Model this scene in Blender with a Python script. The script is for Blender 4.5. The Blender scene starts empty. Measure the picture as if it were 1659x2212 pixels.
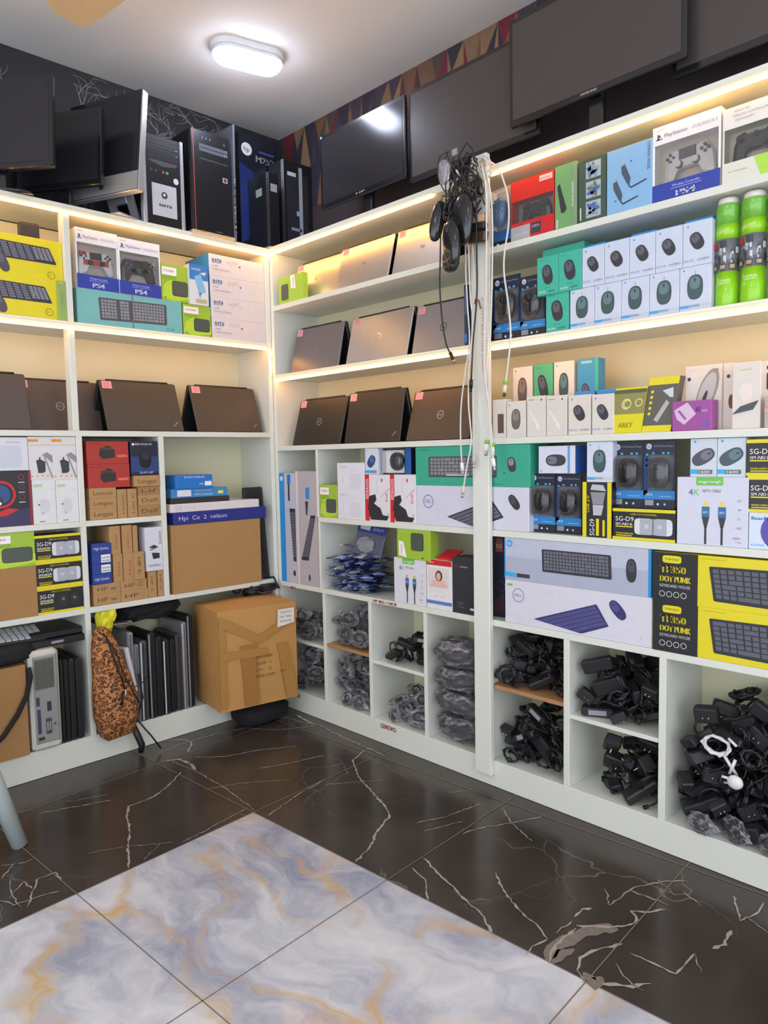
import bpy, math, random
from mathutils import Matrix, Vector, Euler
random.seed(7)
SC = bpy.context.scene
COL = SC.collection
PI = math.pi

# ------------------------------------------------------------------ camera, world, exposure
F_PX, YAW, PITCH, ROLL = 1580.096, 0.802301, 0.0763778, -0.018501
CAM = Vector((2.86736, -2.05683, 1.2))
IW, IH = 1659.0, 2212.0
fwd = Vector((-math.sin(YAW)*math.cos(PITCH), math.cos(YAW)*math.cos(PITCH), -math.sin(PITCH)))
rt0 = Vector((math.cos(YAW), math.sin(YAW), 0)); up0 = rt0.cross(fwd)
rt = rt0*math.cos(ROLL) + up0*math.sin(ROLL); up = -rt0*math.sin(ROLL) + up0*math.cos(ROLL)
cd = bpy.data.cameras.new('camera'); cam = bpy.data.objects.new('camera', cd); COL.objects.link(cam)
cd.sensor_fit = 'HORIZONTAL'; cd.sensor_width = 36; cd.lens = 36*F_PX/IW; cd.clip_start = .02; cd.clip_end = 60
Mx = Matrix((rt, up, -fwd)).transposed().to_4x4(); Mx.translation = CAM; cam.matrix_world = Mx
SC.camera = cam

W = bpy.data.worlds.new('world'); SC.world = W; W.use_nodes = True
W.node_tree.nodes['Background'].inputs[0].default_value = (0.93, 0.95, 1.0, 1)
W.node_tree.nodes['Background'].inputs[1].default_value = 1.28
SC.view_settings.view_transform = 'Standard'; SC.view_settings.look = 'None'
SC.view_settings.gamma = 1; SC.view_settings.use_curve_mapping = False
SC.view_settings.exposure = 1.05
LAMP_STRENGTH = 17.0        # the oval ceiling lamp and its unseen added copies
LED_STRENGTH = 11.5         # the warm strips under the boards

# ------------------------------------------------------------------ finding places on the two shelf fronts
def ray(px, py):
    return fwd + rt*((px-IW/2)/F_PX) - up*((py-IH/2)/F_PX)
def at(side, px, py, d=0.0):
    """point (u, z) of a shelf-front plane set back by d metres; u runs along the shelf"""
    r = ray(px, py)
    if side == 'L':
        t = (-d-CAM.x)/r.x; q = CAM + r*t; return q.y, q.z
    t = (d-CAM.y)/r.y; q = CAM + r*t; return q.x, q.z
def floor_at(px, py, z=0.0):
    r = ray(px, py); t = (z-CAM.z)/r.z; return CAM + r*t
def W3(side, u, d, z):
    return Vector((u, d, z)) if side == 'R' else Vector((-d, u, z))
def proj(P):
    v = P-CAM; z = v.dot(fwd); return IW/2+F_PX*v.dot(rt)/z, IH/2-F_PX*v.dot(up)/z
def u_at(side, px, z, d=0.0):
    y = IH/2
    for _ in range(6):
        u = at(side, px, y, d)[0]; y = proj(W3(side, u, d, z))[1]
    return u
ROT = {'R': 0.0, 'L': PI/2}

# ------------------------------------------------------------------ materials
def lin(c):
    c = c/255.0
    return c/12.92 if c <= .04045 else ((c+.055)/1.055)**2.4
def rgb(h):
    return (lin(int(h[0:2], 16)), lin(int(h[2:4], 16)), lin(int(h[4:6], 16)), 1)
_mc = {}
def mat(h, rough=.5, metal=0.0, var=.06, scale=30, bump=0.0, coat=0.0):
    k = (h, rough, metal, var, scale, bump, coat)
    if k in _mc: return _mc[k]
    m = bpy.data.materials.new('surface_'+h); m.use_nodes = True
    nt = m.node_tree; b = nt.nodes['Principled BSDF']
    b.inputs['Roughness'].default_value = rough; b.inputs['Metallic'].default_value = metal
    if coat: b.inputs['Coat Weight'].default_value = coat; b.inputs['Coat Roughness'].default_value = .08
    c = rgb(h)
    tc = nt.nodes.new('ShaderNodeTexCoord'); nz = nt.nodes.new('ShaderNodeTexNoise')
    nz.inputs['Scale'].default_value = scale; nz.inputs['Detail'].default_value = 3
    nt.links.new(tc.outputs['Object'], nz.inputs['Vector'])
    mx = nt.nodes.new('ShaderNodeMix'); mx.data_type = 'RGBA'
    mx.inputs[6].default_value = tuple(min(1, x*(1+var)) for x in c[:3])+(1,)
    mx.inputs[7].default_value = tuple(x*(1-var) for x in c[:3])+(1,)
    nt.links.new(nz.outputs['Fac'], mx.inputs[0]); nt.links.new(mx.outputs[2], b.inputs['Base Color'])
    if bump:
        bp = nt.nodes.new('ShaderNodeBump'); bp.inputs['Strength'].default_value = bump; bp.inputs['Distance'].default_value = .004
        nt.links.new(nz.outputs['Fac'], bp.inputs['Height']); nt.links.new(bp.outputs['Normal'], b.inputs['Normal'])
    _mc[k] = m; return m
def emis(h, s):
    k = ('e', h, s)
    if k in _mc: return _mc[k]
    m = bpy.data.materials.new('glow_'+h); m.use_nodes = True; b = m.node_tree.nodes['Principled BSDF']
    b.inputs['Base Color'].default_value = rgb(h); b.inputs['Emission Color'].default_value = rgb(h)
    b.inputs['Emission Strength'].default_value = s
    _mc[k] = m; return m
def film(h='ffffff', opacity=.12, rough=.08, bump=0.0, scale=40, creased=False):
    k = ('f', h, opacity, rough, bump, scale, creased)
    if k in _mc: return _mc[k]
    m = bpy.data.materials.new('clear_film'); m.use_nodes = True; nt = m.node_tree
    b = nt.nodes['Principled BSDF']; b.inputs['Base Color'].default_value = rgb(h); b.inputs['Roughness'].default_value = rough
    b.inputs['Specular IOR Level'].default_value = .9
    out = nt.nodes['Material Output']; tr = nt.nodes.new('ShaderNodeBsdfTransparent'); ms = nt.nodes.new('ShaderNodeMixShader')
    fr = nt.nodes.new('ShaderNodeFresnel'); fr.inputs[0].default_value = 1.5
    ad = nt.nodes.new('ShaderNodeMath'); ad.operation = 'ADD'; ad.inputs[1].default_value = opacity; ad.use_clamp = True
    nt.links.new(fr.outputs[0], ad.inputs[0]); nt.links.new(ad.outputs[0], ms.inputs[0])
    nt.links.new(tr.outputs[0], ms.inputs[1]); nt.links.new(b.outputs[0], ms.inputs[2]); nt.links.new(ms.outputs[0], out.inputs['Surface'])
    if bump:
        tc = nt.nodes.new('ShaderNodeTexCoord'); nz = nt.nodes.new('ShaderNodeTexNoise'); nz.inputs['Scale'].default_value = scale
        bp = nt.nodes.new('ShaderNodeBump'); bp.inputs['Strength'].default_value = bump; bp.inputs['Distance'].default_value = .01
        nt.links.new(tc.outputs['Object'], nz.inputs['Vector']); nt.links.new(nz.outputs['Fac'], bp.inputs['Height'])
        nt.links.new(bp.outputs['Normal'], b.inputs['Normal'])
    if creased:         # thicker plastic at folds, and light caught there painted in as milky streaks
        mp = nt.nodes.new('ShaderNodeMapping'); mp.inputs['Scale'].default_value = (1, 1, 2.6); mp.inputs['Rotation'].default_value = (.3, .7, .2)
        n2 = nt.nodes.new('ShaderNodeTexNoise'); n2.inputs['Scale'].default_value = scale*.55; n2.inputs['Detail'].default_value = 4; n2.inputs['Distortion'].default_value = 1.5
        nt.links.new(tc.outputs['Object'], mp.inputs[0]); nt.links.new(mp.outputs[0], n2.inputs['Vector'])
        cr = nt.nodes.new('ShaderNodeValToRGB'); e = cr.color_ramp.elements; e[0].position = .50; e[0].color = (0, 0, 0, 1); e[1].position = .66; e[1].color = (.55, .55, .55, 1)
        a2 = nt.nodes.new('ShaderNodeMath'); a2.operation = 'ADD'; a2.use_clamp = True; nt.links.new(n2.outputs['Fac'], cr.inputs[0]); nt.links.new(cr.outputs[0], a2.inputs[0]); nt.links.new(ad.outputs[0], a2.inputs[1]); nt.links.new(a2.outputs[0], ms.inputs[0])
    _mc[k] = m; return m
LAM = mat('d9dcd3', .38, var=.03, scale=6)             # white melamine board
LAMIN = mat('d6d4b6', .5, var=.03, scale=5)
BLK = mat('17181b', .45); BLK2 = mat('24252a', .5); DGR = mat('3a3c42', .5); GRY = mat('8d9096', .45)
WHT = mat('eeeef0', .45, var=.02); LGT = mat('c9cbd0', .4); SIL = mat('b9bcc2', .3, .7)
CARD = mat('b08a5c', .8, var=.09, scale=18); CARD2 = mat('a07c52', .8, var=.09, scale=18)
CLEAR = film()

# ------------------------------------------------------------------ mesh building
_txt = {}
def text_geo(s):
    if s in _txt: return _txt[s]
    c = bpy.data.curves.new('t', 'FONT'); c.body = s; c.size = 1; c.resolution_u = 2
    o = bpy.data.objects.new('t', c); COL.objects.link(o)
    dg = bpy.context.evaluated_depsgraph_get(); me = o.evaluated_get(dg).to_mesh()
    v = [(p.co.x, p.co.y) for p in me.vertices]; f = [tuple(p.vertices) for p in me.polygons]
    o.evaluated_get(dg).to_mesh_clear(); bpy.data.objects.remove(o); bpy.data.curves.remove(c)
    x0 = min(a for a, b in v); x1 = max(a for a, b in v)
    _txt[s] = (v, f, x0, x1); return _txt[s]

class MB:
    EPS = .0005
    def __init__(s):
        s.v = []; s.f = []; s.fm = []; s.sm = []; s.mats = []; s.M = Matrix.Identity(4); s.w = 1; s.h = 1
    def mi(s, m):
        if m not in s.mats: s.mats.append(m)
        return s.mats.index(m)
    def add(s, vs, fs, m, smooth=False):
        n = len(s.v); i = s.mi(m)
        s.v += [tuple(s.M @ Vector(p)) for p in vs]
        for f in fs: s.f.append(tuple(n+k for k in f)); s.fm.append(i); s.sm.append(smooth)
        return s
    def box(s, x0, y0, z0, x1, y1, z1, m, c=0.0):
        if c <= 0:
            vs = [(x0,y0,z0),(x1,y0,z0),(x1,y1,z0),(x0,y1,z0),(x0,y0,z1),(x1,y0,z1),(x1,y1,z1),(x0,y1,z1)]
            return s.add(vs, [(0,3,2,1),(4,5,6,7),(0,1,5,4),(1,2,6,5),(2,3,7,6),(3,0,4,7)], m)
        # chamfered in all directions: three stacked rings of an octagon-ish outline
        def ring(z, i):
            a, b, e, f = x0+i, x1-i, y0+i, y1-i
            return [(a+c,e,z),(b-c,e,z),(b,e+c,z),(b,f-c,z),(b-c,f,z),(a+c,f,z),(a,f-c,z),(a,e+c,z)]
        vs = ring(z0, c)+ring(z0+c, 0)+ring(z1-c, 0)+ring(z1, c)
        fs = [tuple(range(7, -1, -1)), tuple(range(24, 32))]
        for k in range(3):
            for j in range(8): fs.append((k*8+j, k*8+(j+1) % 8, k*8+8+(j+1) % 8, k*8+8+j))
        return s.add(vs, fs, m)
    def prism(s, pts, y0, y1, m, axis='y', smooth=False):
        n = len(pts)
        def P(a, b, t): return (a, t, b) if axis == 'y' else ((a, b, t) if axis == 'z' else (t, a, b))
        vs = [P(a, b, y0) for a, b in pts]+[P(a, b, y1) for a, b in pts]
        fs = [tuple(range(n)), tuple(range(2*n-1, n-1, -1))]+[(i, i+n, (i+1) % n+n, (i+1) % n) for i in range(n)]
        return s.add(vs, fs, m, smooth)
    # --- prints on a face of width w and height h; coordinates run 0..1
    def face(s, w, h): s.w = w; s.h = h; return s
    def poly(s, pts, m, l=1):
        return s.add([(a*s.w, -MB.EPS*l, b*s.h) for a, b in pts], [tuple(range(len(pts)))], m)
    def rect(s, a, b, c, d, m, l=1): return s.poly([(a, b), (c, b), (c, d), (a, d)], m, l)
    def ell(s, cx, cz, rx, rz, m, l=1, rot=0, n=18, p=2.0):
        """ellipse (superellipse for p>2); rx, rz in metres"""
        pts = []
        for i in range(n):
            t = 2*PI*i/n; ct, st = math.cos(t), math.sin(t)
            x = rx*math.copysign(abs(ct)**(2/p), ct); z = rz*math.copysign(abs(st)**(2/p), st)
            pts.append(((cx*s.w+x*math.cos(rot)-z*math.sin(rot))/s.w, (cz*s.h+x*math.sin(rot)+z*math.cos(rot))/s.h))
        return s.poly(pts, m, l)
    def ring(s, cx, cz, r, t, m, l=1, n=20):
        vs = []
        for i in range(n):
            a = 2*PI*i/n
            vs += [(cx*s.w+r*math.cos(a), -MB.EPS*l, cz*s.h+r*math.sin(a)), (cx*s.w+(r-t)*math.cos(a), -MB.EPS*l, cz*s.h+(r-t)*math.sin(a))]
        return s.add(vs, [(2*i, (2*i+2) % (2*n), (2*i+3) % (2*n), 2*i+1) for i in range(n)], m)
    def text(s, t, a, b, hh, m, l=2, w=None, rot=0, bold=0):
        """text with cap height hh (share of the face) from a,b; w fits it to that share of the width"""
        v, f, x0, x1 = text_geo(t); k = hh*s.h/.72
        kx = k if w is None else w*(s.w if abs(math.sin(rot)) < .5 else s.h)/(x1-x0)
        cr, sr = math.cos(rot), math.sin(rot)
        for dx in ((0,) if not bold else (0, bold)):
            vs = []
            for x, y in v:
                X = (x-x0)*kx+dx*s.w; Z = y*k
                vs.append((a*s.w+X*cr-Z*sr, -MB.EPS*l, b*s.h+X*sr+Z*cr))
            s.add(vs, f, m)
        return s
    def keys(s, q, base, key, rows=5, cols=15, l=1, keyr=.78, pad=.03, gaps=()):
        """printed keyboard inside the quad q = TL, TR, BR, BL"""
        TL, TR, BR, BL = q
        def bl(u, v):
            x = (TL[0]*(1-u)+TR[0]*u)*(1-v)+(BL[0]*(1-u)+BR[0]*u)*v
            z = (TL[1]*(1-u)+TR[1]*u)*(1-v)+(BL[1]*(1-u)+BR[1]*u)*v
            return x, z
        s.poly([bl(0, .97), bl(.01, 1), bl(.99, 1), bl(1, .97), bl(1, .04), bl(.99, 0), bl(.01, 0), bl(0, .04)], base, l)
        for r in range(rows):
            c = 0
            while c < cols:
                n = 1
                if r == rows-1 and c == int(cols*.25): n = int(cols*.28)
                elif random.random() < .06 and c < cols-2: n = 2
                if c in gaps: c += 1; continue
                u0 = pad+(1-2*pad)*c/cols; u1 = pad+(1-2*pad)*min(cols, c+n-(1-keyr))/cols
                v0 = .07+.86*r/rows; v1 = .07+.86*(r+keyr)/rows
                s.poly([bl(u0, v1), bl(u1, v1), bl(u1, v0), bl(u0, v0)], key, l+1); c += n
        return s
    def mouse(s, cx, cz, rx, rz, dark, light, rot=0, l=2, wheel=True):
        s.ell(cx, cz, rx*1.06, rz*1.04, mat('303338', .5), l, rot, 20, 2.5)
        s.ell(cx, cz, rx, rz, dark, l+1, rot, 20, 2.5)
        o = Vector((-math.sin(rot)*rz*.35, math.cos(rot)*rz*.35))
        s.ell(cx+o.x/s.w, cz+o.y/s.h, rx*.72, rz*.52, light, l+2, rot, 16, 2.4)
        if wheel:
            o = Vector((-math.sin(rot)*rz*.6, math.cos(rot)*rz*.6))
            s.ell(cx+o.x/s.w, cz+o.y/s.h, rx*.1, rz*.16, BLK, l+3, rot, 8)
        return s
    # --- solids
    def tube(s, pts, r, m, n=6, closed=False):
        P = [Vector(p) for p in pts]; N = len(P); rs = r if isinstance(r, (list, tuple)) else [r]*N
        vs = []; fs = []; ref = Vector((0, 0, 1)); prev = None
        for i, p in enumerate(P):
            a = P[(i-1) % N] if (closed or i > 0) else p; b = P[(i+1) % N] if (closed or i < N-1) else p
            t = (b-a); t = t.normalized() if t.length > 1e-9 else Vector((0, 0, 1))
            if prev is None:
                x = t.orthogonal().normalized()
            else:
                x = prev-t*prev.dot(t); x = x.normalized() if x.length > 1e-6 else t.orthogonal().normalized()
            prev = x; y = t.cross(x)
            for k in range(n):
                a_ = 2*PI*k/n; vs.append(tuple(p+(x*math.cos(a_)+y*math.sin(a_))*rs[i]))
        for i in range(N if closed else N-1):
            j = (i+1) % N
            for k in range(n): fs.append((i*n+k, i*n+(k+1) % n, j*n+(k+1) % n, j*n+k))
        if not closed: fs += [tuple(range(n-1, -1, -1)), tuple((N-1)*n+k for k in range(n))]
        return s.add(vs, fs, m, True)
    def lathe(s, prof, m, c=(0, 0), n=24, axis='z'):
        vs = []; fs = []
        for r, z in prof:
            for k in range(n):
                a = 2*PI*k/n; x, y = r*math.cos(a), r*math.sin(a)
                vs.append((c[0]+x, c[1]+y, z) if axis == 'z' else (c[0]+x, z, c[1]+y))
        for i in range(len(prof)-1):
            for k in range(n): fs.append((i*n+k, i*n+(k+1) % n, (i+1)*n+(k+1) % n, (i+1)*n+k))
        fs += [tuple(range(n-1, -1, -1)), tuple((len(prof)-1)*n+k for k in range(n))]
        return s.add(vs, fs, m, True)
    def blob(s, c, r, m, nu=14, nv=9, jit=0, fn=None, p=2.0, seed=None):
        rnd = random.Random(seed) if seed is not None else random
        vs = []; fs = []
        for j in range(nv+1):
            ph = -PI/2+PI*j/nv
            for i in range(nu):
                t = 2*PI*i/nu
                d = [math.cos(ph)*math.cos(t), math.cos(ph)*math.sin(t), math.sin(ph)]
                d = [math.copysign(abs(q)**(2/p), q) for q in d]
                k = 1+(rnd.uniform(-jit, jit) if 0 < j < nv else 0)
                q = Vector((c[0]+d[0]*r[0]*k, c[1]+d[1]*r[1]*k, c[2]+d[2]*r[2]*k))
                if fn: q = fn(q)
                vs.append(tuple(q))
        for j in range(nv):
            for i in range(nu): fs.append((j*nu+i, j*nu+(i+1) % nu, (j+1)*nu+(i+1) % nu, (j+1)*nu+i))
        return s.add(vs, fs, m, jit < .09)
    def obj(s, name, parent=None, loc=(0, 0, 0), rot=(0, 0, 0), label=None, cat=None, group=None, kind=None, hook=None):
        me = bpy.data.meshes.new(name); me.from_pydata(s.v, [], s.f)
        for m in s.mats: me.materials.append(m)
        me.polygons.foreach_set('material_index', s.fm); me.polygons.foreach_set('use_smooth', s.sm); me.update()
        o = bpy.data.objects.new(name, me); COL.objects.link(o); o.location = loc; o.rotation_euler = rot
        if parent: o.parent = parent
        tag(o, label, cat, group, kind); return o
def tag(o, label=None, cat=None, group=None, kind=None):
    if label: o['label'] = label
    if cat: o['category'] = cat
    if group: o['group'] = group
    if kind: o['kind'] = kind
    return o
def empty(name, loc, rot=(0, 0, 0), label=None, cat=None, group=None):
    o = bpy.data.objects.new(name, None); COL.objects.link(o); o.location = loc; o.rotation_euler = rot
    o.empty_display_size = .05; return tag(o, label, cat, group)
def dup(o, loc=None, rot=None, scale=None, label=None, group=None):
    r = o.copy(); COL.objects.link(r)
    if loc is not None: r.location = loc
    if rot is not None: r.rotation_euler = rot
    if scale is not None: r.scale = scale
    if label: r['label'] = label
    if group: r['group'] = group
    for c in o.children:
        k = c.copy(); COL.objects.link(k); k.parent = r
        for g in c.children:
            h = g.copy(); COL.objects.link(h); h.parent = k
    return r
ORD = ['first', 'second', 'third', 'fourth', 'fifth', 'sixth', 'seventh', 'eighth']

# ------------------------------------------------------------------ the room
def node_floor():
    def base(name):
        m = bpy.data.materials.new(name); m.use_nodes = True; nt = m.node_tree
        tc = nt.nodes.new('ShaderNodeTexCoord'); return m, nt, nt.nodes['Principled BSDF'], tc.outputs['Object']
    def N(nt, t, **k):
        n = nt.nodes.new(t)
        for a, b in k.items():
            if a in n.inputs: n.inputs[a].default_value = b
            else: setattr(n, a, b)
        return n
    def ramp(nt, fac, stops):
        r = nt.nodes.new('ShaderNodeValToRGB'); nt.links.new(fac, r.inputs[0]); e = r.color_ramp.elements
        while len(e) < len(stops): e.new(.5)
        for i, (p, c) in enumerate(stops): e[i].position = p; e[i].color = c
        return r.outputs[0]
    def warp(nt, v, sc, amt):
        n = N(nt, 'ShaderNodeTexNoise', Scale=sc, Detail=4.0); nt.links.new(v, n.inputs['Vector'])
        a = nt.nodes.new('ShaderNodeVectorMath'); a.operation = 'MULTIPLY_ADD'; a.inputs[1].default_value = (amt,)*3
        nt.links.new(n.outputs['Color'], a.inputs[0]); nt.links.new(v, a.inputs[2]); return a.outputs[0]
    # dark marble
    m, nt, b, v = base('dark_marble'); b.inputs['Roughness'].default_value = .2; b.inputs['Specular IOR Level'].default_value = .4
    n = N(nt, 'ShaderNodeTexNoise', Scale=3.0, Detail=6.0); nt.links.new(v, n.inputs['Vector'])
    c1 = ramp(nt, n.outputs['Fac'], [(.3, rgb('35302c')), (.7, rgb('463f3a'))])
    w = warp(nt, v, 2.2, .5)
    vo = N(nt, 'ShaderNodeTexVoronoi', Scale=3.2, feature='DISTANCE_TO_EDGE'); nt.links.new(w, vo.inputs['Vector'])
    vein = ramp(nt, vo.outputs['Distance'], [(0, (1, 1, 1, 1)), (.008, (0, 0, 0, 1))])
    n2 = N(nt, 'ShaderNodeTexNoise', Scale=1.7, Detail=2.0); nt.links.new(v, n2.inputs['Vector'])
    msk = ramp(nt, n2.outputs['Fac'], [(.54, (0, 0, 0, 1)), (.66, (.45, .45, .45, 1))])
    mu = nt.nodes.new('ShaderNodeMath'); mu.operation = 'MULTIPLY'; nt.links.new(vein, mu.inputs[0]); nt.links.new(msk, mu.inputs[1])
    mx = nt.nodes.new('ShaderNodeMix'); mx.data_type = 'RGBA'; nt.links.new(mu.outputs[0], mx.inputs[0])
    nt.links.new(c1, mx.inputs[6]); mx.inputs[7].default_value = rgb('a39a90'); nt.links.new(mx.outputs[2], b.inputs['Base Color'])
    dark = m
    # pale onyx
    m, nt, b, v = base('pale_onyx'); b.inputs['Roughness'].default_value = .12
    w = warp(nt, v, 2.5, .55)
    mp = nt.nodes.new('ShaderNodeMapping'); mp.inputs['Scale'].default_value = (1.5, 3.2, 1); mp.inputs['Rotation'].default_value = (0, 0, .9)
    nt.links.new(w, mp.inputs[0])
    n = N(nt, 'ShaderNodeTexNoise', Scale=1.9, Detail=8.0, Roughness=.62); nt.links.new(mp.outputs[0], n.inputs['Vector'])
    c1 = ramp(nt, n.outputs['Fac'], [(.32, rgb('8d94a8')), (.46, rgb('b0b4c1')), (.56, rgb('c6c9d1')), (.72, rgb('dcdcde'))])
    vo = N(nt, 'ShaderNodeTexVoronoi', Scale=1.25, feature='DISTANCE_TO_EDGE'); nt.links.new(mp.outputs[0], vo.inputs['Vector'])
    ve = ramp(nt, vo.outputs['Distance'], [(0, (1, 1, 1, 1)), (.02, (.55, .55, .55, 1)), (.09, (0, 0, 0, 1))])
    n3 = N(nt, 'ShaderNodeTexNoise', Scale=3.1, Detail=5.0); nt.links.new(w, n3.inputs['Vector'])
    mk = ramp(nt, n3.outputs['Fac'], [(.42, (0, 0, 0, 1)), (.62, (.85, .85, .85, 1))])
    mu = nt.nodes.new('ShaderNodeMath'); mu.operation = 'MULTIPLY'; nt.links.new(ve, mu.inputs[0]); nt.links.new(mk, mu.inputs[1])
    mx = nt.nodes.new('ShaderNodeMix'); mx.data_type = 'RGBA'; nt.links.new(mu.outputs[0], mx.inputs[0])
    nt.links.new(c1, mx.inputs[6]); mx.inputs[7].default_value = rgb('c9a568'); nt.links.new(mx.outputs[2], b.inputs['Base Color'])
    return dark, m
DARK, PALE = node_floor()
GROUT = mat('7b7064', .7); VEIN = mat('a39b92', .25, var=.25, scale=60); VEIN2 = mat('7c736b', .25, var=.2, scale=60)
WALL_Y, WALL_X, CEIL = 0.30, -0.30, 2.835

# floor: two stones laid on one grid of 61 cm tiles, turned 3.7 degrees to the walls
G0 = Vector((.818, -.719)); TA = .062; TE = .612
e1 = Vector((math.cos(TA), math.sin(TA))); e2 = Vector((-math.sin(TA), math.cos(TA)))
def G(a, b): q = G0+e1*a*TE+e2*b*TE; return (q.x, q.y)
fl = MB()
fl.add([(-.3, -5, -.001), (5.2, -5, -.001), (5.2, .3, -.001), (-.3, .3, -.001)], [(0, 1, 2, 3)], DARK)
A, B_, C_, D_ = G(0, 0), G(0, -7), G(7, -7), G(7, 0)
fl.add([(*p, 0.0) for p in (A, B_, C_, D_)], [(0, 1, 2, 3)], PALE)
def strip2(pts, w, m, z):
    P = [Vector(p) for p in pts]; vs = []
    for i, p in enumerate(P):
        t = (P[min(i+1, len(P)-1)]-P[max(i-1, 0)]).normalized(); n = Vector((-t.y, t.x))
        ww = w[i] if isinstance(w, list) else w
        vs += [(*(p+n*ww/2), z), (*(p-n*ww/2), z)]
    fl.add(vs, [(2*i+1, 2*i+3, 2*i+2, 2*i) for i in range(len(P)-1)], m)
for i in range(-2, 8):
    if i in (0,): strip2([G(i, -7), G(i, 1.6)], .003, GROUT, .0006)
    else: strip2([G(i, -7), G(i, 1.8 if i < 4 else 1.6)], .003, GROUT, .0006)
for j in range(-7, 2): strip2([G(-1.9, j), G(7, j)], .003, GROUT, .0006)
rv = random.Random(3)
def vein(px, w, m=VEIN):
    pts = [floor_at(*q).to_2d() for q in px]; out = []; ws = []
    for a, b in zip(pts, pts[1:]):
        n = max(2, int((b-a).length/(.012 if w < .02 else .03)))
        for k in range(n):
            p = a.lerp(b, k/n); t = (b-a).normalized()
            out.append(p+Vector((-t.y, t.x))*rv.uniform(-.003, .003)); ws.append(w*(rv.uniform(.2, 1.0) if w < .02 else rv.uniform(.6, 1.0)))
    out.append(pts[-1]); ws.append(w*.2); ws[0] = w*.2
    strip2(out, ws, m, .0004 if w < .02 else .0003)
for px, w in [
    ([(392, 1668), (360, 1700), (330, 1722), (278, 1742), (272, 1765), (280, 1785), (277, 1830), (278, 1875)], .009),
    ([(788, 1620), (762, 1643), (775, 1680), (805, 1712), (838, 1750), (840, 1765), (812, 1800), (800, 1830), (768, 1862)], .010),
    ([(340, 1628), (400, 1605), (470, 1585), (530, 1573), (600, 1577), (680, 1568)], .006),
    ([(420, 1636), (490, 1634), (560, 1620), (640, 1612)], .006), ([(440, 1706), (520, 1692), (628, 1684)], .004),
    ([(560, 1660), (620, 1650), (700, 1632)], .006), ([(85, 1757), (150, 1745), (240, 1729)], .006), ([(140, 1733), (235, 1716)], .004),
    ([(190, 1843), (270, 1828), (375, 1820)], .004), ([(310, 1858), (345, 1822)], .003), ([(395, 1820), (470, 1780), (535, 1745)], .005),
    ([(580, 1762), (640, 1718), (700, 1685)], .006), ([(360, 1640), (420, 1665), (480, 1698), (550, 1750)], .005),
    ([(350, 1645), (385, 1640), (412, 1650), (424, 1668)], .016), ([(350, 1600), (400, 1598), (415, 1605), (405, 1625)], .010),
    ([(612, 1548), (650, 1560), (690, 1566), (745, 1595), (830, 1632)], .008), ([(640, 1545), (675, 1563)], .014),
    ([(700, 1695), (760, 1690), (830, 1685)], .003), ([(900, 1778), (960, 1765), (1040, 1736)], .006), ([(915, 1795), (1000, 1774)], .004),
    ([(998, 1802), (1030, 1790), (1090, 1780), (1170, 1765)], .006), ([(1084, 1745), (1105, 1778), (1150, 1818)], .005),
    ([(915, 1854), (950, 1890), (985, 1920), (1000, 1940), (1040, 1975), (1070, 2030)], .010), ([(890, 1874), (918, 1900), (925, 1945)], .006),
    ([(1070, 1885), (1085, 1920), (1120, 1965), (1160, 2000), (1182, 2027)], .009), ([(970, 1712), (1020, 1705)], .004),
    ([(1183, 2028), (1150, 2045), (1135, 2062)], .008), ([(1240, 1980), (1260, 1965), (1278, 1962)], .012), ([(1200, 2015), (1235, 1990)], .006),
    ([(1245, 2000), (1290, 2000), (1345, 2002), (1372, 1995), (1375, 1978), (1362, 1968), (1400, 1970), (1438, 1965)], .011),
    ([(1315, 1955), (1345, 1935), (1362, 1920), (1400, 1910), (1440, 1903), (1485, 1904)], .007), ([(1360, 1924), (1400, 1938), (1445, 1955)], .006),
    ([(1315, 1955), (1312, 1935), (1306, 1920)], .005), ([(1420, 1900), (1460, 1935)], .004), ([(1475, 1925), (1515, 1958)], .005),
    ([(1345, 2040), (1290, 2050), (1255, 2070), (1248, 2095), (1262, 2125)], .010), ([(1362, 2058), (1420, 2085), (1460, 2104), (1478, 2085), (1500, 2060)], .008),
    ([(1300, 2125), (1330, 2125), (1365, 2132), (1405, 2125)], .013), ([(1330, 2080), (1345, 2110), (1390, 2140)], .004), ([(1500, 2060), (1515, 2100)], .004),
    ([(1540, 2050), (1565, 2040), (1580, 2010)], .016), ([(1585, 1935), (1600, 1990), (1640, 1970), (1650, 1950)], .007), ([(1610, 1980), (1659, 2015)], .006),
    ([(0, 1775), (20, 1800), (32, 1828)], .009), ([(0, 1900), (30, 1868), (52, 1862)], .007), ([(60, 1960), (80, 1900), (118, 1885), (132, 1900)], .006),
    ([(20, 1940), (50, 1905), (70, 1920)], .005), ([(0, 1870), (55, 1864), (75, 1852)], .004), ([(0, 1945), (30, 1955), (90, 1935), (130, 1925)], .005), ([(20, 1895), (22, 1925), (45, 1960)], .004)]:
    vein(px, w)
vein([(1182, 2075), (1195, 2050), (1225, 2030), (1260, 2015), (1300, 2005), (1335, 2008)], .045, VEIN2)
vein([(1192, 2082), (1215, 2060), (1240, 2050)], .03, VEIN2); vein([(1185, 2080), (1200, 2040), (1245, 2005)], .012); vein([(1262, 2100), (1285, 2128), (1300, 2110)], .035, VEIN2)
fl.obj('floor', kind='structure')

ce = MB(); ce.add([(-.3, -5, CEIL), (-.3, .3, CEIL), (5.2, .3, CEIL), (5.2, -5, CEIL)], [(0, 1, 2, 3)], mat('efefef', .8, var=.03, scale=2))
ce.add([(-.3, -5, CEIL+.05), (-.3, .3, CEIL+.05), (5.2, .3, CEIL+.05), (5.2, -5, CEIL+.05)], [(3, 2, 1, 0)], WHT)
ce.obj('ceiling', kind='structure')
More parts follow.
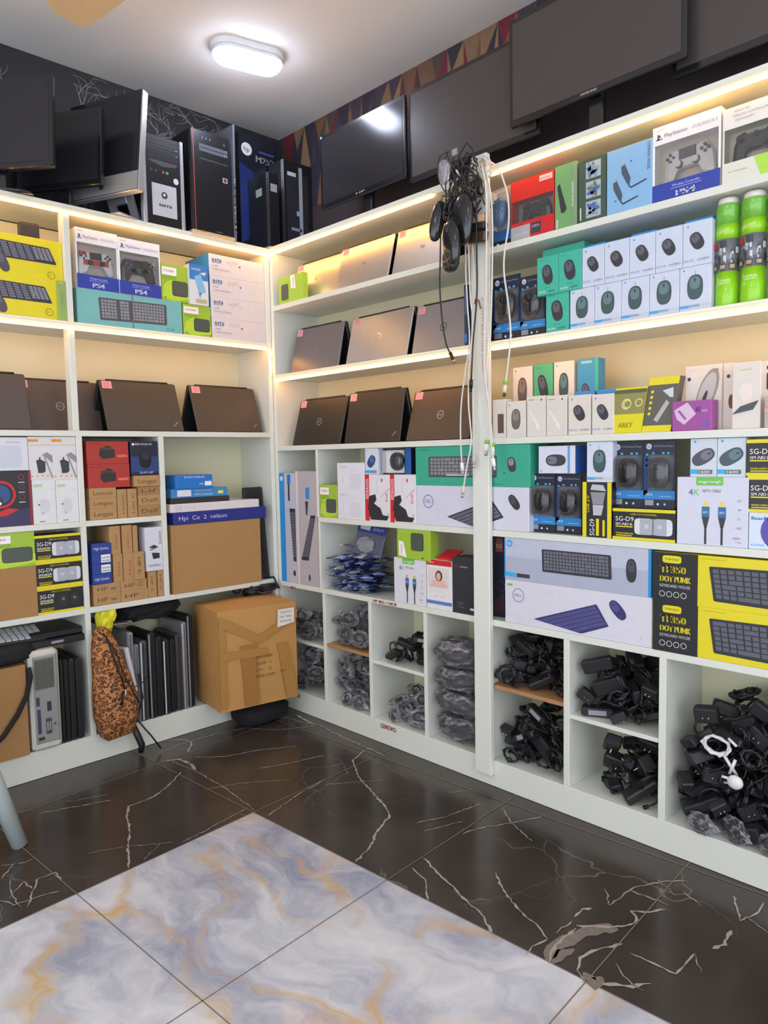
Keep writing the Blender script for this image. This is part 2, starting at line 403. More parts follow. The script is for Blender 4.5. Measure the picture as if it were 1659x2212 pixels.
# wallpaper with pale branches on the left wall
wl = MB(); wl.M = Matrix.Translation((WALL_X, 0, 0)) @ Matrix.Rotation(PI/2, 4, 'Z')
wl.box(-5, 0, 0, .34, .06, CEIL, mat('2b2b30', .6, var=.15, scale=4))
br = mat('8d867f', .5, .2)
rb = random.Random(11)
def branch(x, z, a, L, w, dep):
    pts = [(x, z)]
    for k in range(4):
        a += rb.uniform(-.3, .3); x += L/4*math.cos(a); z += L/4*math.sin(a); pts.append((x, z))
        if dep > 0 and rb.random() < .85: branch(x, z, a+rb.choice((-1, 1))*rb.uniform(.5, 1.0), L*.60, w*.62, dep-1)
    vs = []
    for i, (px_, pz) in enumerate(pts):
        n = Vector((-math.sin(a), math.cos(a)))*w*(1-i*.17)/2
        vs += [(px_+n.x, -.0007, pz+n.y), (px_-n.x, -.0007, pz-n.y)]
    if max(v[2] for v in vs) < CEIL and max(v[0] for v in vs) < .33:
        wl.add(vs, [(2*i+1, 2*i+3, 2*i+2, 2*i) for i in range(4)], br)
for i in range(13):
    branch(-1.85+i*.165+rb.uniform(-.03, .03), 2.36+rb.uniform(0, .22), rb.choice((.4, 2.6, 1.2, 2.0)), .30, .013, 3)
wl.obj('wall_left', kind='structure')
# harlequin wallpaper on the right wall
wr = MB(); wr.M = Matrix.Translation((0, WALL_Y, 0)); wr.box(-.34, 0, 0, 5.2, .06, CEIL, mat('3c3233', .6, var=.1))
pal = [mat('6d4d3a', .55, var=.3, scale=25), mat('3f3240', .6, var=.2), mat('6a1f2c', .6, var=.15), mat('8a6a48', .5, var=.3, scale=25), mat('4a3d38', .6, var=.2), mat('7d614a', .5, var=.3, scale=25), mat('2f2a38', .6)]
rw = random.Random(5); zc = 2.15
for r in range(2):
    z0 = 2.835-.2*(r+1); z1 = z0+.2
    for k in range(48):
        x = -.3+k*.085+(r % 2)*.0425
        for tri, c in (([(x, z0), (x+.085, z0), (x+.0425, z1)], rw.choice(pal)), ([(x+.0425, z1), (x+.085, z0), (x+.1275, z1)], rw.choice(pal))):
            wr.add([(a, -.0006, b) for a, b in tri], [(0, 1, 2)], c)
            a_, b_, c_ = tri; mid = ((a_[0]+b_[0])/2, (a_[1]+b_[1])/2)
            if rw.random() < .6: wr.add([(mid[0], -.0009, mid[1]), (b_[0], -.0009, b_[1]), (c_[0], -.0009, c_[1])], [(0, 1, 2)], rw.choice(pal))
wr.obj('wall_right', kind='structure')

# ------------------------------------------------------------------ ceiling lamps and fan
def lamp(x, y, a, label):
    r = empty('ceiling_lamp', (x, y, CEIL), (0, 0, a), label, 'ceiling light')
    def st(l, w, n=14):
        return [(math.copysign(l-w, c)+w*c, w*s_) for c, s_ in ((math.cos(2*PI*i/(2*n)), math.sin(2*PI*i/(2*n))) for i in range(2*n))]
    b = MB()
    for z0, z1, g in ((-.022, 0, 0), (-.034, -.022, -.006)): b.prism(st(.15+g, .072+g), z0, z1, mat('e4e7ee', .4), 'z')
    b.obj('housing', r)
    d = MB(); vs = []; n = 28; rings = [(0, -.034), (.004, -.048), (.016, -.060), (.04, -.068)]
    for g, z in rings:
        vs += [(x_, y_, z) for x_, y_ in st(.141-g, .063-g*.9)]
    fs = [((k)*n+i, k*n+(i+1) % n, (k+1)*n+(i+1) % n, (k+1)*n+i) for k in range(3) for i in range(n)]+[tuple(3*n+i for i in range(n))]
    d.add(vs, fs, emis('dde7ff', LAMP_STRENGTH), True); d.obj('diffuser', r); return r
lamp(.30, -.29, 1.31, 'oval white bulkhead lamp lit on the ceiling above the corner')
lamp(2.2, -1.7, 1.31, 'unseen oval white bulkhead lamp added over the middle of the shop for brightness')  # this and the next two: out-of-view copies of the corner lamp, added for brightness
lamp(3.9, -.9, 1.31, 'unseen oval white bulkhead lamp added near the far end of the right shelf for brightness')
lamp(1.2, -3.2, 1.31, 'unseen oval white bulkhead lamp added near the entrance end of the left shelf for brightness')
fan = empty('ceiling_fan', (.912, -.977, CEIL), (0, 0, 0), 'cream ceiling fan with three blades, blade tip entering the frame at top left', 'ceiling fan')
FC = mat('cbb38e', .45); b = MB(); b.lathe([(.02, -.03), (.07, -.06), (.075, -.10), (.04, -.12)], FC); b.M = Matrix.Translation((0, 0, -.11))
b.lathe([(.03, .0), (.08, -.02), (.095, -.06), (.095, -.1), (.06, -.125)], FC); b.obj('motor', fan)
b = MB(); b.tube([(0, 0, 0), (0, 0, -.12)], .012, FC, 10); b.lathe([(.05, -.03), (.05, 0)], FC); b.obj('rod', fan)
for k in range(3):
    b = MB(); a = PI+.17+k*2*PI/3
    b.M = Matrix.Rotation(a, 4, 'Z') @ Matrix.Translation((0, 0, -.21)) @ Matrix.Rotation(.16, 4, 'X')
    b.prism([(.09, -.03), (.16, -.055), (.46, -.07), (.50, -.062), (.515, -.03), (.52, .03), (.50, .062), (.46, .075), (.16, .055), (.09, .03)], -.003, .003, FC, 'z')
    b.obj('blade', fan)

# ------------------------------------------------------------------ shelving
T = .022                                    # board thickness
ZL = dict(top=2.172, s2=1.735, s3=1.320, s4=.967, s5=.623, base=.108)
ZR = dict(top=2.176, s1=1.905, s2=1.588, s3=1.255, s4=.933, s5=.612, base=.096)
DEP = .262
UPR = []; BRD = []
def board(sh, name, u0, u1, z, d0=0.0, d1=DEP, t=T, m=LAM):
    BRD.append((sh.name, u0, u1, z-t)); b = MB(); b.box(u0, d0, z-t, u1, d1, z, m, .0012); return b.obj(name, sh)
def upright(sh, name, u0, z0, z1, d0=0.0, d1=DEP, t=T, m=LAM):
    UPR.append((sh.name, u0, u0+t, z0, z1, d0, d1)); b = MB(); b.box(u0, d0, z0, u0+t, d1, z1, m, .0012); return b.obj(name, sh)
SL = empty('shelving_unit', (0, 0, 0), (0, 0, PI/2), 'white melamine shelving unit along the left wall with warm light strips', 'shelving')
SR = empty('shelving_unit', (0, 0, 0), (0, 0, 0), 'white melamine shelving unit along the right wall with a central post', 'shelving')
# left unit (u = y), from the corner towards the viewer
UL0 = -2.4
board(SL, 'shelf_board', UL0, .282, ZL['top'], t=.028)
board(SL, 'shelf_board', UL0, -T, ZL['s2']); board(SL, 'shelf_board', UL0, -T, ZL['s3'])
board(SL, 'shelf_board', UL0, -.586, ZL['s4'])
board(SL, 'shelf_board', UL0, -T, ZL['s5'])
b = MB(); b.box(UL0, .0, .0, -.0, DEP, ZL['base']-.0, LAM, .001); b.obj('plinth', SL)
b = MB(); b.box(UL0, DEP-.004, ZL['base'], 0, DEP, 2.14, LAMIN); b.obj('back_panel', SL)
upright(SL, 'side_panel', -T, ZL['base'], 2.144)
for z0, z1 in ((ZL['s3'], ZL['s2']-T), (ZL['s2'], ZL['top']-.028)): upright(SL, 'divider', -.942, z0, z1, d1=.05, t=.024)
for z0, z1 in ((ZL['s4'], ZL['s3']-T), (ZL['s5'], ZL['s4']-T), (ZL['base'], ZL['s5']-T)): upright(SL, 'divider', -.932, z0, z1)
upright(SL, 'divider', -.590, ZL['s5'], ZL['s3']-T)
# right unit (u = x)
UR1 = 3.4; PX0, PX1 = 1.218, 1.290
board(SR, 'shelf_board', 0, UR1, ZR['top'], t=.028)
for k in ('s1', 's2', 's3', 's4', 's5'): board(SR, 'shelf_board', T if k != 's4' else .313, UR1, ZR[k])
b = MB(); b.box(.0, .0, .0, UR1, DEP, ZR['base'], LAM, .001); b.obj('plinth', SR)
b = MB(); b.box(0, DEP-.004, ZR['base'], UR1, DEP, 2.14, LAMIN); b.obj('back_panel', SR)
upright(SR, 'side_panel', 0, ZR['base'], 2.148)
upright(SR, 'divider', .306, ZR['s4'], ZR['s3']-T, t=.014); upright(SR, 'divider', .312, ZR['s5'], ZR['s4']-T, t=.014)
for u, t in ((.330, .018), (.632, .018), (.948, .018), (1.225, .05), (1.575, .022), (1.900, .022), (2.75, .022)):
    upright(SR, 'divider', u, ZR['base'], ZR['s5']-T, t=t)
WOOD = mat('a97f56', .6, var=.2, scale=12)
for u0, u1, z, m in ((.022, .330, .344, LAM), (.350, .632, .364, WOOD), (.650, .948, .345, LAM), (1.275, 1.575, .375, WOOD), (1.597, 1.900, .342, LAM)):
    board(SR, 'small_shelf', u0, u1, z, d0=.004, t=.014, m=m)
b = MB(); b.box(PX0, -.022, .045, PX1, -.001, 2.215, LAM, .002)
b.M = Matrix.Translation((PX0+.048, -.0225, 1.12))@Matrix.Rotation(PI/2, 4, 'Y'); b.M = Matrix.Translation((PX0, -.0225, 0)); b.face(1, 1)
b.text('LOMAMURRO HP ME CLEAN UP', .055, 1.48, .009, mat('b08080', .6), 0, w=.26, rot=PI/2)
b.tube([(.018, 0, 1.72), (.022, -.002, 1.735), (.036, -.002, 1.73), (.044, 0, 1.70)], .003, mat('9a5a52', .6))
b.obj('post', SR)
# handwriting on the board fronts
def marker(txt, px, py, hh, w, rot=0, z=None):
    u, zz = at('R', px, py); m = MB(); m.face(1, 1)
    m.M = Matrix.Translation((u, -.0004, zz)); m.text(txt, 0, 0, hh, mat('9c1420', .5), 1, w=w, bold=.002); m.obj('marker_writing', SR)
marker('IN', 629, 1271, .012, .03); marker('HP BIG / DICK', 806, 1300, .012, .14); marker('LENOVO', 823, 1571, .020, .088); marker('ACER', 636, 1503, .018, .045)

# warm light strips under the board fronts
def led(side, u0, u1, z, label, beads=True, vert=False):
    r = empty('led_strip', (0, 0, 0), (0, 0, ROT[side]), label, 'light strip', 'warm light strips under the shelf boards')
    m = MB()
    if vert: m.box(u0-.006, -.003, z-.115, u0+.006, -.0005, z, mat('e8dcc0', .5))
    else: m.box(u0, -.0016, z-.0005, u1, -.0004, z+.010, mat('e8dcc0', .5))
    m.obj('tape', r); m = MB()
    E_ = emis('ffbb62', LED_STRENGTH if not beads else LED_STRENGTH*.62)
    if vert:
        for k in range(11): m.box(u0-.004, -.008, z-.112+k*.010, u0+.004, -.003, z-.106+k*.010, E_)
    elif not beads: m.box(u0, -.004, z-.008, u1, .004, z-.0008, E_)
    else:
        n = int((u1-u0)/.011)
        for k in range(n):
            x = u0+(u1-u0)*(k+.5)/n
            m.box(x-.004, -.0075, z-.0095, x+.004, .0025, z-.001, E_)
    m.obj('diodes', r, kind='stuff'); return r
led('L', UL0+.02, .004, ZL['top']-.028, 'bright warm light strip under the top board of the left shelving', False)
led('R', .010, PX0-.19, ZR['top']-.028, 'bright warm light strip under the top board between corner and post', False)
led('R', PX1+.004, UR1-.05, ZR['top']-.028, 'bright warm light strip under the top board right of the post', False)
led('L', UL0+.02, -.03, ZL['s2']-T, 'beaded warm light strip under the second board of the left shelving')
led('R', .022, PX0-.004, ZR['s2']-T, 'beaded warm light strip under the silver laptops shelf between corner and post')
led('R', PX1+.004, UR1-.05, ZR['s2']-T, 'beaded warm light strip under the boxed mice shelf right of the post')
led('L', -.012, 0, ZL['s2']-T, 'short warm light strip turning down the left unit end panel', True, True)

# ------------------------------------------------------------------ boxed goods
def slot(side, xl, xr, yt, yb, z=None, d=.01, h=None):
    ub, zb = at(side, xl, yb, d)
    z0 = zb if z is None else z
    u0 = u_at(side, xl, z0, d) if z is not None else ub
    u1 = u_at(side, xr, z0, d); z1 = at(side, xl, yt, d)[1]
    if h is not None: z1 = z0+h
    return u0+.0006, u1-u0-.0012, z0, z1-z0-.0006
def place(name, cat, label, side, px, z=None, d=.01, dep=.09, base=None, art=None, group=None, h=None, parts=None, cham=.0012, yaw=0, fix=False):
    """one cardboard box or pack; px = left, right, top, bottom of its front in the frame; z = what it stands on"""
    u, w, z0, hh = slot(side, *px, z=z, d=d, h=h if fix else None)
    sh = SL.name if side == 'L' else SR.name        # keep inside the compartment: no box runs into an upright, a board or the back
    for s_, a, b_, za, zb_, da, db in UPR:
        if s_ == sh and za < z0+hh*.5 < zb_ and d < db and d+dep > da and u < b_+.0008 and u+w > a-.0008:
            if u+w/2 < (a+b_)/2: w = a-.001-u
            else: w = u+w-(b_+.001); u = b_+.001
    for s_, a, b_, zb_ in BRD:
        if s_ == sh and a < u+w/2 < b_ and z0 < zb_ < z0+hh+.001: hh = zb_-.0012-z0
    if z0 < 2.1: dep = min(dep, DEP-.0055-d)
    base = base or WHT
    m = MB(); m.face(w, hh)
    P = W3(side, u, d, z0+.0004)
    if parts:
        root = empty(name, P, (0, 0, ROT[side]+yaw), label, cat, group)
        parts(root, w, hh, dep); root['top'] = z0+hh; top = z0+hh
        del root['top']; return root, top
    m.box(0, 0, 0, w, dep, hh, base, min(cham, w*.05))
    if art: art(m)
    o = m.obj(name, None, P, (0, 0, ROT[side]+yaw), label, cat, group)
    return o, z0+hh
BLU = mat('2a6fb5', .4); BLU2 = mat('4aa0dc', .4); CYA = mat('35a8e0', .4); NVY = mat('233057', .4)
TEAL = mat('3fb29a', .4); TEAL2 = mat('74b5b4', .45); YEL = mat('ddcf1c', .4); YEL2 = mat('d9c712', .4); RED = mat('c9222a', .4)
ORG = mat('e88a2a', .5); GRN = mat('6cc04a', .45); LIME = mat('9cbd38', .4); LIME2 = mat('86b02c', .4)
DTEAL = mat('3d5558', .4); LTEAL = mat('5f7b80', .35); DM = mat('34343c', .4); LM = mat('5b5b66', .35)
PKBL = mat('2b3fa0', .4); BRED = mat('a8332c', .45); PURP = mat('9a4a98', .4); LBL = mat('84b3da', .45)
KEY = mat('8b8c99', .5); KEYD = mat('6c6d7b', .5); KBB = mat('30313b', .5)

def hp_logo(m, cx, cz, r, l=2, disc=BLU2, ink=WHT):
    m.ell(cx, cz, r, r, disc, l); m.text('hp', cx-r*.55/m.w, cz-r*.35/m.h, r*.75/m.h, ink, l+1, w=r*1.1/m.w)
def art_mouse_up(m, dark=DTEAL, light=LTEAL):
    m.ell(.14, .92, .0028, .0028, BLU2, 1)
    m.poly([(.49, .80), (.51, .80), (.51, .9), (.49, .9)], mat('8f969c', .6), 1)
    m.mouse(.5, .52, m.w*.235, m.h*.27, dark, light)
    m.rect(0, .06, .30, .125, BLU2, 1); m.rect(.30, .07, .64, .125, mat('8fa6b8', .5), 1); m.rect(.64, .07, 1, .12, mat('c0c8d0', .5), 1)
def art_mouse_tilt(m, dark=DM, light=LM, logo=True):
    if logo: m.ell(.18, .9, .003, .003, BLU2, 1)
    m.mouse(.5, .55, m.w*.2, m.h*.2, dark, light, rot=.5)
    m.text('00:05', .04, .10, .055, BLU2, 1, w=.36); m.text('CICERO', .52, .10, .05, mat('666a70'), 1, w=.42)
def art_mouse_teal(m):
    m.mouse(.5, .52, m.w*.22, m.h*.25, DM, LM, rot=.22)
    m.text('LOGI', .12, .90, .04, mat('1f7866'), 1, w=.25); m.text('M170', .1, .06, .05, WHT, 1, w=.3); m.text('000', .55, .06, .05, DM, 1, w=.3)
    m.rect(.36, .17, .64, .19, mat('2d8f7c'), 1)
def art_mouse_side(m, dark=DM, light=mat('6b7280', .35)):
    m.ell(.18, .92, .0035, .0035, BLU2, 1); m.mouse(.5, .52, m.w*.24, m.h*.3, dark, light, rot=-1.05)
    m.rect(.0, .08, .3, .2, CYA, 1); m.rect(.3, .08, .85, .19, mat('6d6f78'), 1); m.text('1600', .35, .10, .07, WHT, 2, w=.4)
# speaker packs
def art_speaker(m, kind='grey'):
    m.rect(0, .90, 1, 1, YEL, 1); m.rect(0, 0, 1, .09, YEL, 1)
    m.text('USB 2.0 CHANNEL', .30, .80, .055, YEL2, 1, w=.42)
    m.text('SG-D9', .05, .60, .15, WHT, 2, w=.30); m.text('SPEAKER', .05, .46, .09, WHT, 2, w=.28, bold=.005); m.rect(.05, .40, .33, .435, YEL, 1)
    m.text('MICRO LONG LIFE', .06, .18, .05, YEL2, 1, w=.28, bold=.006); m.rect(.06, .12, .32, .15, YEL2, 1)
    if kind == 'grey':
        s1, s2 = mat('a9adb8', .4), mat('d5d8de', .4)
        m.ell(.52, .45, m.w*.16, m.h*.26, s2, 2, p=5); m.ell(.80, .45, m.w*.16, m.h*.26, s2, 2, p=5)
        m.rect(.45, .20, .655, .70, s1, 3); m.rect(.665, .20, .87, .70, s1, 3)
        for c in (.56, .765): m.ell(c, .46, m.w*.035, m.w*.035, mat('c3c7d2'), 4)
    else:
        for c in (.55, .80): m.ell(c, .45, m.w*.09, m.h*.24, mat('2b2b30', .4), 2, p=4); m.ell(c, .5, m.w*.03, m.w*.03, mat('77787f'), 3)
def art_speaker_tall(m):
    m.rect(0, 0, .14, 1, YEL, 1); m.rect(.86, 0, 1, 1, YEL, 1)
    s1, s2 = mat('8b8d92', .4), mat('b7bac2', .4)
    m.poly([(.28, .86), (.34, .96), (.72, .95), (.82, .84)], s2, 2); m.poly([(.28, .82), (.8, .82), (.72, .60), (.36, .60)], s1, 2)
    m.poly([(.36, .59), (.74, .59), (.66, .40), (.38, .40)], s2, 2)
    m.text('SG-D9', .42, .03, .10, WHT, 2, w=.30, rot=PI/2); m.rect(.48, .03, .58, .34, YEL, 2); m.text('USB 2.0', .24, .45, .08, YEL2, 2, w=.3, rot=PI/2); m.rect(.70, .03, .78, .32, YEL2, 2)
def art_4k(m, full=True):
    m.rect(.28, .88, .66, 1.0, GRN, 1); m.text('engprwngh' if full else 'sngn', .31, .915, .045, WHT, 2, w=.32)
    m.text('4', .17, .73, .10, mat('5a3f9c'), 1); m.text('K', .25, .73, .10, GRN, 1); m.text('HDTV CABLE', .37, .78, .045, DGR, 1, w=.26)
    m.rect(.37, .745, .56, .75, LGT, 1)
    for c in (.42, .65):
        m.rect(c-.035, .57, c+.035, .64, mat('d9c87a', .35, .3), 1); m.rect(c-.055, .42, c+.055, .57, mat('2b6ea3', .4), 1)
        m.poly([(c-.055, .42), (c-.02, .27), (c+.02, .27), (c+.055, .42)], DGR, 1); m.rect(c-.016, .02, c+.016, .28, DGR, 1)
        m.text('HDTV', c-.035, .47, .035, WHT, 2, w=.07)
    for k, t in enumerate(('60', '48', '3D', '1080')): m.text(t, .86-.02*(k == 3), .65-.13*k, .035, mat('8a8e96'), 1, w=.045+.03*(k == 3))
    m.text('nylon', .80, .12, .03, DGR, 1, w=.10); m.text('1.5m', .84, .06, .03, GRY, 1, w=.08)
def art_toshiba(m):
    m.rect(.02, .70, .55, .92, WHT, 2); m.text('TOSHIBA', .08, .79, .06, RED, 3, w=.38); m.rect(.05, .58, .55, .70, LIME2, 1)
    m.rect(.0, .45, 1, .46, LIME2, 1); m.poly([(.1, .45), (.35, .60), (1, .35), (1, .1), (.4, .0), (0, .1)], mat('b7d63e', .4), 1)
    m.ell(.66, .36, m.w*.29, m.h*.21, mat('3b433c', .35), 2, p=7); m.ell(.66, .36, m.w*.27, m.h*.19, mat('4a544c', .3), 3, p=7)
    m.ell(.12, .08, .003, .003, DGR, 2)
def art_toshiba_up(m):
    m.ell(.62, .60, m.w*.19, m.h*.30, mat('3b433c', .35), 2, p=7); m.ell(.62, .60, m.w*.17, m.h*.28, mat('4a544c', .3), 3, p=7)
    m.poly([(.06, .1), (.30, .04), (.20, .58), (.06, .6)], WHT, 2); m.text('TOSHIBA', .16, .14, .06, RED, 3, w=.34, rot=PI/2); m.rect(.75, .05, .8, .1, DGR, 2)
def art_asta(m, dot):
    m.text('asta', .05, .66, .22, mat('5d86b8', .5), 1, w=.17, bold=.006); m.rect(.05, .60, .21, .63, mat('5d86b8'), 1)
    m.text('LASER', .06, .42, .08, GRY, 1, w=.10); m.text('TONER CARTRIDGE', .06, .26, .08, mat('8d7b7e'), 1, w=.30); m.rect(.06, .18, .30, .19, LGT, 1)
    m.text('be.JHE', .32, .64, .2, mat('c5b9ab'), 1, w=.18); m.ell(.545, .60, .0045, .0045, dot, 2); m.rect(.80, .80, .93, .81, LGT, 1)
def brown_note(t, c='6b4a2b', rot=0, a=.2, b=.4, h=.3, w=.6):
    ink = mat(c, .7)
    def f(m): m.text(t, a, b, h, ink, 1, w=w, rot=rot)
    return f

# real game controllers and mice shown through clear windows
def pad_mesh(m, w, body, parts, ps=True, accent=None):
    """game controller lying in the xz plane facing -y; width w"""
    k = w/.16
    out = [(-.080, -.050), (-.072, -.062), (-.055, -.060), (-.040, -.030), (-.020, -.022), (.020, -.022), (.040, -.030), (.055, -.060), (.072, -.062), (.080, -.050), (.074, .005), (.058, .038), (.040, .042), (.030, .034), (-.030, .034), (-.040, .042), (-.058, .038), (-.074, .005)]
    def P(i, s, y): return (out[i][0]*s*k, y*k, out[i][1]*s*k)
    n = len(out); vs = [P(i, .90, .008) for i in range(n)]+[P(i, 1, .0) for i in range(n)]+[P(i, .95, -.012) for i in range(n)]+[P(i, .78, -.018) for i in range(n)]
    fs = [(q*n+i, q*n+(i+1) % n, (q+1)*n+(i+1) % n, (q+1)*n+i) for q in range(3) for i in range(n)]+[tuple(3*n+i for i in range(n))]
    m.add(vs, fs, body, False)
    y = -.019*k
    def disc(x, z, r, mt, d=.004): m.add([(x*k+r*k*math.cos(a*PI/6), y-d*k, z*k+r*k*math.sin(a*PI/6)) for a in range(12)]+[(x*k+r*k*math.cos(a*PI/6), y+.004*k, z*k+r*k*math.sin(a*PI/6)) for a in range(12)], [tuple(range(12))]+[(i+12, (i+1) % 12+12, (i+1) % 12, i) for i in range(12)], mt, False)
    if accent: m.box(-.055*k, y-.0015, -.020*k, .055*k, y+.004*k, .002*k, accent); m.box(-.07*k, y-.001, .022*k, -.04*k, y+.006*k, .036*k, accent)
    if ps:
        m.box(-.026*k, y-.003*k, .004*k, .026*k, y+.004*k, .034*k, parts[0], .001)
        for dx, dz in ((0, .010), (0, -.010), (.010, 0), (-.010, 0)):
            disc(-.053+dx, .016+dz, .0042, parts[1], .003); disc(.053+dx, .016+dz, .005, parts[1], .003)
        for s_ in (-1, 1): disc(s_*.026, -.010, .012, parts[1], .003); disc(s_*.026, -.010, .0095, parts[2], .012)
    else:
        for x, z in ((-.05, .018), (.028, -.010)): disc(x, z, .012, parts[0], .003); disc(x, z, .009, parts[2], .012)
        for dx, dz in ((0, .011), (0, -.011), (.011, 0), (-.011, 0)): disc(.052+dx, .018+dz, .0055, parts[1], .006)
        m.box(-.036*k, y-.004*k, -.014*k, -.018*k, y+.004*k, -.008*k, parts[1]); m.box(-.030*k, y-.004*k, -.020*k, -.024*k, y+.004*k, -.002*k, parts[1]); disc(0, .024, .009, parts[2], .004)
def window_pack(front, side_mat, win, obj_fn, back_mat, top_art=None):
    """hollow box: frame around an opening win=(a,b,c,d), tray behind, object on tray, film in front"""
    def f(root, w, h, dep):
        a, b, c, d = win; m = MB(); m.face(w, h)
        m.box(0, 0, 0, w, dep, b*h, side_mat); m.box(0, 0, d*h, w, dep, h, side_mat)
        if a > 0: m.box(0, 0, b*h, a*w, dep, d*h, side_mat)
        if c < 1: m.box(c*w, 0, b*h, w, dep, d*h, side_mat)
        m.box(a*w, dep*.62, b*h, c*w, dep, d*h, back_mat)
        if front: front(m)
        m.obj('carton', root)
        q = MB(); cx, cz = (a+c)/2*w, (b+d)/2*h; q.M = Matrix.Translation((cx, dep*.5, cz)); nm = obj_fn(q, (c-a)*w, (d-b)*h); q.obj(nm, root)
        g = MB(); e = .001; g.add([(a*w, e, b*h), (c*w, e, b*h), (c*w, e, d*h), (a*w, e, d*h)], [(0, 1, 2, 3)], film(opacity=.01, rough=.04)); g.obj('clear_window', root)
    return f
def ps_front(m):
    m.rect(0, .76, 1, 1, mat('dfe1e8', .4), 1); m.rect(0, 0, 1, .24, PKBL, 1)
    m.text('SONY', .05, .94, .025, GRY, 2, w=.14); m.text('PlayStation', .18, .84, .05, mat('4c4e78'), 2, w=.34); m.text('DUALSHOCK 4', .60, .84, .045, GRY, 2, w=.35)
    m.poly([(.07, .83), (.07, .90), (.10, .895), (.125, .87), (.125, .855), (.10, .86), (.10, .82)], mat('4c4e78'), 2); m.rect(.045, .825, .15, .838, mat('4c4e78'), 2)
    m.text('Wireless Controller', .30, .165, .035, mat('c3c8ea'), 2, w=.42); m.rect(.28, .138, .74, .148, mat('8d97d8'), 2)
    m.text('PS4', .36, .035, .08, mat('e8ebff'), 2, w=.28, bold=.012)
def ps_obj(body, parts, accent=None, speck=None):
    def f(q, w, h):
        q.M = q.M @ Matrix.Rotation(-.03, 4, 'Y'); pad_mesh(q, min(w*.92, h*1.35), body, parts, True, accent)
        if speck:
            r = random.Random(4)
            for _ in range(60):
                x, z = r.uniform(-.07, .07)*w/.17, r.uniform(-.02, .035)*w/.17
                q.add([(x, -.0215*w/.17, z), (x+.008, -.0215*w/.17, z+.002), (x+.004, -.0215*w/.17, z+.009)], [(0, 1, 2)], speck[r.randrange(len(speck))])
        return 'controller'
    return f
def mouse_solid(q, w, h, body, scr=True, wire=False):
    rx, rz = w/2, h/2
    def fn(v): return Vector((v.x*(1-.12*max(0, -v.z/rz)) if rz else v.x, v.y, v.z))
    q.blob((0, 0, 0), (rx, min(rx*.62, .019), rz), body, 18, 12, p=2.5, fn=fn)
    return min(rx*.62, .019), rz
def wheel_on(parent, M_, t, rz):
    k = MB(); k.M = M_; k.tube([(0, -t*.85, rz*.55), (0, -t*1.02, rz*.38), (0, -t*1.0, rz*.22)], .0022, DGR, 8); k.obj('scroll_wheel', parent)
def blister_parts(cut=False, body=None, clearhue='c8cdd2'):
    body = body or mat('1a1b20', .16, coat=.3)
    card = mat('23273a', .35); card2 = mat('1c3f86', .35)
    def f(root, w, h, dep):
        m = MB(); m.face(w, h); m.box(0, 0, 0, w, .004, h, card); m.box(0, .004, 0, w, dep, .02*h, card)
        m.rect(0, .2, .12, .78, card2, 1); m.rect(.18, .28, .96, .79, mat('6f7277', .4), 1); m.rect(0, .14, 1, .27, mat('2f86c9', .35), 1)
        m.ell(.16, .92, w*.09, w*.09, mat('c9d0ea', .4), 1); m.text('hp', .11, .905, .035, NVY, 2, w=.1)
        m.text('2.4G Wireless Mouse', .30, .91, .03, mat('9aa2b8'), 1, w=.62)
        for k, (a, b) in enumerate(((.10, .80), (.10, .72), (.10, .64), (.30, .82), (.62, .82), (.78, .82))): m.ell(a, b, w*.045, w*.035, CYA, 1)
        m.rect(.04, .05, .32, .13, mat('9a9fa6', .3, .4), 1); m.ell(.46, .07, w*.035, w*.035, WHT, 1); m.ell(.68, .07, w*.035, w*.035, LGT, 1)
        m.text('12MM DPI', .06, .19, .04, WHT, 2, w=.22); m.rect(.5, .18, .9, .19, mat('8fc2ea'), 2)
        m.obj('backing_card', root)
        q = MB(); q.M = Matrix.Translation((w*.56, -.014, h*.53)); ts = mouse_solid(q, w*.72, h*.46, body); wheel_on(q.obj('mouse', root), q.M, *ts)
        g = MB(); x0, x1, z0, z1 = .17*w, .97*w, .27*h, .80*h; y = -.03; e = .010
        vs = [(x0, -.0008, z0), (x1, -.0008, z0), (x1, -.0008, z1), (x0, -.0008, z1), (x0+e, y, z0+e), (x1-e, y, z0+e), (x1-e, y, z1-e), (x0+e, y, z1-e)]
        g.add(vs, [(4, 5, 6, 7), (0, 1, 5, 4), (1, 2, 6, 5), (2, 3, 7, 6), (3, 0, 4, 7)], film(opacity=.0, rough=.04, bump=.25, scale=60)); g.obj('clear_blister', root)
    return f
def blister(side, px, z, label, group=None, d=.035, body=None, dep=.05):
    return place('blister_pack', 'boxed mouse', label, side, px, z, d, dep, parts=blister_parts(body=body), group=group)

# ================================================================== LEFT SHELF, top row (under the top board)
z = ZL['s2']
CAM_B = mat('4f4c52', .5)
def art_kb_yellow(m, x1=.86, circ=(.82, .18)):
    m.keys([(-.3, .86), (x1-.04, .80), (x1+.02, .40), (-.3, .40)], KBB, KEYD, 6, 19, 1)
    m.keys([(x1-.18, .79), (x1-.04, .785), (x1+.01, .45), (x1-.15, .44)], KBB, KEY, 6, 4, 3)
    m.mouse(x1-.42, .30, m.h*.12, m.h*.26, mat('4b4b58', .35), mat('5f5f6e', .3), rot=.45, l=4)
    m.ring(circ[0], circ[1], .014, .002, mat('7c7410'), 1); m.text('3Y', circ[0]-.008/m.w, circ[1]-.004/m.h, .05, mat('7c7410'), 1)
lo, t1 = place('keyboard_box', 'keyboard box', 'yellow wireless keyboard and mouse box, lower of two on the top left shelf', 'L', (-150, 128, 580, 660), z, .012, .13, YEL, lambda m: art_kb_yellow(m, .93, (.92, .18)), 'yellow keyboard boxes on the left shelf', h=.149, fix=True)
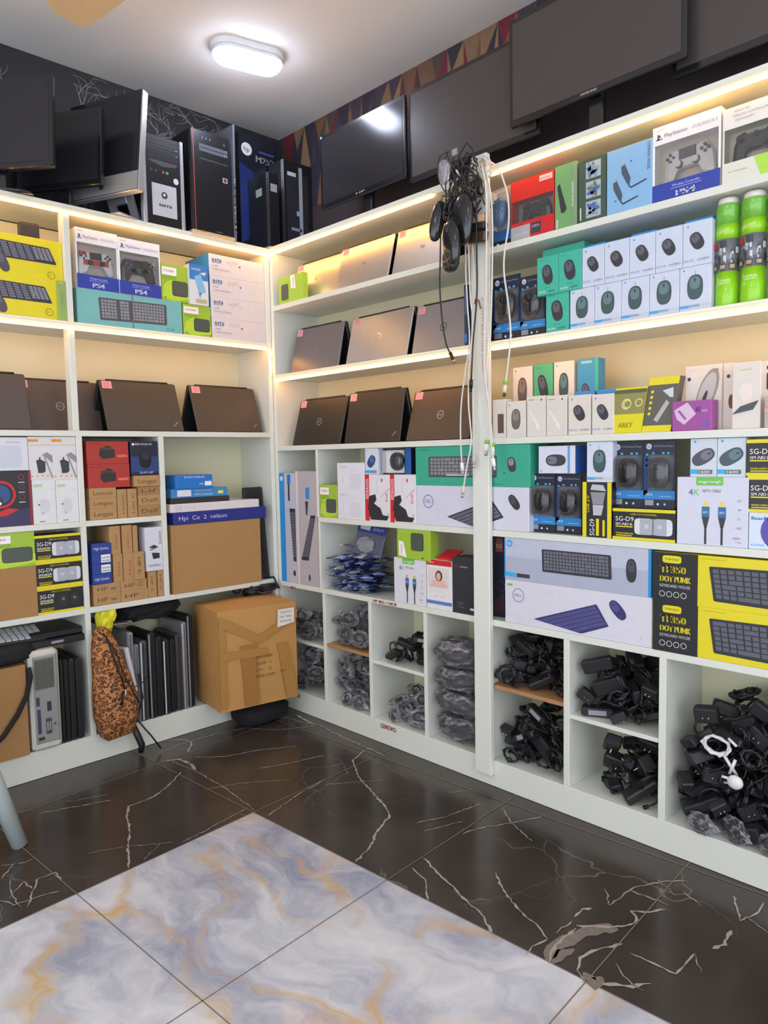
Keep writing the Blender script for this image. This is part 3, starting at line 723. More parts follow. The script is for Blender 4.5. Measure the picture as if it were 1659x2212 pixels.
lo2, t2 = place('keyboard_box', 'keyboard box', 'yellow wireless keyboard and mouse box, upper of two on the top left shelf', 'L', (-150, 147, 520, 600), t1, .020, .13, YEL, lambda m: art_kb_yellow(m, .93, (.90, .12)), 'yellow keyboard boxes on the left shelf', h=.147, fix=True)
place('small_box', 'small box', 'slim green box standing in front of the yellow keyboard boxes', 'L', (127, 153, 606, 692), z, -.0, .011, mat('8cab5c', .4), lambda m: (m.text('lllllllllllll', .2, .93, .03, WHT, 1, w=.5), m.text('ooooooo', .56, .4, .05, mat('5f7f3a'), 1, w=.3, rot=PI/2)), h=.168)
b = MB(); b.box(0, 0, 0, .085, .05, .004, BLK); b.box(.008, .01, .004, .078, .045, .066, mat('3a2f2c', .5), .004); b.box(.012, .008, .010, .074, .012, .058, mat('2a2322', .35)); b.ell(0, 0, .001, .001, BLK, 1)
u, zz = at('L', 38, 500, .06); b.obj('webcam_stand', None, W3('L', u, .06, t2), (0, 0, ROT['L']-.12), 'small dark brown device standing on top of the yellow keyboard boxes', 'device')
tk, tt = place('keyboard_box', 'keyboard box', 'teal keyboard box held by a red rubber band under the game controllers', 'L', (168, 395, 620, 696), z, .012, .14, TEAL2, lambda m: (m.keys([(.19, .80), (.84, .84), (.84, .22), (.20, .16)], mat('4b4f58', .5), mat('8a8d96', .5), 6, 21, 1, gaps=(5, 9)), m.rect(.50, 0, .508, 1, mat('8a5f55'), 4), m.text('K120', .84, .07, .07, mat('41696a'), 1, w=.07)), h=.138)
place('controller_box', 'game controller box', 'white and blue game controller box with a red and white pad, left of two', 'L', (167, 258, 490, 612), tt, .014, .06, parts=window_pack(ps_front, WHT, (.03, .24, .97, .76), ps_obj(mat('cfd3d6', .35), [mat('26262a', .3), mat('2a2a2e', .3), mat('1b1b1e', .4)], mat('b5362c', .35)), mat('b3a79b', .6)), h=.205)
place('controller_box', 'game controller box', 'white and blue game controller box with a multicoloured dark pad, right of two', 'L', (259, 349, 512, 628), tt, .010, .06, parts=window_pack(ps_front, WHT, (.03, .24, .97, .76), ps_obj(mat('2d2f38', .3), [mat('1c1c20', .3), mat('26262a', .3), mat('1b1b1e', .4)], None, [mat('3f8f6a', .4), mat('9a4a7a', .4), mat('3f7fb0', .4), mat('7a9a3f', .4)]), mat('b3a79b', .6)), h=.205)
_, tb = place('hard_drive_box', 'hard drive box', 'green hard drive box below another, beside the toner boxes', 'L', (397, 457, 655, 730), z, .012, .05, LIME, art_toshiba, 'green hard drive boxes', h=.138)
place('hard_drive_box', 'hard drive box', 'green hard drive box on the teal keyboard box right of the controllers', 'L', (350, 410, 568, 645), tt, .016, .05, LIME, art_toshiba, 'green hard drive boxes')
place('charger_box', 'charger box', 'blue and white charger box standing on a green hard drive box', 'L', (411, 452, 569, 652), tb, .002, .055, mat('d5d9e2', .4), lambda m: (m.rect(0, .62, 1, 1, mat('2f7cc4', .4), 1), m.text('CHARGER', .1, .86, .05, WHT, 2, w=.5), m.poly([(.25, .7), (.6, .78), (.85, .35), (.5, .25)], mat('7fb8dc', .4), 2), m.poly([(.48, .30), (.6, .32), (.52, .17)], mat('4a80a5'), 2), m.poly([(.55, .80), (.9, .84), (.8, .74)], mat('e8e0a8'), 3), m.rect(.3, .05, .9, .15, mat('b5b58a'), 1)))
zz = z
for k, (dot, nm) in enumerate(((mat('b52a2a', .4), 'red'), (mat('e0d822', .4), 'yellow'), (mat('4a78c8', .4), 'blue'), (mat('5a4a48', .4), 'black'))):
    _, zz = place('toner_box', 'toner box', 'white laser toner box with a %s dot, %s of the stack of four' % (nm, ('bottom', 'second up', 'third up', 'top')[k]), 'L', (458-k*2.2, 584, 600, 700), zz, .012, .2, mat('dad2d4', .45),
        lambda m, dot=dot: (art_asta(m, dot), m.add([(-.0004, 0, 0), (-.0004, 0, m.h), (-.0004, .199, m.h), (-.0004, .199, 0)], [(0, 1, 2, 3)], mat('2f8ac8', .4))), 'white toner boxes', h=.092, fix=True)

# ================================================================== LEFT SHELF, fourth row (z = s4)
z = ZL['s4']
_, ta = place('headset_box', 'headset box', 'black and red gaming headset box with round icons', 'L', (-70, 73, 1019, 1136), z, .006, .1, mat('8f2434', .4), lambda m: (
    m.rect(0, 0, .955, 1, mat('20222c', .4), 1), m.poly([(0, .18), (.95, .32), (.95, 0), (0, 0)], mat('34305a', .4), 2), m.ring(.52, .58, .05, .009, RED, 3, 26), m.ell(.50, .58, .036, .036, mat('274a86', .3), 3), m.ell(.46, .46, .02, .02, DGR, 4), m.ell(.49, .42, .006, .006, WHT, 5),
    m.poly([(.1, .15), (.6, .20), (.78, .30), (.62, .33), (.40, .24)], RED, 3), [(m.ring(.84, c, .010, .0015, mat('b03a48'), 3), m.rect(.79, c-.10, .89, c-.085, LGT, 3)) for c in (.88, .70, .52)]))
_, _t = place('power_adapter_box', 'charger box', 'large white power adapter box on the gaming headset box', 'L', (-60, 63, 944, 1019), ta, .006, .1, mat('d3d6de', .4), lambda m: (m.text('Power Adapter', .62, .83, .05, GRY, 1, w=.24), m.ell(.52, .42, m.w*.36, m.h*.33, mat('c3c9d6', .4), 1, p=8)))
for k, (a, b, lab) in enumerate(((73, 124, 'left'), (124, 179, 'right'))):
    _, tw = place('charger_box', 'charger box', 'pale charger box with a green tag, %s one of the lower pair' % lab, 'L', (a, b, 1037, 1131), z, .008, .08, mat('dadcde', .45), lambda m: (m.rect(.05, .84, .42, .90, mat('a9cf9a'), 1), m.text('20W', .75, .76, .05, LGT, 1), m.ell(.5, .40, m.w*.22, m.h*.16, mat('cdd0d6'), 1, p=3), m.ell(.26, .44, .003, .003, DGR, 2), m.ell(.40, .24, .003, .003, GRY, 2), m.rect(.25, .05, .5, .065, DGR, 1)), 'pale charger boxes on the left shelf', h=.150)
    place('charger_box', 'charger box', 'white charger box with an orange tag, %s one of the upper pair' % lab, 'L', (a-9, b-8, 943, 1037), tw, .008, .07, mat('d7d5d6', .45), lambda m: (m.rect(0, .88, .42, .94, ORG, 1), m.text('SUPER FAST CHARGER', .05, .79, .03, mat('e0a07a'), 1, w=.9), m.poly([(.55, .58), (.78, .64), (1, .55), (1, .38), (.72, .52)], mat('8c8a94'), 1), m.poly([(.62, .55), (.70, .52), (1, .04), (.93, .04)], GRY, 2),
        m.poly([(.30, .45), (.42, .47), (.44, .53), (.48, .53), (.49, .47), (.68, .42), (.68, .20), (.58, .16), (.36, .16), (.36, .24)], mat('33353f', .4), 3), [m.ell(.1+.22*q, .09, .0032, .0032, ORG, 2) for q in range(4)]), 'white charger boxes with orange tags', h=.158)
def red_ad(m):
    m.poly([(.28, .4), (.32, .72), (.62, .68), (.66, .62), (.66, .28), (.36, .22)], mat('2b2629', .4), 1); m.poly([(.32, .72), (.62, .68), (.64, .60), (.32, .62)], DGR, 2); m.poly([(.4, .72), (.45, .82), (.55, .78), (.6, .70)], mat('2b2629'), 1)
    m.rect(.70, .28, .98, .42, mat('d2423a'), 1); m.text('ADAPTER', .72, .31, .07, mat('f0b0a0'), 2, w=.22); m.text('ORIGINAL', .08, .86, .06, mat('7c221e'), 1, w=.3)
# small brown cartons, left group
def brown(px, zb, lab, note=None, nrot=0, dep=.16, h=None, d=.008, c=CARD, a=.15, bb=.3, hh=.4, w=.7, ink='6b4a2b', cell='fourth'):
    art = (lambda m: (m.text(note, a, bb, hh, mat(ink, .7), 1, w=w, rot=nrot))) if note else None
    return place('small_carton', 'small carton', lab, 'L', px, zb, d, dep, c, art, 'small brown cartons on the left shelf', h=h)
_, q1 = brown((195, 254, 1099, 1122), z, 'brown carton marked Lengao, bottom of three under the red boxes', 'Lengao', h=.039)
_, q2 = brown((194, 253, 1077, 1099), q1, 'brown carton marked Lengao, middle of three under the red boxes', 'Lengao', h=.038)
_, q3 = brown((193, 252, 1055, 1077), q2, 'brown carton marked Lenovo, top of three under the red boxes', 'Lenovo', h=.036)
brown((255, 276, 1057, 1118), z, 'upright brown carton marked Lenovo, left of two standing', 'Lenovo', PI/2, h=.111, a=.7, bb=.15, hh=.09, w=.7)
brown((277, 298, 1056, 1117), z, 'upright brown carton marked Len C, right of two standing', 'Len C', PI/2, h=.109, a=.7, bb=.15, hh=.09, w=.7)
_, w1 = brown((299, 354, 1092, 1115), z, 'plain brown carton, lowest of the right stack of three', 'Dell', h=.041, c=CARD2)
_, w2 = brown((299, 353, 1070, 1092), w1, 'brown carton in the middle of the right stack of three', 'Dell', h=.037)
_, w3 = brown((298, 352, 1051, 1070), w2, 'brown carton faintly marked Lif, second from top in the right stack', 'Lif', h=.034, c=CARD2)
_, w4 = brown((290, 352, 1028, 1051), w3, 'wider brown carton marked Lengao under the blue mouse box', 'Lengao', h=.038, d=.0)
_, r1 = place('adapter_box', 'adapter box', 'red laptop adapter box, lower of two', 'L', (191, 282, 1003, 1055), q3, .008, .15, BRED, red_ad, 'red adapter boxes', h=.088)
_, r2 = place('adapter_box', 'adapter box', 'red laptop adapter box, upper of two', 'L', (188, 279, 953, 1003), r1, .008, .15, BRED, red_ad, 'red adapter boxes', h=.088)
place('mouse_box', 'boxed mouse', 'dark blue mouse box standing on the wider brown carton', 'L', (284, 343, 953, 1027), w4, .008, .09, mat('20304f', .4), lambda m: (m.rect(0, 0, 1, 1, mat('1b2236', .4), 1), m.rect(.0, .1, 1, .55, mat('263f78', .4), 2), m.mouse(.52, .50, m.w*.22, m.h*.28, mat('15161c', .3), mat('2c3140', .25), l=3), m.text('WIRED MOUSE 1200', .12, .89, .05, WHT, 3, w=.66), m.ell(.09, .91, .005, .005, WHT, 3), m.text('SLIM HP', .3, .06, .06, LGT, 3, w=.5)))

# third cell: large carton with flat boxes on it (stands on s5)
z5 = ZL['s5']
def art_big(m): m.rect(.02, 0, .028, 1, CARD2, 1)
big, tb1 = place('carton', 'carton', 'large plain brown carton under the flat white and navy boxes', 'L', (376, 566, 1135, 1280), z5, -.004, .24, mat('a8814f', .8, var=.05, scale=14), art_big, h=.295)
_, f1 = place('flat_box', 'flat box', 'navy blue flat box with white script and a creased lid on the large carton', 'L', (376, 575, 1108, 1130), tb1, -.006, .22, mat('262f80', .35), lambda m: (m.text('Hpi  Ce  2  nelaon', .05, .35, .35, mat('c8c4e8'), 1, w=.5),), h=.034)
_, f2 = place('flat_box', 'flat box', 'white flat box lying on the navy flat box', 'L', (368, 560, 1090, 1112), f1, .0, .22, mat('dcd6d6', .45), lambda m: (m.rect(.05, .2, .12, .8, LGT, 1), m.text('WHS  PASTE', .15, .3, .4, LGT, 1, w=.3)), h=.034)
_, f3 = place('flat_box', 'flat box', 'dark flat box between the white flat box and the blue router box', 'L', (368, 496, 1077, 1090), f2, .012, .2, mat('2c2a2c', .45), None, h=.022)
_, f4 = place('router_box', 'router box', 'light blue router box with a white label, below the royal blue one', 'L', (370, 492, 1057, 1078), f3, .012, .17, mat('3d87c0', .4), lambda m: (m.rect(.10, .15, .34, .85, mat('dfe6ee'), 1), m.text('WIRELESS ROUTER', .40, .66, .15, mat('a9d2ee'), 1, w=.3), m.text('DRTC bandwidth', .40, .2, .22, mat('cfe6f6'), 1, w=.32), m.ell(.87, .45, .014, .007, mat('e0e052'), 1, p=4)), h=.042)
place('router_box', 'router box', 'royal blue flat box with a white label on top of the pile', 'L', (380, 460, 1027, 1057), f4, .0, .15, mat('1f73c4', .35), lambda m: (m.text('XP PRO WIRELESS', .22, .78, .12, WHT, 1, w=.56), m.text('300', .62, .25, .15, mat('bcd8f2'), 1, w=.12), m.rect(.78, .18, .97, .5, WHT, 1)), h=.054)
b = MB(); b.box(0, 0, 0, .105, .022, .44, mat('1c1c20', .5), .004); b.face(.105, .44)
for r in range(16):
    for c in range(4): b.box(.012+c*.021, -.003, .02+r*.025, .030+c*.021, 0, .041+r*.025, mat('121214', .4), .001)
u = -.024-.108; b.obj('keyboard', None, W3('L', u, .03, z5+.003), (-.10, 0, ROT['L']), 'black keyboard standing on end beside the large carton', 'keyboard')

# ================================================================== LEFT SHELF, fifth row
z = z5
_, c1 = place('carton', 'carton', 'plain brown carton under the green hard drive box at the far left', 'L', (-90, 84, 1240, 1344), z, .004, .2, mat('a67c4e', .8), lambda m: m.rect(0, 0, 1, .012, CARD2, 1), h=.166)
place('hard_drive_box', 'hard drive box', 'large green hard drive box on a brown carton at the far left', 'L', (-40, 78, 1150, 1250), c1, .004, .08, LIME, art_toshiba, 'green hard drive boxes', h=.148)
zz = z
for k, (a, b_, nm) in enumerate(((83, 188, 'bottom'), (79, 187, 'middle'), (76, 186, 'top'))):
    _, zz = place('speaker_box', 'speaker box', 'black and yellow speaker box on the left shelf, %s of the stack of three' % nm, 'L', (a, b_, 1100, 1200), zz, .005, .1, mat('1f1f22', .4), lambda m, k=k: art_speaker(m, 'black' if k == 0 else 'grey'), 'black and yellow speaker boxes on the left shelf', h=.101, fix=True)
_, g1 = brown((203, 262, 1286, 1308), z, 'brown carton at the bottom left of the fifth row', 'HP w', h=.040)
_, g2 = brown((202, 261, 1264, 1286), g1, 'brown carton on the bottom left carton of the fifth row', 'HP w', h=.038)
_, g3 = brown((262, 321, 1278, 1300), z, 'brown carton beside the bottom left one in the fifth row', 'HP .', h=.040)
_, g4 = brown((261, 318, 1256, 1278), g3, 'brown carton marked HP C lying under the upright cartons', 'HP C', h=.038)
brown((321, 340, 1235, 1296), z, 'upright brown carton marked HP C, left of two at the right end', 'HP C', -PI/2, h=.112, a=.3, bb=.8, hh=.1, w=.6)
brown((342, 361, 1230, 1290), z, 'upright brown carton marked HP C, right of two at the right end', 'HP C', -PI/2, h=.112, a=.3, bb=.8, hh=.1, w=.6)
zz = g2
for k in range(4):
    _, zz = place('cable_box', 'small box', 'dark blue small box marked Quality, %s of the stack of four' % ('bottom', 'second up', 'third up', 'top')[k], 'L', (201-k*.9, 243-k*.4, 1173, 1196), zz, .004, .12, mat('28408f', .4), (lambda m: (m.text('High Quality', .1, .4, .26, mat('d5d9ee'), 1, w=.75))) if k in (0, 3) else (lambda m: (m.rect(.45, .12, .93, .88, WHT, 1), m.text('lllllllll', .5, .5, .2, DGR, 2, w=.38), m.text('lllllllll', .5, .2, .2, DGR, 2, w=.38))), 'dark blue small boxes', h=.0415, fix=True)
_, h1 = brown((246, 267, 1197, 1257), g2+.0, 'upright brown carton with red writing in the middle row, left', 'Mild', PI/2, h=.118, a=.7, bb=.2, hh=.09, w=.5, ink='a8532f')
_, h2 = brown((268, 291, 1195, 1255), g4, 'upright brown carton with red writing in the middle row, right', 'Mod', PI/2, h=.116, a=.7, bb=.2, hh=.09, w=.5, ink='a8532f')
_, h3 = brown((292, 314, 1193, 1252), g4, 'upright brown carton marked HP C in black in the middle row', 'HP C', -PI/2, h=.116, a=.3, bb=.8, hh=.12, w=.6, ink='2a2420', d=-.004)
brown((238, 262, 1137, 1197), h1, 'upright brown carton marked Dell in the top row of upright cartons', 'Dell', PI/2, h=.112, a=.7, bb=.2, hh=.09, w=.5, ink='a8532f')
brown((265, 287, 1135, 1195), h2, 'upright brown carton marked PRO in the top row of upright cartons', 'PRO', PI/2, h=.112, a=.7, bb=.2, hh=.09, w=.5, ink='a8532f', dep=.12)
brown((288, 299, 1135, 1192), h3, 'narrow upright brown carton beside the white adapter box', None, h=.108, d=.01, dep=.12)
place('adapter_box', 'adapter box', 'white laptop adapter box with a picture of a black adapter', 'L', (316, 359, 1140, 1232), z+.1128, .003, .06, mat('d6d6e2', .4), lambda m: (m.text('ADAPTER', .80, .90, .06, DGR, 1, w=.3, rot=-PI/2), m.rect(.2, .85, .5, .87, LGT, 1), m.poly([(.35, .42), (.8, .40), (.8, .28), (.42, .27)], mat('2c2c32'), 1), m.poly([(.2, .55), (.5, .60), (.75, .54), (.5, .50), (.3, .53)], DGR, 1), m.rect(.25, .48, .45, .50, DGR, 1), m.text('GENERIC', .12, .10, .05, DGR, 1, w=.75)), h=.170)

# ================================================================== RIGHT SHELF left of post, row four (z = s4)
z = ZR['s4']
place('hard_drive_box', 'hard drive box', 'green hard drive box left of the white charger boxes near the corner', 'R', (692, 729, 1047, 1117), z, .004, .05, LIME, art_toshiba, 'green hard drive boxes', h=.132)
def art_ch2(m): m.text('TOYOTA', .10, .84, .05, GRY, 1, w=.28); m.text('Adapter', .48, .72, .04, LGT, 1, w=.25); m.ell(.66, .34, m.w*.2, m.h*.28, mat('d2d4dc'), 1, p=7); m.rect(.2, .25, .22, .6, LGT, 1)
_, a1 = place('charger_box', 'charger box', 'white power adapter box, lower of two beside the green box', 'R', (730, 789, 1060, 1120), z, .003, .06, mat('dcdce6', .4), art_ch2, 'white power adapter boxes', h=.112)
place('charger_box', 'charger box', 'white power adapter box, upper of two beside the green box', 'R', (729, 788, 1000, 1060), a1, .003, .06, mat('dcdce6', .4), art_ch2, 'white power adapter boxes', h=.114)
def art_react(m): m.rect(0, 0, .17, 1, RED, 1); m.text('REDRAGON', .145, .48, .09, WHT, 2, w=.42, rot=PI/2); m.poly([(.18, .54), (.42, .58), (.46, .46), (.36, .38), (.62, .28), (.70, .14), (.95, .12), (.86, .03), (.22, .03), (.10, .25)], mat('2d2b30', .4), 2); m.poly([(0, .3), (.16, .22), (.12, 0), (0, 0)], mat('d8262c'), 3); m.text('Gaming Series', .50, .60, .05, LGT, 1, w=.3, rot=PI/2); m.poly([(.95, .72), (.62, .52), (.63, .51), (.96, .70)], mat('d89a9a'), 1); m.ell(.68, .88, .004, .008, RED, 1); m.text('llull', .9, .42, .06, RED, 2, w=.18, rot=PI/2); m.text('oooooo', .93, .1, .05, GRY, 2, w=.1, rot=PI/2)
for k, (a, b_) in enumerate(((790, 844), (844, 899))):
    _, a2 = place('gaming_box', 'gaming accessory box', 'white box with a red spine and a black gaming accessory, %s of two' % ('left', 'right')[k], 'R', (a, b_, 1025, 1124), z, .003, .07, mat('dcdae0', .4), art_react, 'white and red gaming boxes', h=.186)
place('mouse_box', 'boxed mouse', 'small white box with a blue mouse on the left red-spined box', 'R', (789, 817, 968, 1024), a2, .004, .06, mat('cfd4e4', .4), lambda m: (m.ell(.15, .9, .003, .003, BLU2, 1), m.mouse(.5, .5, m.w*.24, m.h*.25, mat('2e4a7c', .35), mat('4a6aa2', .3), rot=-.7), m.rect(0, .05, .5, .16, CYA, 1), m.rect(.5, .05, .9, .16, GRY, 1)), h=.108)
def bl_side(root, w, h, dep):
    m = MB(); m.face(w, h); m.box(0, 0, 0, w, dep, h, mat('20263a', .35)); m.rect(.82, 0, 1, 1, mat('2a63a8', .35), 1); [m.ell(.12+.05*(k % 2), .2+.2*k, .006, .005, CYA, 1) for k in range(4)]; m.rect(.22, .02, .8, .98, mat('3e4658', .3), 1); m.obj('backing_card', root)
    q = MB(); q.M = Matrix.Translation((w*.6, -.006, h*.5)); ts = mouse_solid(q, w*.42, h*.72, mat('121318', .1, coat=.6)); wheel_on(q.obj('mouse', root), q.M, *ts)
    g = MB(); g.box(.22*w, -.026, .06*h, .8*w, -.0012, .94*h, film(opacity=.0, rough=.04, bump=.2)); g.obj('clear_blister', root)
place('blister_pack', 'boxed mouse', 'dark blue blister pack lying sideways on the white and red gaming boxes', 'R', (821, 889, 970, 1024), a2, .035, .05, parts=bl_side, h=.100)
# keyboard boxes that run behind the post
def art_dell(m, kc=KBB, kk=KEYD, kq=[(.40, .10), (.82, .66), (.93, .26), (.62, -.02)], mo=(.76, .70, -.6), logo=(.12, .60)):
    m.ring(logo[0], logo[1], .026, .0035, mat('6c80b4', .5), 1, 28); m.text('DELL', logo[0]-.016/m.w, logo[1]-.006/m.h, .014/m.h, mat('5268a0'), 1, w=.032/m.w)
    m.keys([(.30, .24), (.70, .70), (.80, .30), (.56, .02)], kc, kk, 5, 16, 1); m.mouse(.885, .66, m.h*.10, m.h*.19, kc, mat('4a4b58', .3), rot=.7)
_, d1 = place('keyboard_box', 'keyboard box', 'white keyboard and mouse box running behind the post under a green one', 'R', (900, 1143, 1048, 1135), z, .006, .13, mat('cfd0df', .4), art_dell, 'white keyboard combo boxes', h=.170)
place('keyboard_box', 'keyboard box', 'green keyboard and mouse box running behind the post', 'R', (898, 1145, 963, 1047), d1, .006, .12, mat('37a489', .4), lambda m: (m.text('WESDAR', .04, .90, .04, mat('1e6f5d'), 1, w=.11), m.keys([(.13, .74), (.74, .74), (.74, .22), (.13, .22)], mat('4a4c52', .5), mat('85878e', .5), 5, 17, 1), m.rect(.3, .26, .5, .29, LGT, 3), m.mouse(.86, .53, m.w*.03, m.h*.17, DGR, GRY, rot=.2), m.text('WIRELESS', .66, .05, .04, mat('1e6f5d'), 1, w=.12), m.ell(.80, .33, .003, .003, DGR, 1), m.text('L', .92, .85, .05, mat('1e6f5d'), 1)), h=.143)

# row five left of post (z = s5)
z = ZR['s5']
def spine_kb(spine, body, logo, kb_lo):
    def f(m):
        m.rect(0, 0, .30, 1, spine, 1)
        if logo: hp_logo(m, .15, .95, .010, 2, WHT, BLU)
    return f
place('keyboard_box', 'keyboard box', 'blue-spined grey keyboard box standing upright beside the corner panel', 'R', (608, 643, 1022, 1254), z, .004, .16, mat('b9bdd0', .4), lambda m: (m.rect(0, 0, .32, 1, mat('1f8fdc', .4), 1), hp_logo(m, .16, .95, .011, 2, WHT, BLU), m.rect(.52, .9, .72, .99, mat('1f78c8'), 1), m.keys([(.62, .68), (.98, .68), (.98, .20), (.80, .20)], KBB, KEYD, 16, 4, 1), m.rect(.55, .75, .66, .9, DGR, 1), m.ell(.84, .09, .010, .014, DGR, 1)), 'keyboard boxes standing on end', h=.430)
place('keyboard_box', 'keyboard box', 'pale keyboard box standing upright with a black keyboard picture', 'R', (644, 689, 1018, 1264), z, .003, .16, mat('b4aeb4', .4), lambda m: (m.rect(.0, .0, .12, 1, mat('d6ced2'), 1), m.rect(.48, .76, .66, .86, mat('2f8ac8'), 1), m.keys([(.70, .62), (.93, .62), (.55, .22), (.20, .22)], KBB, KEYD, 18, 4, 1), m.ell(.58, .07, .007, .016, DGR, 1), m.poly([(.45, .74), (.60, .74), (.54, .62), (.48, .62)], DGR, 1)), 'keyboard boxes standing on end', h=.435)
_, k1 = place('cable_box', 'cable box', 'white and green video cable box left of the post, under a green hard drive box', 'R', (852, 921, 1203, 1303), z, .004, .07, mat('d5d6de', .4), lambda m: art_4k(m, False), h=.188)
place('hard_drive_box', 'hard drive box', 'green hard drive box standing on the small video cable box', 'R', (858, 930, 1137, 1206), k1, .0, .05, LIME, art_toshiba_up, 'green hard drive boxes', h=.138)
def art_camera(m):
    m.rect(0, .89, 1, 1, RED, 1); m.text('Canon', .04, .93, .035, WHT, 2, w=.25); m.rect(.08, .44, .88, .84, mat('d8cfcb'), 1)
    m.ell(.5, .68, m.w*.14, m.h*.11, mat('4a3430'), 2); m.ell(.49, .67, m.w*.09, m.h*.08, mat('d8a890'), 3); m.poly([(.12, .46), (.3, .60), (.5, .58), (.7, .60), (.86, .46)], mat('dcb6b0'), 3)
    m.text('All-in-One', .14, .36, .035, LGT, 1, w=.6); m.text('65  48', .3, .25, .04, mat('b8bede'), 1, w=.4); m.rect(0, .10, 1, .17, mat('5a7cba'), 1)
_, k2 = place('printer_supply_box', 'printer supply box', 'white box with red band and a person photo, left of the black box', 'R', (922, 977, 1207, 1318), z, .004, .08, mat('e0dede', .4), art_camera, h=.192)
b = MB(); b.box(0, 0, 0, .055, .07, .004, RED); b.M = Matrix.Rotation(.35, 4, 'X'); b.box(0, 0, .004, .075, .07, .010, RED); b.face(.075, .07)
u = u_at('R', 945, k2, .02); b.obj('ink_packet', None, W3('R', u, .02, k2), (0, 0, 0), 'red folded flap of card lying on the white and red box', 'packet')
place('ssd_box', 'drive box', 'matt black box with grey lettering next to the post', 'R', (978, 1030, 1202, 1333), z, .006, .08, mat('2b2c33', .45), lambda m: (m.text('DATO', .10, .82, .025, RED, 1, w=.2), m.text('DS700', .34, .82, .025, LGT, 1, w=.3), m.text('SSD', .2, .16, .05, mat('6a6c74'), 1, w=.25), m.text('DP5700', .2, .10, .03, mat('6a6c74'), 1, w=.3), m.rect(.74, .08, .95, .12, LGT, 1)), h=.212)
place('game_box', 'game box', 'dark box with colourful print, top corner visible behind the post', 'R', (1058, 1089, 1155, 1340), z, .05, .12, mat('262a3c', .4), lambda m: (m.rect(.45, .80, .95, .97, mat('8a4a4a'), 1), m.text('00 LOL', .5, .85, .05, mat('d8c8a8'), 2, w=.4), m.ring(.8, .38, .02, .003, mat('5a3444'), 1), m.poly([(.3, .2), (1, .3), (1, .1), (.3, .02)], mat('4a2c34'), 1)), h=.29)

# ================================================================== RIGHT SHELF right of post, row four
z = ZR['s4']
_, bt = blister('R', (1146, 1200, 1022, 1153), z, 'dark blister pack with a black mouse, left of the lower pair', 'dark mouse blister packs right of the post')
blister('R', (1201, 1256, 1024, 1157), z, 'dark blister pack with a black mouse, right of the lower pair', 'dark mouse blister packs right of the post')
place('mouse_box', 'boxed mouse', 'white mouse box lying sideways on the pair of dark blister packs', 'R', (1163, 1243, 964, 1023), bt, .012, .075, mat('d2d6e6', .4), lambda m: (m.mouse(.48, .48, m.h*.2, m.w*.26, DGR, mat('6d7484', .35), rot=PI/2), m.ell(.08, .1, .003, .003, BLU2, 1), m.rect(.80, 0, .86, 1, mat('6a9ad8'), 1), m.add([(m.w+.0004, 0, 0), (m.w+.0004, .074, 0), (m.w+.0004, .074, m.h), (m.w+.0004, 0, m.h)], [(0, 1, 2, 3)], mat('2f5fb0', .4))), h=.085)
_, s1 = place('speaker_box', 'speaker box', 'speaker box standing upright with yellow edges between blister packs', 'R', (1258, 1321, 1041, 1163), z, .006, .09, mat('232226', .4), art_speaker_tall, h=.200)
place('mouse_box', 'boxed mouse', 'white mouse box standing on the upright speaker box', 'R', (1267, 1323, 953, 1040), s1, .006, .05, mat('cdd4e4', .4), art_mouse_up, h=.122)
_, s2 = place('speaker_box', 'speaker box', 'speaker box lying under two dark blister packs', 'R', (1323, 1459, 1097, 1175), z, .006, .09, mat('1f1f22', .4), art_speaker, h=.124)
blister('R', (1323, 1390, 955, 1096), s2, 'dark blister pack with a glossy black mouse, left on the speaker box', 'dark mouse blister packs right of the post')
blister('R', (1390, 1458, 953, 1096), s2, 'dark blister pack with a glossy grey mouse, right on the speaker box', 'dark mouse blister packs right of the post', body=mat('3c3e44', .15, coat=.4))
_, s3 = place('cable_box', 'cable box', 'large white and green video cable box right of the post', 'R', (1461, 1615, 1030, 1180), z, .004, .08, mat('ced1e0', .4), art_4k, h=.232)
place('mouse_box', 'boxed mouse', 'white box with a slate mouse, left on the large video cable box', 'R', (1490, 1548, 945, 1031), s3, .010, .07, mat('c8d0dc', .4), lambda m: art_mouse_side(m, mat('4a4a58', .35), mat('6f6f80', .3)), 'white mouse boxes on the cable box', h=.127)
place('mouse_box', 'boxed mouse', 'white box with a teal grey mouse, right on the large video cable box', 'R', (1548, 1611, 942, 1031), s3, .010, .07, mat('c8d4dc', .4), lambda m: art_mouse_side(m, mat('3f5560', .35), mat('587480', .3)), 'white mouse boxes on the cable box', h=.128)
_, s4 = place('router_box', 'router box', 'white and blue box under the speaker boxes at the right edge', 'R', (1616, 1760, 1106, 1190), z, .006, .09, mat('cfdcec', .4), lambda m: (m.text('BearPad', .04, .80, .09, mat('3a93d8'), 1, w=.34, bold=.006), m.ell(.50, .5, .05, .05, mat('5a50a8'), 1), m.rect(.3, .10, 1, .16, CYA, 1), m.text('KIWI', .04, .08, .07, CYA, 1, w=.2)), h=.118)
zz = s4
for k in range(2):
    _, zz = place('speaker_box', 'speaker box', 'black and yellow speaker box at the right edge, %s of two' % ('lower', 'upper')[k], 'R', (1613-k*2, 1775, 941, 1030), zz, .006, .09, mat('26262a', .4), art_speaker, 'speaker boxes at the right edge', h=.0975, fix=True)

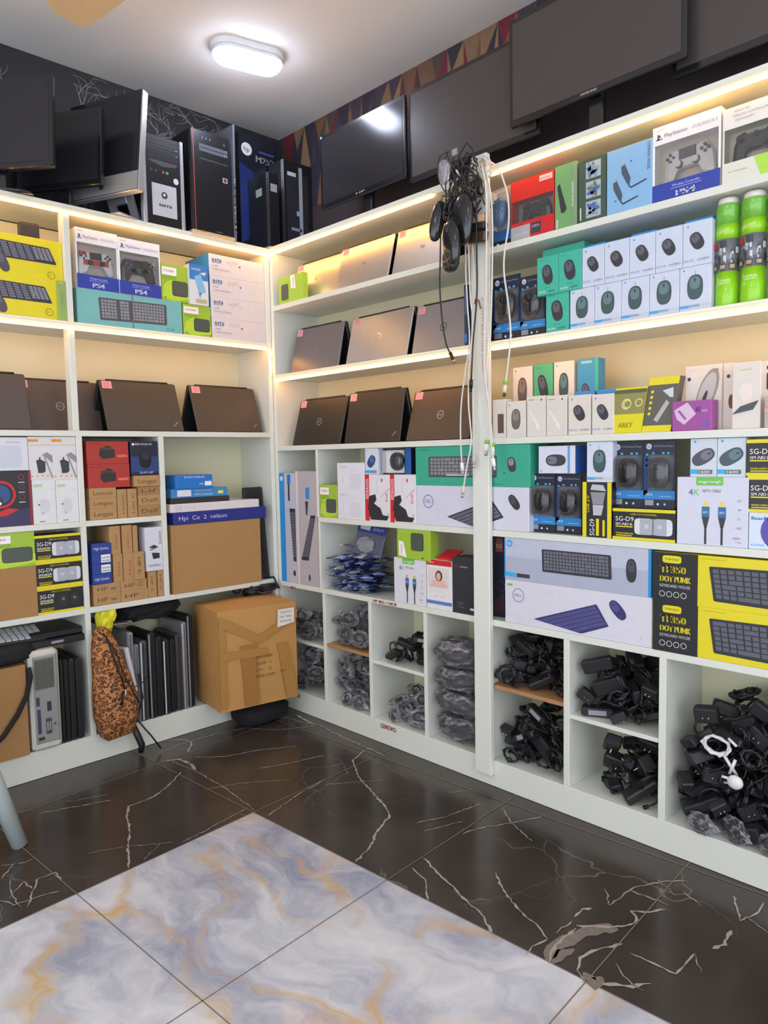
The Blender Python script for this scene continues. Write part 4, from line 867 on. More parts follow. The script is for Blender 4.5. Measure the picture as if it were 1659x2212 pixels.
# row five right of post
z = ZR['s5']
_, d1 = place('keyboard_box', 'keyboard box', 'white box with a blue keyboard, under the grey one right of the post', 'R', (1091, 1408, 1250, 1343), z, .004, .13, mat('d3d2dd', .4), lambda m: (m.ring(.105, .66, .024, .0025, mat('6c80b4', .5), 1, 28), m.text('DELL', .078, .635, .06, mat('5268a0'), 1, w=.054), m.keys([(.22, .18), (.66, .72), (.74, .29), (.56, .04)], mat('35336b', .45), mat('55558a', .45), 5, 17, 1), m.mouse(.795, .66, m.h*.11, m.h*.22, mat('35336b'), mat('4a4a86'), rot=.75), m.rect(.02, .86, .06, .91, GRN, 1), m.text('x', .93, .14, .08, mat('e0a8a0'), 1)), 'white keyboard combo boxes', h=.148)
place('keyboard_box', 'keyboard box', 'grey and blue keyboard and mouse box above the white one right of the post', 'R', (1089, 1406, 1157, 1248), d1, .004, .13, mat('2f8fd0', .4), lambda m: (m.rect(.012, 0, .985, 1, mat('a9afc4', .4), 1), m.rect(.012, .55, .985, 1, mat('b9bed0', .4), 2), hp_logo(m, .045, .87, .013, 3), m.text('Wireless', .08, .88, .05, LGT, 3, w=.05), m.keys([(.29, .80), (.76, .80), (.765, .28), (.295, .28)], KBB, KEYD, 6, 20, 3), m.mouse(.885, .52, m.h*.11, m.h*.24, KBB, mat('4a4b58', .3), l=3), m.rect(.012, .08, .09, .18, CYA, 3), m.rect(.10, .08, .2, .17, DGR, 3)), h=.148)
zz = z
for k in range(2):
    _, zz = place('keyboard_box', 'keyboard box', 'yellow and black keyboard and mouse box with round keys, %s of two' % ('lower', 'upper')[k], 'R', (1410, 1800, 1184, 1290), zz, .0, .14, YEL, lambda m: (m.rect(0, 0, .28, 1, mat('1c1d20', .4), 1),
        m.ell(.12, .87, .028, .011, YEL, 2, p=5), m.text('TWOLF', .075, .85, .045, mat('3a3a10'), 3, w=.09), m.text('TF350', .045, .60, .14, YEL, 2, w=.16, bold=.004), m.text('DOT PUNK', .045, .42, .12, YEL, 2, w=.19, bold=.004), m.text('KEYBOARD MOUSE', .045, .31, .06, LGT, 2, w=.19),
        [m.ring(.06+.045*q, .17, .009, .0018, LGT, 2, 12) for q in range(4)], m.text('Computer Keyboard', .30, .93, .025, mat('a89a10'), 1, w=.14), m.keys([(.345, .80), (1.0, .84), (1.0, .10), (.375, .14)], mat('2c2e36', .5), mat('5b5e68', .5), 6, 14, 1)), 'yellow keyboard boxes with round keys', h=.147, fix=True)

# ------------------------------------------------ row under the second board (z = s2), right of post
z = ZR['s2']
blister('R', (1066, 1124, 603, 739), z, 'dark blister pack with a black mouse, nearest the post on the mice shelf', 'dark mouse blister packs on the mice shelf')
blister('R', (1124, 1178, 600, 730), z, 'dark blister pack with a black mouse, second from the post on the mice shelf', 'dark mouse blister packs on the mice shelf')
_, m1 = place('mouse_box', 'boxed mouse', 'teal mouse box in the lower row beside the white mouse boxes', 'R', (1179, 1229, 634, 722), z, .010, .06, TEAL, art_mouse_teal, 'teal mouse boxes', h=.127)
xs = [1231, 1284, 1342, 1402, 1467, 1536]
tm = 0
for k in range(5):
    _, tm = place('mouse_box', 'boxed mouse', 'white mouse box, %s from the left in the lower row of five' % ORD[k], 'R', (xs[k], xs[k+1], 627, 706), z, .008, .06, mat('c6cfe0', .4), art_mouse_up, 'white mouse boxes, lower row', h=.121, fix=True)
for k, (a, b_) in enumerate(((1160, 1206), (1206, 1256))):
    place('mouse_box', 'boxed mouse', 'teal mouse box in the upper row, %s of two' % ('left', 'right')[k], 'R', (a, b_, 555, 637), tm, .002, .06, TEAL, art_mouse_teal, 'teal mouse boxes', h=.122, fix=True)
place('mouse_box', 'boxed mouse', 'teal mouse box set back behind the two upper teal boxes', 'R', (1172, 1262, 542, 640), tm, .075, .05, TEAL, None, 'teal mouse boxes', h=.147)
xs = [1257, 1305, 1359, 1415, 1474, 1537]
for k in range(5):
    place('mouse_box', 'boxed mouse', 'white mouse box with a slanted mouse, %s from the left in the upper row' % ORD[k], 'R', (xs[k], xs[k+1], 528, 609), tm, .005, .06, mat('c6cfe0', .4), art_mouse_tilt, 'white mouse boxes, upper row', h=.120, fix=True)
    place('mouse_box', 'boxed mouse', 'bright blue box top showing behind the %s white box of the upper row' % ORD[k], 'R', (xs[k]+4, xs[k+1]+3, 515, 609), tm, .072, .06, mat('2f9ae0', .4), None, 'bright blue boxes behind the upper row', h=.146-.004*(k % 2), fix=True)
# spray cans
def can(px0, px1, label):
    u0 = u_at('R', px0, z, .03); u1 = u_at('R', px1, z, .03); r = (u1-u0)/2*.98; H = .300
    root = empty('spray_can', W3('R', (u0+u1)/2, .045, z+.0005), (0, 0, 0), label, 'spray can', 'green cleaning foam cans'); root.scale = (.985, .985, .962)
    G1, G2, BK = mat('6fb53e', .2, coat=.5), mat('8fd01c', .25, coat=.4), mat('6e747a', .3, coat=.4)
    m = MB(); R = r
    m.lathe([(R*.93, 0), (R, .004), (R, .095)], G2, n=32); m.lathe([(R*1.001, .095), (R*1.001, .185)], BK, n=32); m.lathe([(R*1.002, .185), (R*1.002, .225)], G2, n=32)
    m.lathe([(R*1.002, .225), (R, .272), (R*.94, .28), (R*.9, .282)], G1, n=32)
    def wrap(pts, mt, e=.001):
        m.add([((R+e)*math.sin(a), -(R+e)*math.cos(a), zc_) for a, zc_ in pts], [tuple(range(len(pts)))], mt)
    def arc(a0, a1, z0, z1, mt, e=.0008, n=6):
        vs = []; 
        for i in range(n+1):
            a = a0+(a1-a0)*i/n; vs += [((R+e)*math.sin(a), -(R+e)*math.cos(a), z0), ((R+e)*math.sin(a), -(R+e)*math.cos(a), z1)]
        m.add(vs, [(2*i, 2*i+2, 2*i+3, 2*i+1) for i in range(n)], mt)
    rr = random.Random(2)
    for k in range(26):
        a = rr.uniform(-1.2, 1.2); zz_ = rr.uniform(.105, .155); arc(a, a+rr.uniform(.1, .3), zz_, zz_+rr.uniform(.006, .022), mat(rr.choice(('3c4248', 'a2aab0', '50565c', 'c8ccd0')), .4), .0006+.0001*k)
    arc(-.9, -.5, .160, .178, RED, .004); arc(-.25, .25, .160, .180, DGR, .004)
    for a in (-.7, 0, .7): arc(a-.22, a+.22, .098, .116, mat('4a4238'), .004); arc(a-.18, a+.18, .102, .112, mat('a89a80'), .0045)
    v, f, x0, x1 = text_geo('foamm'); kk = 1.1/(x1-x0)
    m.add([((R+.001)*math.sin((x-x0)*kk-.55), -(R+.001)*math.cos((x-x0)*kk-.55), .060+y*.028) for x, y in v], f, mat('d8f0a8'))
    m.add([((R+.001)*math.sin((x-x0)*kk-.7), -(R+.001)*math.cos((x-x0)*kk-.7), .197+y*.018+((x-x0)*kk)*.008) for x, y in v], f, mat('e8e8b0'))
    m.obj('can_body', root)
    c = MB(); c.lathe([(R*.86, .282), (R*.86, .290), (R*.8, .2985), (R*.5, .2999)], mat('d9d6d2', .35), n=28); c.obj('cap', root)
    return root
can(1540, 1592, 'green foam spray can, leftmost of the three'); can(1594, 1651, 'green foam spray can, middle of the three'); can(1653, 1712, 'green foam spray can at the right edge')

# ------------------------------------------------ top row right of post (z = s1)
z = ZR['s1']
def bl_blue(root, w, h, dep):
    m = MB(); m.face(w, h); m.box(0, .0, 0, w, dep, h, mat('7a7470', .4)); m.rect(0, 0, 1, .13, BLK, 1); m.rect(0, .13, 1, .30, mat('2c6cae', .35), 1); m.ell(.3, .07, .006, .006, WHT, 2); m.text('OPTICAL', .48, .05, .03, LGT, 2, w=.4); m.obj('backing_card', root)
    q = MB(); q.M = Matrix.Translation((w*.5, -.012, h*.58)); ts = mouse_solid(q, w*.80, h*.48, mat('2c6c9c', .1, coat=.6)); wheel_on(q.obj('mouse', root), q.M, *ts)
    g = MB(); g.box(.02, -.032, .3*h, w-.001, -.0012, .92*h, film(opacity=.0, rough=.04, bump=.2)); g.obj('clear_blister', root)
place('blister_pack', 'boxed mouse', 'blister pack with a shiny blue mouse at the post on the top shelf', 'R', (1064, 1104, 412, 531), z, .045, .04, parts=bl_blue, h=.165)
def red_front(m):
    m.rect(0, .66, 1, 1, mat('cf2a20', .35), 1); m.rect(0, 0, 1, .30, RED, 1); m.rect(0, 0, .45, .24, mat('a9a9ac', .4), 2); m.text('Xbox 360', .06, .08, .05, LGT, 3, w=.34); m.rect(.47, .06, .70, .24, DGR, 2); m.text('LUISBOA', .49, .16, .04, LGT, 3, w=.18); m.rect(.67, .87, .96, .96, mat('efc9c4'), 2); m.text('ELISUALS', .69, .89, .04, mat('b03030'), 3, w=.24)
place('controller_box', 'game controller box', 'red box with a black game controller on the top shelf', 'R', (1104, 1198, 396, 520), z, .012, .06, parts=window_pack(red_front, mat('b8261e', .4), (.03, .28, .97, .66), lambda q, w, h: (pad_mesh(q, min(w*.9, h*1.6), mat('1b1c20', .25), [mat('2a2a2e', .3), mat('35353a', .3), mat('141416', .3)], False), 'controller')[1], mat('6d6a68', .5)), h=.205)
place('cable_box', 'gadget box', 'green box with a dark wireless adapter pictured on it', 'R', (1199, 1246, 362, 501), z, .010, .06, mat('7d9a76', .4), lambda m: (m.rect(0, 0, .78, 1, mat('6fa468', .4), 1), m.poly([(.10, .68), (.22, .72), (.55, .30), (.42, .24), (.28, .26)], mat('33343a', .4), 2), m.text('Wireless Receiver', .86, .3, .05, WHT, 1, w=.4, rot=PI/2), m.rect(.06, .03, .14, .16, LGT, 2)), h=.222)
place('cable_box', 'gadget box', 'dark green box with three white pictures of tangled lights', 'R', (1249, 1309, 350, 483), z, .010, .08, mat('3f5548', .4), lambda m: [m.rect(.28, a, .82, a+.26, mat('a9b5b9', .4), 1) for a in (.06, .37, .68)]+[m.ell(.55+random.uniform(-.15, .15), a+random.uniform(.05, .2), .005, .012, mat(random.choice(('4a6ab0', '8a9aa8', '5a7a6a')), .4), 2+q % 3, rot=random.uniform(0, 3)) for a in (.37, .68, .06) for q in range(12)]+[m.rect(.06, .05, .11, .25, LGT, 1)], h=.224)
def art_dong(m):
    m.text('COMPANY MODEL', .90, .96, .05, DGR, 1, w=.42, rot=-PI/2)
    for a, b_ in ((.26, .40), (.44, .62)):
        m.poly([(a-.11, b_+.08), (a-.04, b_+.13), (a+.10, b_-.12), (a+.08, b_-.22), (a+.02, b_-.20), (a-.10, b_-.02)], mat('4a5468', .4), 1); m.poly([(a-.10, b_+.10), (a-.07, b_+.15), (a-.03, b_+.14), (a-.05, b_+.09)], mat('b9a888'), 2)
        m.poly([(a+.06, b_-.21), (a+.11, b_-.26), (a+.45, b_-.20), (a+.45, b_-.22), (a+.11, b_-.285), (a+.04, b_-.22)], mat('2c3240'), 2)
    for q in ((.55, .75), (.2, .2)): m.ell(q[0], q[1], .003, .003, BLU, 1)
place('cable_box', 'gadget box', 'light blue box with two wireless antenna sticks pictured', 'R', (1310, 1408, 330, 467), z, .008, .06, LBL, art_dong, h=.232)
place('controller_box', 'game controller box', 'white and blue box with a white game controller on the top shelf', 'R', (1409, 1556, 280, 439), z, .012, .06, parts=window_pack(ps_front, WHT, (.03, .24, .97, .76), ps_obj(mat('c8bfbc', .35), [mat('55585e', .3), mat('55585e', .3), mat('c2bcb8', .4)]), mat('b3a79b', .6)), h=.262)
def xb_front(m):
    m.rect(0, .72, 1, 1, mat('dcdcd8', .4), 1); m.rect(0, 0, 1, .28, mat('d8d8cc', .4), 1); m.poly([(.5, .28), (1, .28), (1, 0), (.62, 0)], mat('a8d84a'), 2); m.rect(.80, .28, 1, 1, mat('a8dc30', .4), 2)
    m.text('XBOX 360', .18, .92, .03, GRY, 2, w=.24); m.text('WIRELESS CONTROLLER', .16, .86, .03, GRY, 2, w=.55); m.text('MICROSOFT', .2, .80, .03, GRY, 2, w=.3); m.text('for windows', .1, .14, .03, mat('aab48a'), 3, w=.3)
place('controller_box', 'game controller box', 'white and lime box with a chrome-like dark controller at the right edge', 'R', (1559, 1700, 240, 397), z, .012, .06, parts=window_pack(xb_front, mat('d0d4c0', .4), (.03, .28, .97, .72), lambda q, w, h: (pad_mesh(q, min(w*1.0, h*1.5), mat('2a2d36', .1, .5, coat=.8), [mat('2a2a2e', .3), mat('44464e', .2), mat('1c1c22', .2)], False), 'controller')[1], mat('b3a79b', .6)), h=.255)

# ------------------------------------------------ row with white mouse packs (z = s3), right of post
z = ZR['s3']
CRM = mat('d6d0c8', .45)
specs = [((1064, 1093, 864, 942), 'white pack with a brown stripe beside the post', lambda m: (m.rect(.4, .12, .85, .62, mat('5c4a40'), 1), m.text('WIRELESS', .1, .82, .04, LGT, 1, w=.6)), .125),
 ((1094, 1136, 868, 940), 'white mouse pack second from the post in the front row', lambda m: (m.ell(.16, .9, .003, .003, BLU2, 1), m.mouse(.5, .5, m.w*.22, m.h*.27, mat('6b6258', .35), mat('8b8276', .3)), m.rect(.1, .05, .9, .09, LGT, 1)), .112),
 ((1138, 1179, 857, 938), 'white cable pack with a faint white cable, left of two', lambda m: (m.poly([(.1, .62), (.2, .66), (.72, .22), (.62, .14)], mat('e3dcd4'), 1), m.rect(.1, .9, .4, .92, GRY, 1), m.ell(.78, .9, .003, .003, DGR, 1), m.ell(.58, .25, .006, .011, mat('e6e0da'), 2, rot=.6)), .124),
 ((1180, 1225, 856, 937), 'white cable pack with a faint white cable, right of two', lambda m: (m.poly([(.1, .62), (.2, .66), (.72, .22), (.62, .14)], mat('e3dcd4'), 1), m.rect(.1, .9, .4, .92, GRY, 1), m.ell(.78, .9, .003, .003, DGR, 1), m.ell(.58, .25, .006, .011, mat('e6e0da'), 2, rot=.6)), .126),
 ((1227, 1276, 855, 936), 'white mouse pack with a blue side, left of two near the yellow cable pack', art_mouse_tilt, .124), ((1278, 1326, 853, 934), 'white mouse pack with a blue side, right of two near the yellow cable pack', art_mouse_tilt, .122)]
for px, lab, art, h in specs: _, tf = place('mouse_box' if 'cable' not in lab else 'cable_box', 'small pack', lab, 'R', px, z, .006, .035, CRM, art, 'white packs in the front row of the mixed shelf', h=h)
for k in range(2): place('mouse_box', 'boxed mouse', 'blue box showing above the %s slanted-mouse pack' % ('left', 'right')[k], 'R', (1240+k*48, 1284+k*48, 843, 936), z, .050, .04, mat('3f8ccb', .4), None, 'blue boxes behind the front row', h=.140, fix=True)
_, sb = place('flat_box', 'flat box', 'plain white long box hidden behind the front packs, carrying the upper row', 'R', (1072, 1238, 866, 940), z, .092, .07, CRM, None, h=.085, fix=True)
z2 = sb
for px, lab, base, art, h in [((1108, 1150, 795, 868), 'cream mouse pack standing behind the front row, leftmost of four', CRM, lambda m: (m.ell(.16, .92, .003, .003, BLU2, 1), m.mouse(.5, .48, m.w*.22, m.h*.28, mat('6b5a50', .35), mat('8b7a6e', .3))), .150), ((1153, 1194, 788, 862), 'green mouse pack standing behind the front row', mat('4fa87c', .4), art_mouse_teal, .155),
    ((1196, 1240, 783, 860), 'cream mouse pack with a teal mouse behind the front row', CRM, lambda m: (m.ell(.16, .92, .003, .003, BLU2, 1), m.mouse(.5, .5, m.w*.22, m.h*.26, DTEAL, LTEAL)), .158)]:
    place('mouse_box', 'boxed mouse', lab, 'R', px, z2, .095, .03, base, art, 'mouse packs in the back row of the mixed shelf', h=h)
place('mouse_box', 'boxed mouse', 'blue mouse pack with a green side behind the front row', 'R', (1246, 1292, 777, 930), z, .095, .045, mat('3f92b8', .4), lambda m: (m.rect(.85, 0, 1, 1, TEAL, 1), m.mouse(.45, .55, m.w*.17, m.h*.13, mat('4a4a5c', .35), mat('66667a', .3), rot=.25), m.rect(.2, .94, .7, .97, mat('8fc8d8'), 1)), 'mouse packs in the back row of the mixed shelf', h=.238)
def lean(name, cat, label, px, h, dep, base, art, shear, d=.01, group=None):
    u, w, z0, hh = slot('R', *px, z=z, d=d, h=h); m = MB(); m.face(w, hh)
    S = Matrix.Identity(4); S[0][2] = shear; m.M = S; m.box(0, 0, 0, w, dep, hh, base, .001); art(m)
    return m.obj(name, None, W3('R', u, d, z0+.0006), (0, 0, 0), label, cat, group)
lean('cable_pack', 'cable pack', 'yellow pack with a clear window showing a coiled cable', (1316, 1385, 840, 932), .135, .03, mat('d8cf14', .4), lambda m: (m.rect(0, .42, 1, .96, mat('8d8a52', .3), 1), [m.ring(.42+.02*q, .64, .016-.002*q, .0025, mat('e0d890', .3), 2+q) for q in range(3)], m.ring(.80, .66, .012, .003, mat('e0d890', .3), 2), m.text('ARKY', .25, .12, .12, mat('7d7a10'), 2, w=.45), m.rect(0, .88, 1, .96, mat('5a5a3a'), 3)), .15)
lean('cable_pack', 'cable pack', 'dark grey and yellow pack leaning to the right of the cable pack', (1385, 1449, 822, 930), .158, .035, mat('5c5a52', .4), lambda m: (m.rect(0, .86, 1, 1, YEL, 1), m.rect(0, 0, 1, .12, YEL, 1), [m.ell(.16, .34+.1*q, .0045, .0045, YEL, 1) for q in range(5)], m.poly([(.35, .22), (.50, .18), (.80, .52), (.68, .58)], mat('b5b0b0'), 2), m.poly([(.5, .75), (.85, .8), (.9, .62), (.8, .62)], LGT, 2)), .17)
place('mouse_box', 'boxed mouse', 'cream box with a large grey mouse behind the purple box', 'R', (1478, 1558, 793, 925), z, .05, .05, CRM, lambda m: (m.ell(.12, .8, .005, .005, NVY, 1), m.rect(.8, .86, .9, .93, NVY, 1), m.ell(.62, .60, m.w*.24, m.h*.36, mat('8d8a88'), 2, rot=-.35), m.ell(.60, .58, m.w*.20, m.h*.32, mat('b5b3b0', .3), 3, rot=-.35), m.ell(.55, .5, m.w*.05, m.h*.12, DGR, 4, rot=-.35), m.text('Silent', .1, .92, .04, LGT, 1, w=.2)), h=.188)
place('power_bank_box', 'power bank box', 'purple box with a white power bank pictured, in front of the cream box', 'R', (1451, 1537, 868, 930), z, .0, .045, PURP, lambda m: (m.poly([(.06, .70), (.40, .95), (.62, .55), (.32, .2), (.12, .4)], mat('d3b6d0', .4), 2), m.poly([(.15, .66), (.20, .70), (.38, .40), (.34, .36)], PURP, 3), m.text('40', .60, .60, .2, mat('3d2f66'), 2, w=.13), m.text('min', .76, .60, .12, LGT, 2, w=.14), m.ell(.85, .2, .008, .006, mat('6a60b0'), 2)), h=.096)
place('earphone_box', 'small pack', 'tall white box with a laptop stand picture next to the purple box', 'R', (1580, 1642, 785, 922), z, .012, .05, mat('d8d2ca', .45), lambda m: (m.rect(.25, .88, .7, .9, mat('b8d090'), 1), m.poly([(.0, .22), (.75, .28), (.95, .42), (.3, .34)], mat('4a4a52', .4), 1), m.poly([(0, .20), (.72, .26), (.72, .28), (0, .22)], LGT, 2), m.ell(.5, .55, .018, .025, mat('e6d8cf'), 1)), h=.200)
place('mouse_box', 'boxed mouse', 'cream pack with a dark mouse between two taller cream boxes', 'R', (1560, 1584, 785, 920), z, .06, .04, CRM, lambda m: (m.ell(.5, .8, .005, .005, NVY, 1), m.ell(.8, .42, .008, .02, mat('6a3a30'), 1)), h=.195)
place('mouse_box', 'boxed mouse', 'cream pack with a dark mouse at the right edge of the mixed shelf', 'R', (1647, 1720, 780, 920), z, .055, .05, CRM, lambda m: (m.ell(.1, .9, .005, .005, NVY, 1), m.ell(.2, .7, .014, .025, mat('3a2a2c'), 1)), h=.20)
place('charm_pack', 'small pack', 'small clear pack with pink balls at the right edge', 'R', (1650, 1700, 855, 922), z, .006, .03, mat('a9a4a8', .3), lambda m: [m.ell(random.uniform(.1, .5), random.uniform(.1, .9), .006, .006, mat('d8a0a0'), 1+q) for q in range(9)], h=.098)

# ------------------------------------------------------------------ laptops set up like tents on the shelves
STK = mat('e3a3ac', .6); STI = mat('b0607a', .6)
def laptop(side, z, u, d, yaw, tilt, w, h, shell, logo, label, cat='laptop', rough=None, flip=False):
    P = W3(side, u, d, z+.0005)
    root = empty('laptop', P, (0, 0, ROT[side]+yaw), label, cat, 'laptops set up open on the shelves')
    def lid_geo(m, thick, c):
        m.box(0, 0, .003, w, thick, h, c, .003)
    m = MB(); m.M = Matrix.Rotation(-tilt, 4, 'X'); lid_geo(m, .009, shell); m.face(w, h)
    st = MB(); st.M = m.M; st.face(w, h); st.rect(.03, .84, .15, .985, STK, 1); [st.rect(.05, a, .13, a+.008, STI, 2) for a in (.87, .90, .93, .955)]
    if logo == 'dell': m.ring(.5, .5, .017, .003, mat('b9b4b0', .3, .6), 1, 24); m.text('DELL', .5-.012/w, .5-.004/h, .009/h, mat('b9b4b0', .3, .6), 1, w=.024/w)
    elif logo == 'dell_plain': m.ring(.5, .5, .015, .0012, mat('9d9a9c', .3, .6), 1, 24); m.text('DELL', .5-.010/w, .5-.003/h, .007/h, mat('9d9a9c', .3, .6), 1, w=.020/w)
    elif logo == 'think': m.text('ThinkPad', .87, .10, .030, mat('cfc9c2', .3, .5), 1, w=.13, rot=.75)
    elif logo == 'hp': m.ring(.5, .5, .019, .0025, mat('e8e4da', .15, .8), 1, 24); m.text('hp', .5-.009/w, .5-.007/h, .014/h, mat('e8e4da', .15, .8), 1, w=.019/w)
    elif logo == 'hpdark': m.ring(.5, .5, .017, .0025, mat('4c4c52', .2, .6), 1, 24); m.text('hp', .5-.008/w, .5-.006/h, .012/h, mat('4c4c52', .2, .6), 1, w=.017/w)
    elif logo == 'elite': m.text('hp', .5-.012/w, .48, .016/h, mat('8a7f70', .3, .5), 1, w=.022/w)
    lid = m.obj('lid', root)
    if cat == 'laptop' and 'left edge' not in label: st.obj('price_sticker', lid)
    q = MB(); c, s_ = h*math.cos(tilt), h*math.sin(tilt)
    q.M = Matrix.Translation((0, s_+.012, c)) @ Matrix.Rotation(tilt+.06, 4, 'X') @ Matrix.Rotation(PI, 4, 'X')
    hb = (c-.004)/math.cos(tilt+.06)
    q.box(0, -.009, .0, w, .009, hb, BLK, .003); q.obj('base', root)
    q = MB(); q.tube([(w*.1, s_+.008, c+.0), (w*.9, s_+.008, c+.0)], .0065, BLK, 8); q.obj('hinge', root)
    return root
BRN = mat('544a44', .42, .35, var=.03); BRN2 = mat('5c5350', .4, .4, var=.03); SLV = mat('cfcbc4', .3, .75, var=.02); SLV2 = mat('a8a5a8', .32, .6, var=.02); GMT = mat('77757a', .34, .55, var=.02); BKL = mat('343230', .42, .2, var=.03)
TPK = mat('4e463f', .5, .2, var=.04)
laptop('L', ZL['s3'], -1.43, .012, 0, .26, .343, .218, BRN2, None, 'dark grey laptop cut by the left edge of the photo')
laptop('L', ZL['s3'], -1.095, .124, 0, .207, .325, .208, BRN2, 'dell', 'dark grey laptop with a round logo standing behind the left divider')
laptop('L', ZL['s3'], -.795, .02, .01, .326, .340, .221, TPK, 'think', 'brown-black laptop with a pink tag, left of two right of the divider')
laptop('L', ZL['s3'], -.391, .02, .0, .322, .342, .220, TPK, 'think', 'brown-black laptop with a pink tag, right of two next to the corner')
laptop('R', ZR['s3'], .098, .03, -.009, .27, .343, .218, BKL, 'dell', 'black laptop with a round logo, nearest the corner on the lowest laptop shelf')
laptop('R', ZR['s3'], .468, .03, -.011, .178, .339, .220, BKL, 'think', 'black laptop with slanted lettering in the middle of the lowest laptop shelf')
laptop('R', ZR['s3'], .837, .03, -.03, .294, .328, .205, BRN, 'dell', 'brown-grey laptop with a round logo on the lowest laptop shelf by the post')
laptop('R', ZR['s2'], .082, .043, .04, .219, .327, .213, GMT, 'dell_plain', 'gunmetal laptop nearest the corner on the middle laptop shelf')
laptop('R', ZR['s2'], .463, .05, -.016, .242, .372, .210, mat('b5b1ae', .32, .6), 'hp', 'silver laptop with a shiny round logo in the middle of the middle laptop shelf')
laptop('R', ZR['s2'], .857, .05, .015, .215, .300, .198, SLV2, 'hpdark', 'silver grey laptop with a dark round logo beside the post')
laptop('R', ZR['s1'], .102, .045, .01, .251, .313, .188, SLV, 'elite', 'bright silver laptop behind the small green box on the top laptop shelf')
laptop('R', ZR['s1'], .440, .024, -.01, .257, .321, .186, SLV, 'elite', 'bright silver laptop in the middle of the top laptop shelf')
laptop('R', ZR['s1'], .772, .031, .03, .254, .300, .190, SLV, 'elite', 'bright silver laptop behind the hanging mice on the top laptop shelf')
place('hard_drive_box', 'hard drive box', 'small green hard drive box on the top laptop shelf at the corner', 'R', (603, 655, 602, 660), ZR['s1'], .004, .03, mat('a4c83a', .4), lambda m: (m.ell(.26, .42, m.w*.15, m.h*.3, mat('55564e', .35), 2, p=7), m.poly([(.52, .50), (.72, .46), (.68, .98), (.50, .98)], WHT, 2), m.text('TOSHIBA', .64, .52, .06, RED, 3, w=.4, rot=PI/2)), 'green hard drive boxes', h=.118)
for k, (a, b_) in enumerate(((1003, 1010), (1018, 1027))):
    place('blister_pack', 'boxed mouse', 'dark edge-on mouse pack between the silver laptop and the post, %s of two' % ('left', 'right')[k], 'R', (a, b_, 615+k*2, 770), ZR['s2'], .01+.02*k, .11, mat('26304e', .4), lambda m: (m.rect(0, .05, 1, .2, BLU, 1), m.rect(.3, .5, .9, .9, mat('4a5f90'), 1)), 'edge-on mouse packs beside the post', h=.215)

# ------------------------------------------------------------------ on top of the left shelf
z = ZL['top']
GL = mat('101114', .1, coat=.5); BEZ = mat('1a1a1e', .22, coat=.4); SCRN = mat('26262c', .22, var=.02); MAT_SC = mat('2c2c30', .28, var=.02)
def monitor(side, u, d, zb, yaw, tilt, w, h, label, frame=BEZ, screen=SCRN, th=.035, chin=.0, chin_mat=None, stand='round', edge=None, logo=None, led=False, zboard=None, cat='monitor', bz=.014):
    P = W3(side, u, d, zboard)
    root = empty('monitor', P, (0, 0, ROT[side]+yaw), label, cat)
    lift = zb-zboard; root.location.z += .0008
    m = MB(); m.M = Matrix.Translation((0, 0, lift)) @ Matrix.Rotation(-tilt, 4, 'X'); m.face(w, h)
    m.box(0, 0, 0, w, th*(.45 if not edge else .75), h, edge or frame, .004)
    m.prism([(.04*w, .04*h), (.96*w, .04*h), (.96*w, .96*h), (.04*w, .96*h)], th*.4, th, frame)
    m.add([(0.002, -.0006, 0.002), (w-.002, -.0006, .002), (w-.002, -.0006, h-.002), (.002, -.0006, h-.002)], [(0, 1, 2, 3)], frame)
    if chin_mat: m.rect(.004/w, .004/h, 1-.004/w, chin, chin_mat, 2); m.ell(.5, chin*.5, .012, .014, mat('3c3c40', .3), 3)
    if logo: m.text(logo, .5-.03/w, .010/h, .007/h, LGT, 3, w=.055/w)
    if led: m.ell(.01/w, 1-.008/h, .005, .005, emis('4a90ff', 2), 3)
    m.obj('housing', root)
    s_ = MB(); s_.M = m.M; s_.face(w, h); s_.rect(bz/w, max(chin, .020/h), 1-bz/w, 1-.016/h, screen, 3); s_.obj('screen', root)
    t = MB(); cx = w/2
    if stand == 'round':
        t.M = Matrix.Translation((cx, .05, 0)) @ Matrix.Diagonal((1.4, .8, 1, 1)); t.lathe([(.085, .0006), (.083, .006), (.05, .012), (.03, .016)], mat('28282c', .15, coat=.5), n=28); t.M = Matrix.Identity(4)
        t.box(cx-.025, .035, .01, cx+.025, .06, lift+.05, mat('202024', .2, coat=.4), .004)
    else:
        t.prism([(-.0, .004), (.17, .004), (.17, .0), (-.0, .0)], cx-.09, cx+.09, SIL, 'x')
        t.prism([(.14, .0), (.155, .0), (.075, lift+.12), (.06, lift+.12)], cx-.065, cx-.032, SIL, 'x'); t.prism([(.14, .0), (.155, .0), (.075, lift+.12), (.06, lift+.12)], cx+.032, cx+.065, SIL, 'x')
        t.prism([(.105, .075), (.12, .075), (.075, lift+.12), (.06, lift+.12)], cx-.032, cx+.032, SIL, 'x'); t.prism([(.14, .0), (.155, .0), (.145, .025), (.13, .025)], cx-.032, cx+.032, SIL, 'x')
    t.obj('stand', root); return root
monitor('L', -1.316, .215, 2.247, -.88, .07, .463, .322, 'black glossy monitor at the left edge on top of the left shelving', th=.05, logo=None, zboard=z, stand='round')
monitor('L', -1.02, .245, 2.255, -.98, .075, .37, .295, 'black monitor between the left one and the silver-edged computer', th=.045, zboard=z, stand='round')
monitor('L', -.842, .216, 2.246, -1.17, .128, .372, .400, 'all-in-one computer with a silver chin and edge on top of the left shelving', frame=mat('1c1c1f', .12, coat=.5), edge=mat('c2c4c8', .28, .5), chin=.19, chin_mat=mat('b4b5b6', .35, .4), stand='arch', zboard=z, cat='all-in-one computer', th=.045)
BT = mat('1b1b1e', .3); BT2 = mat('232327', .3)
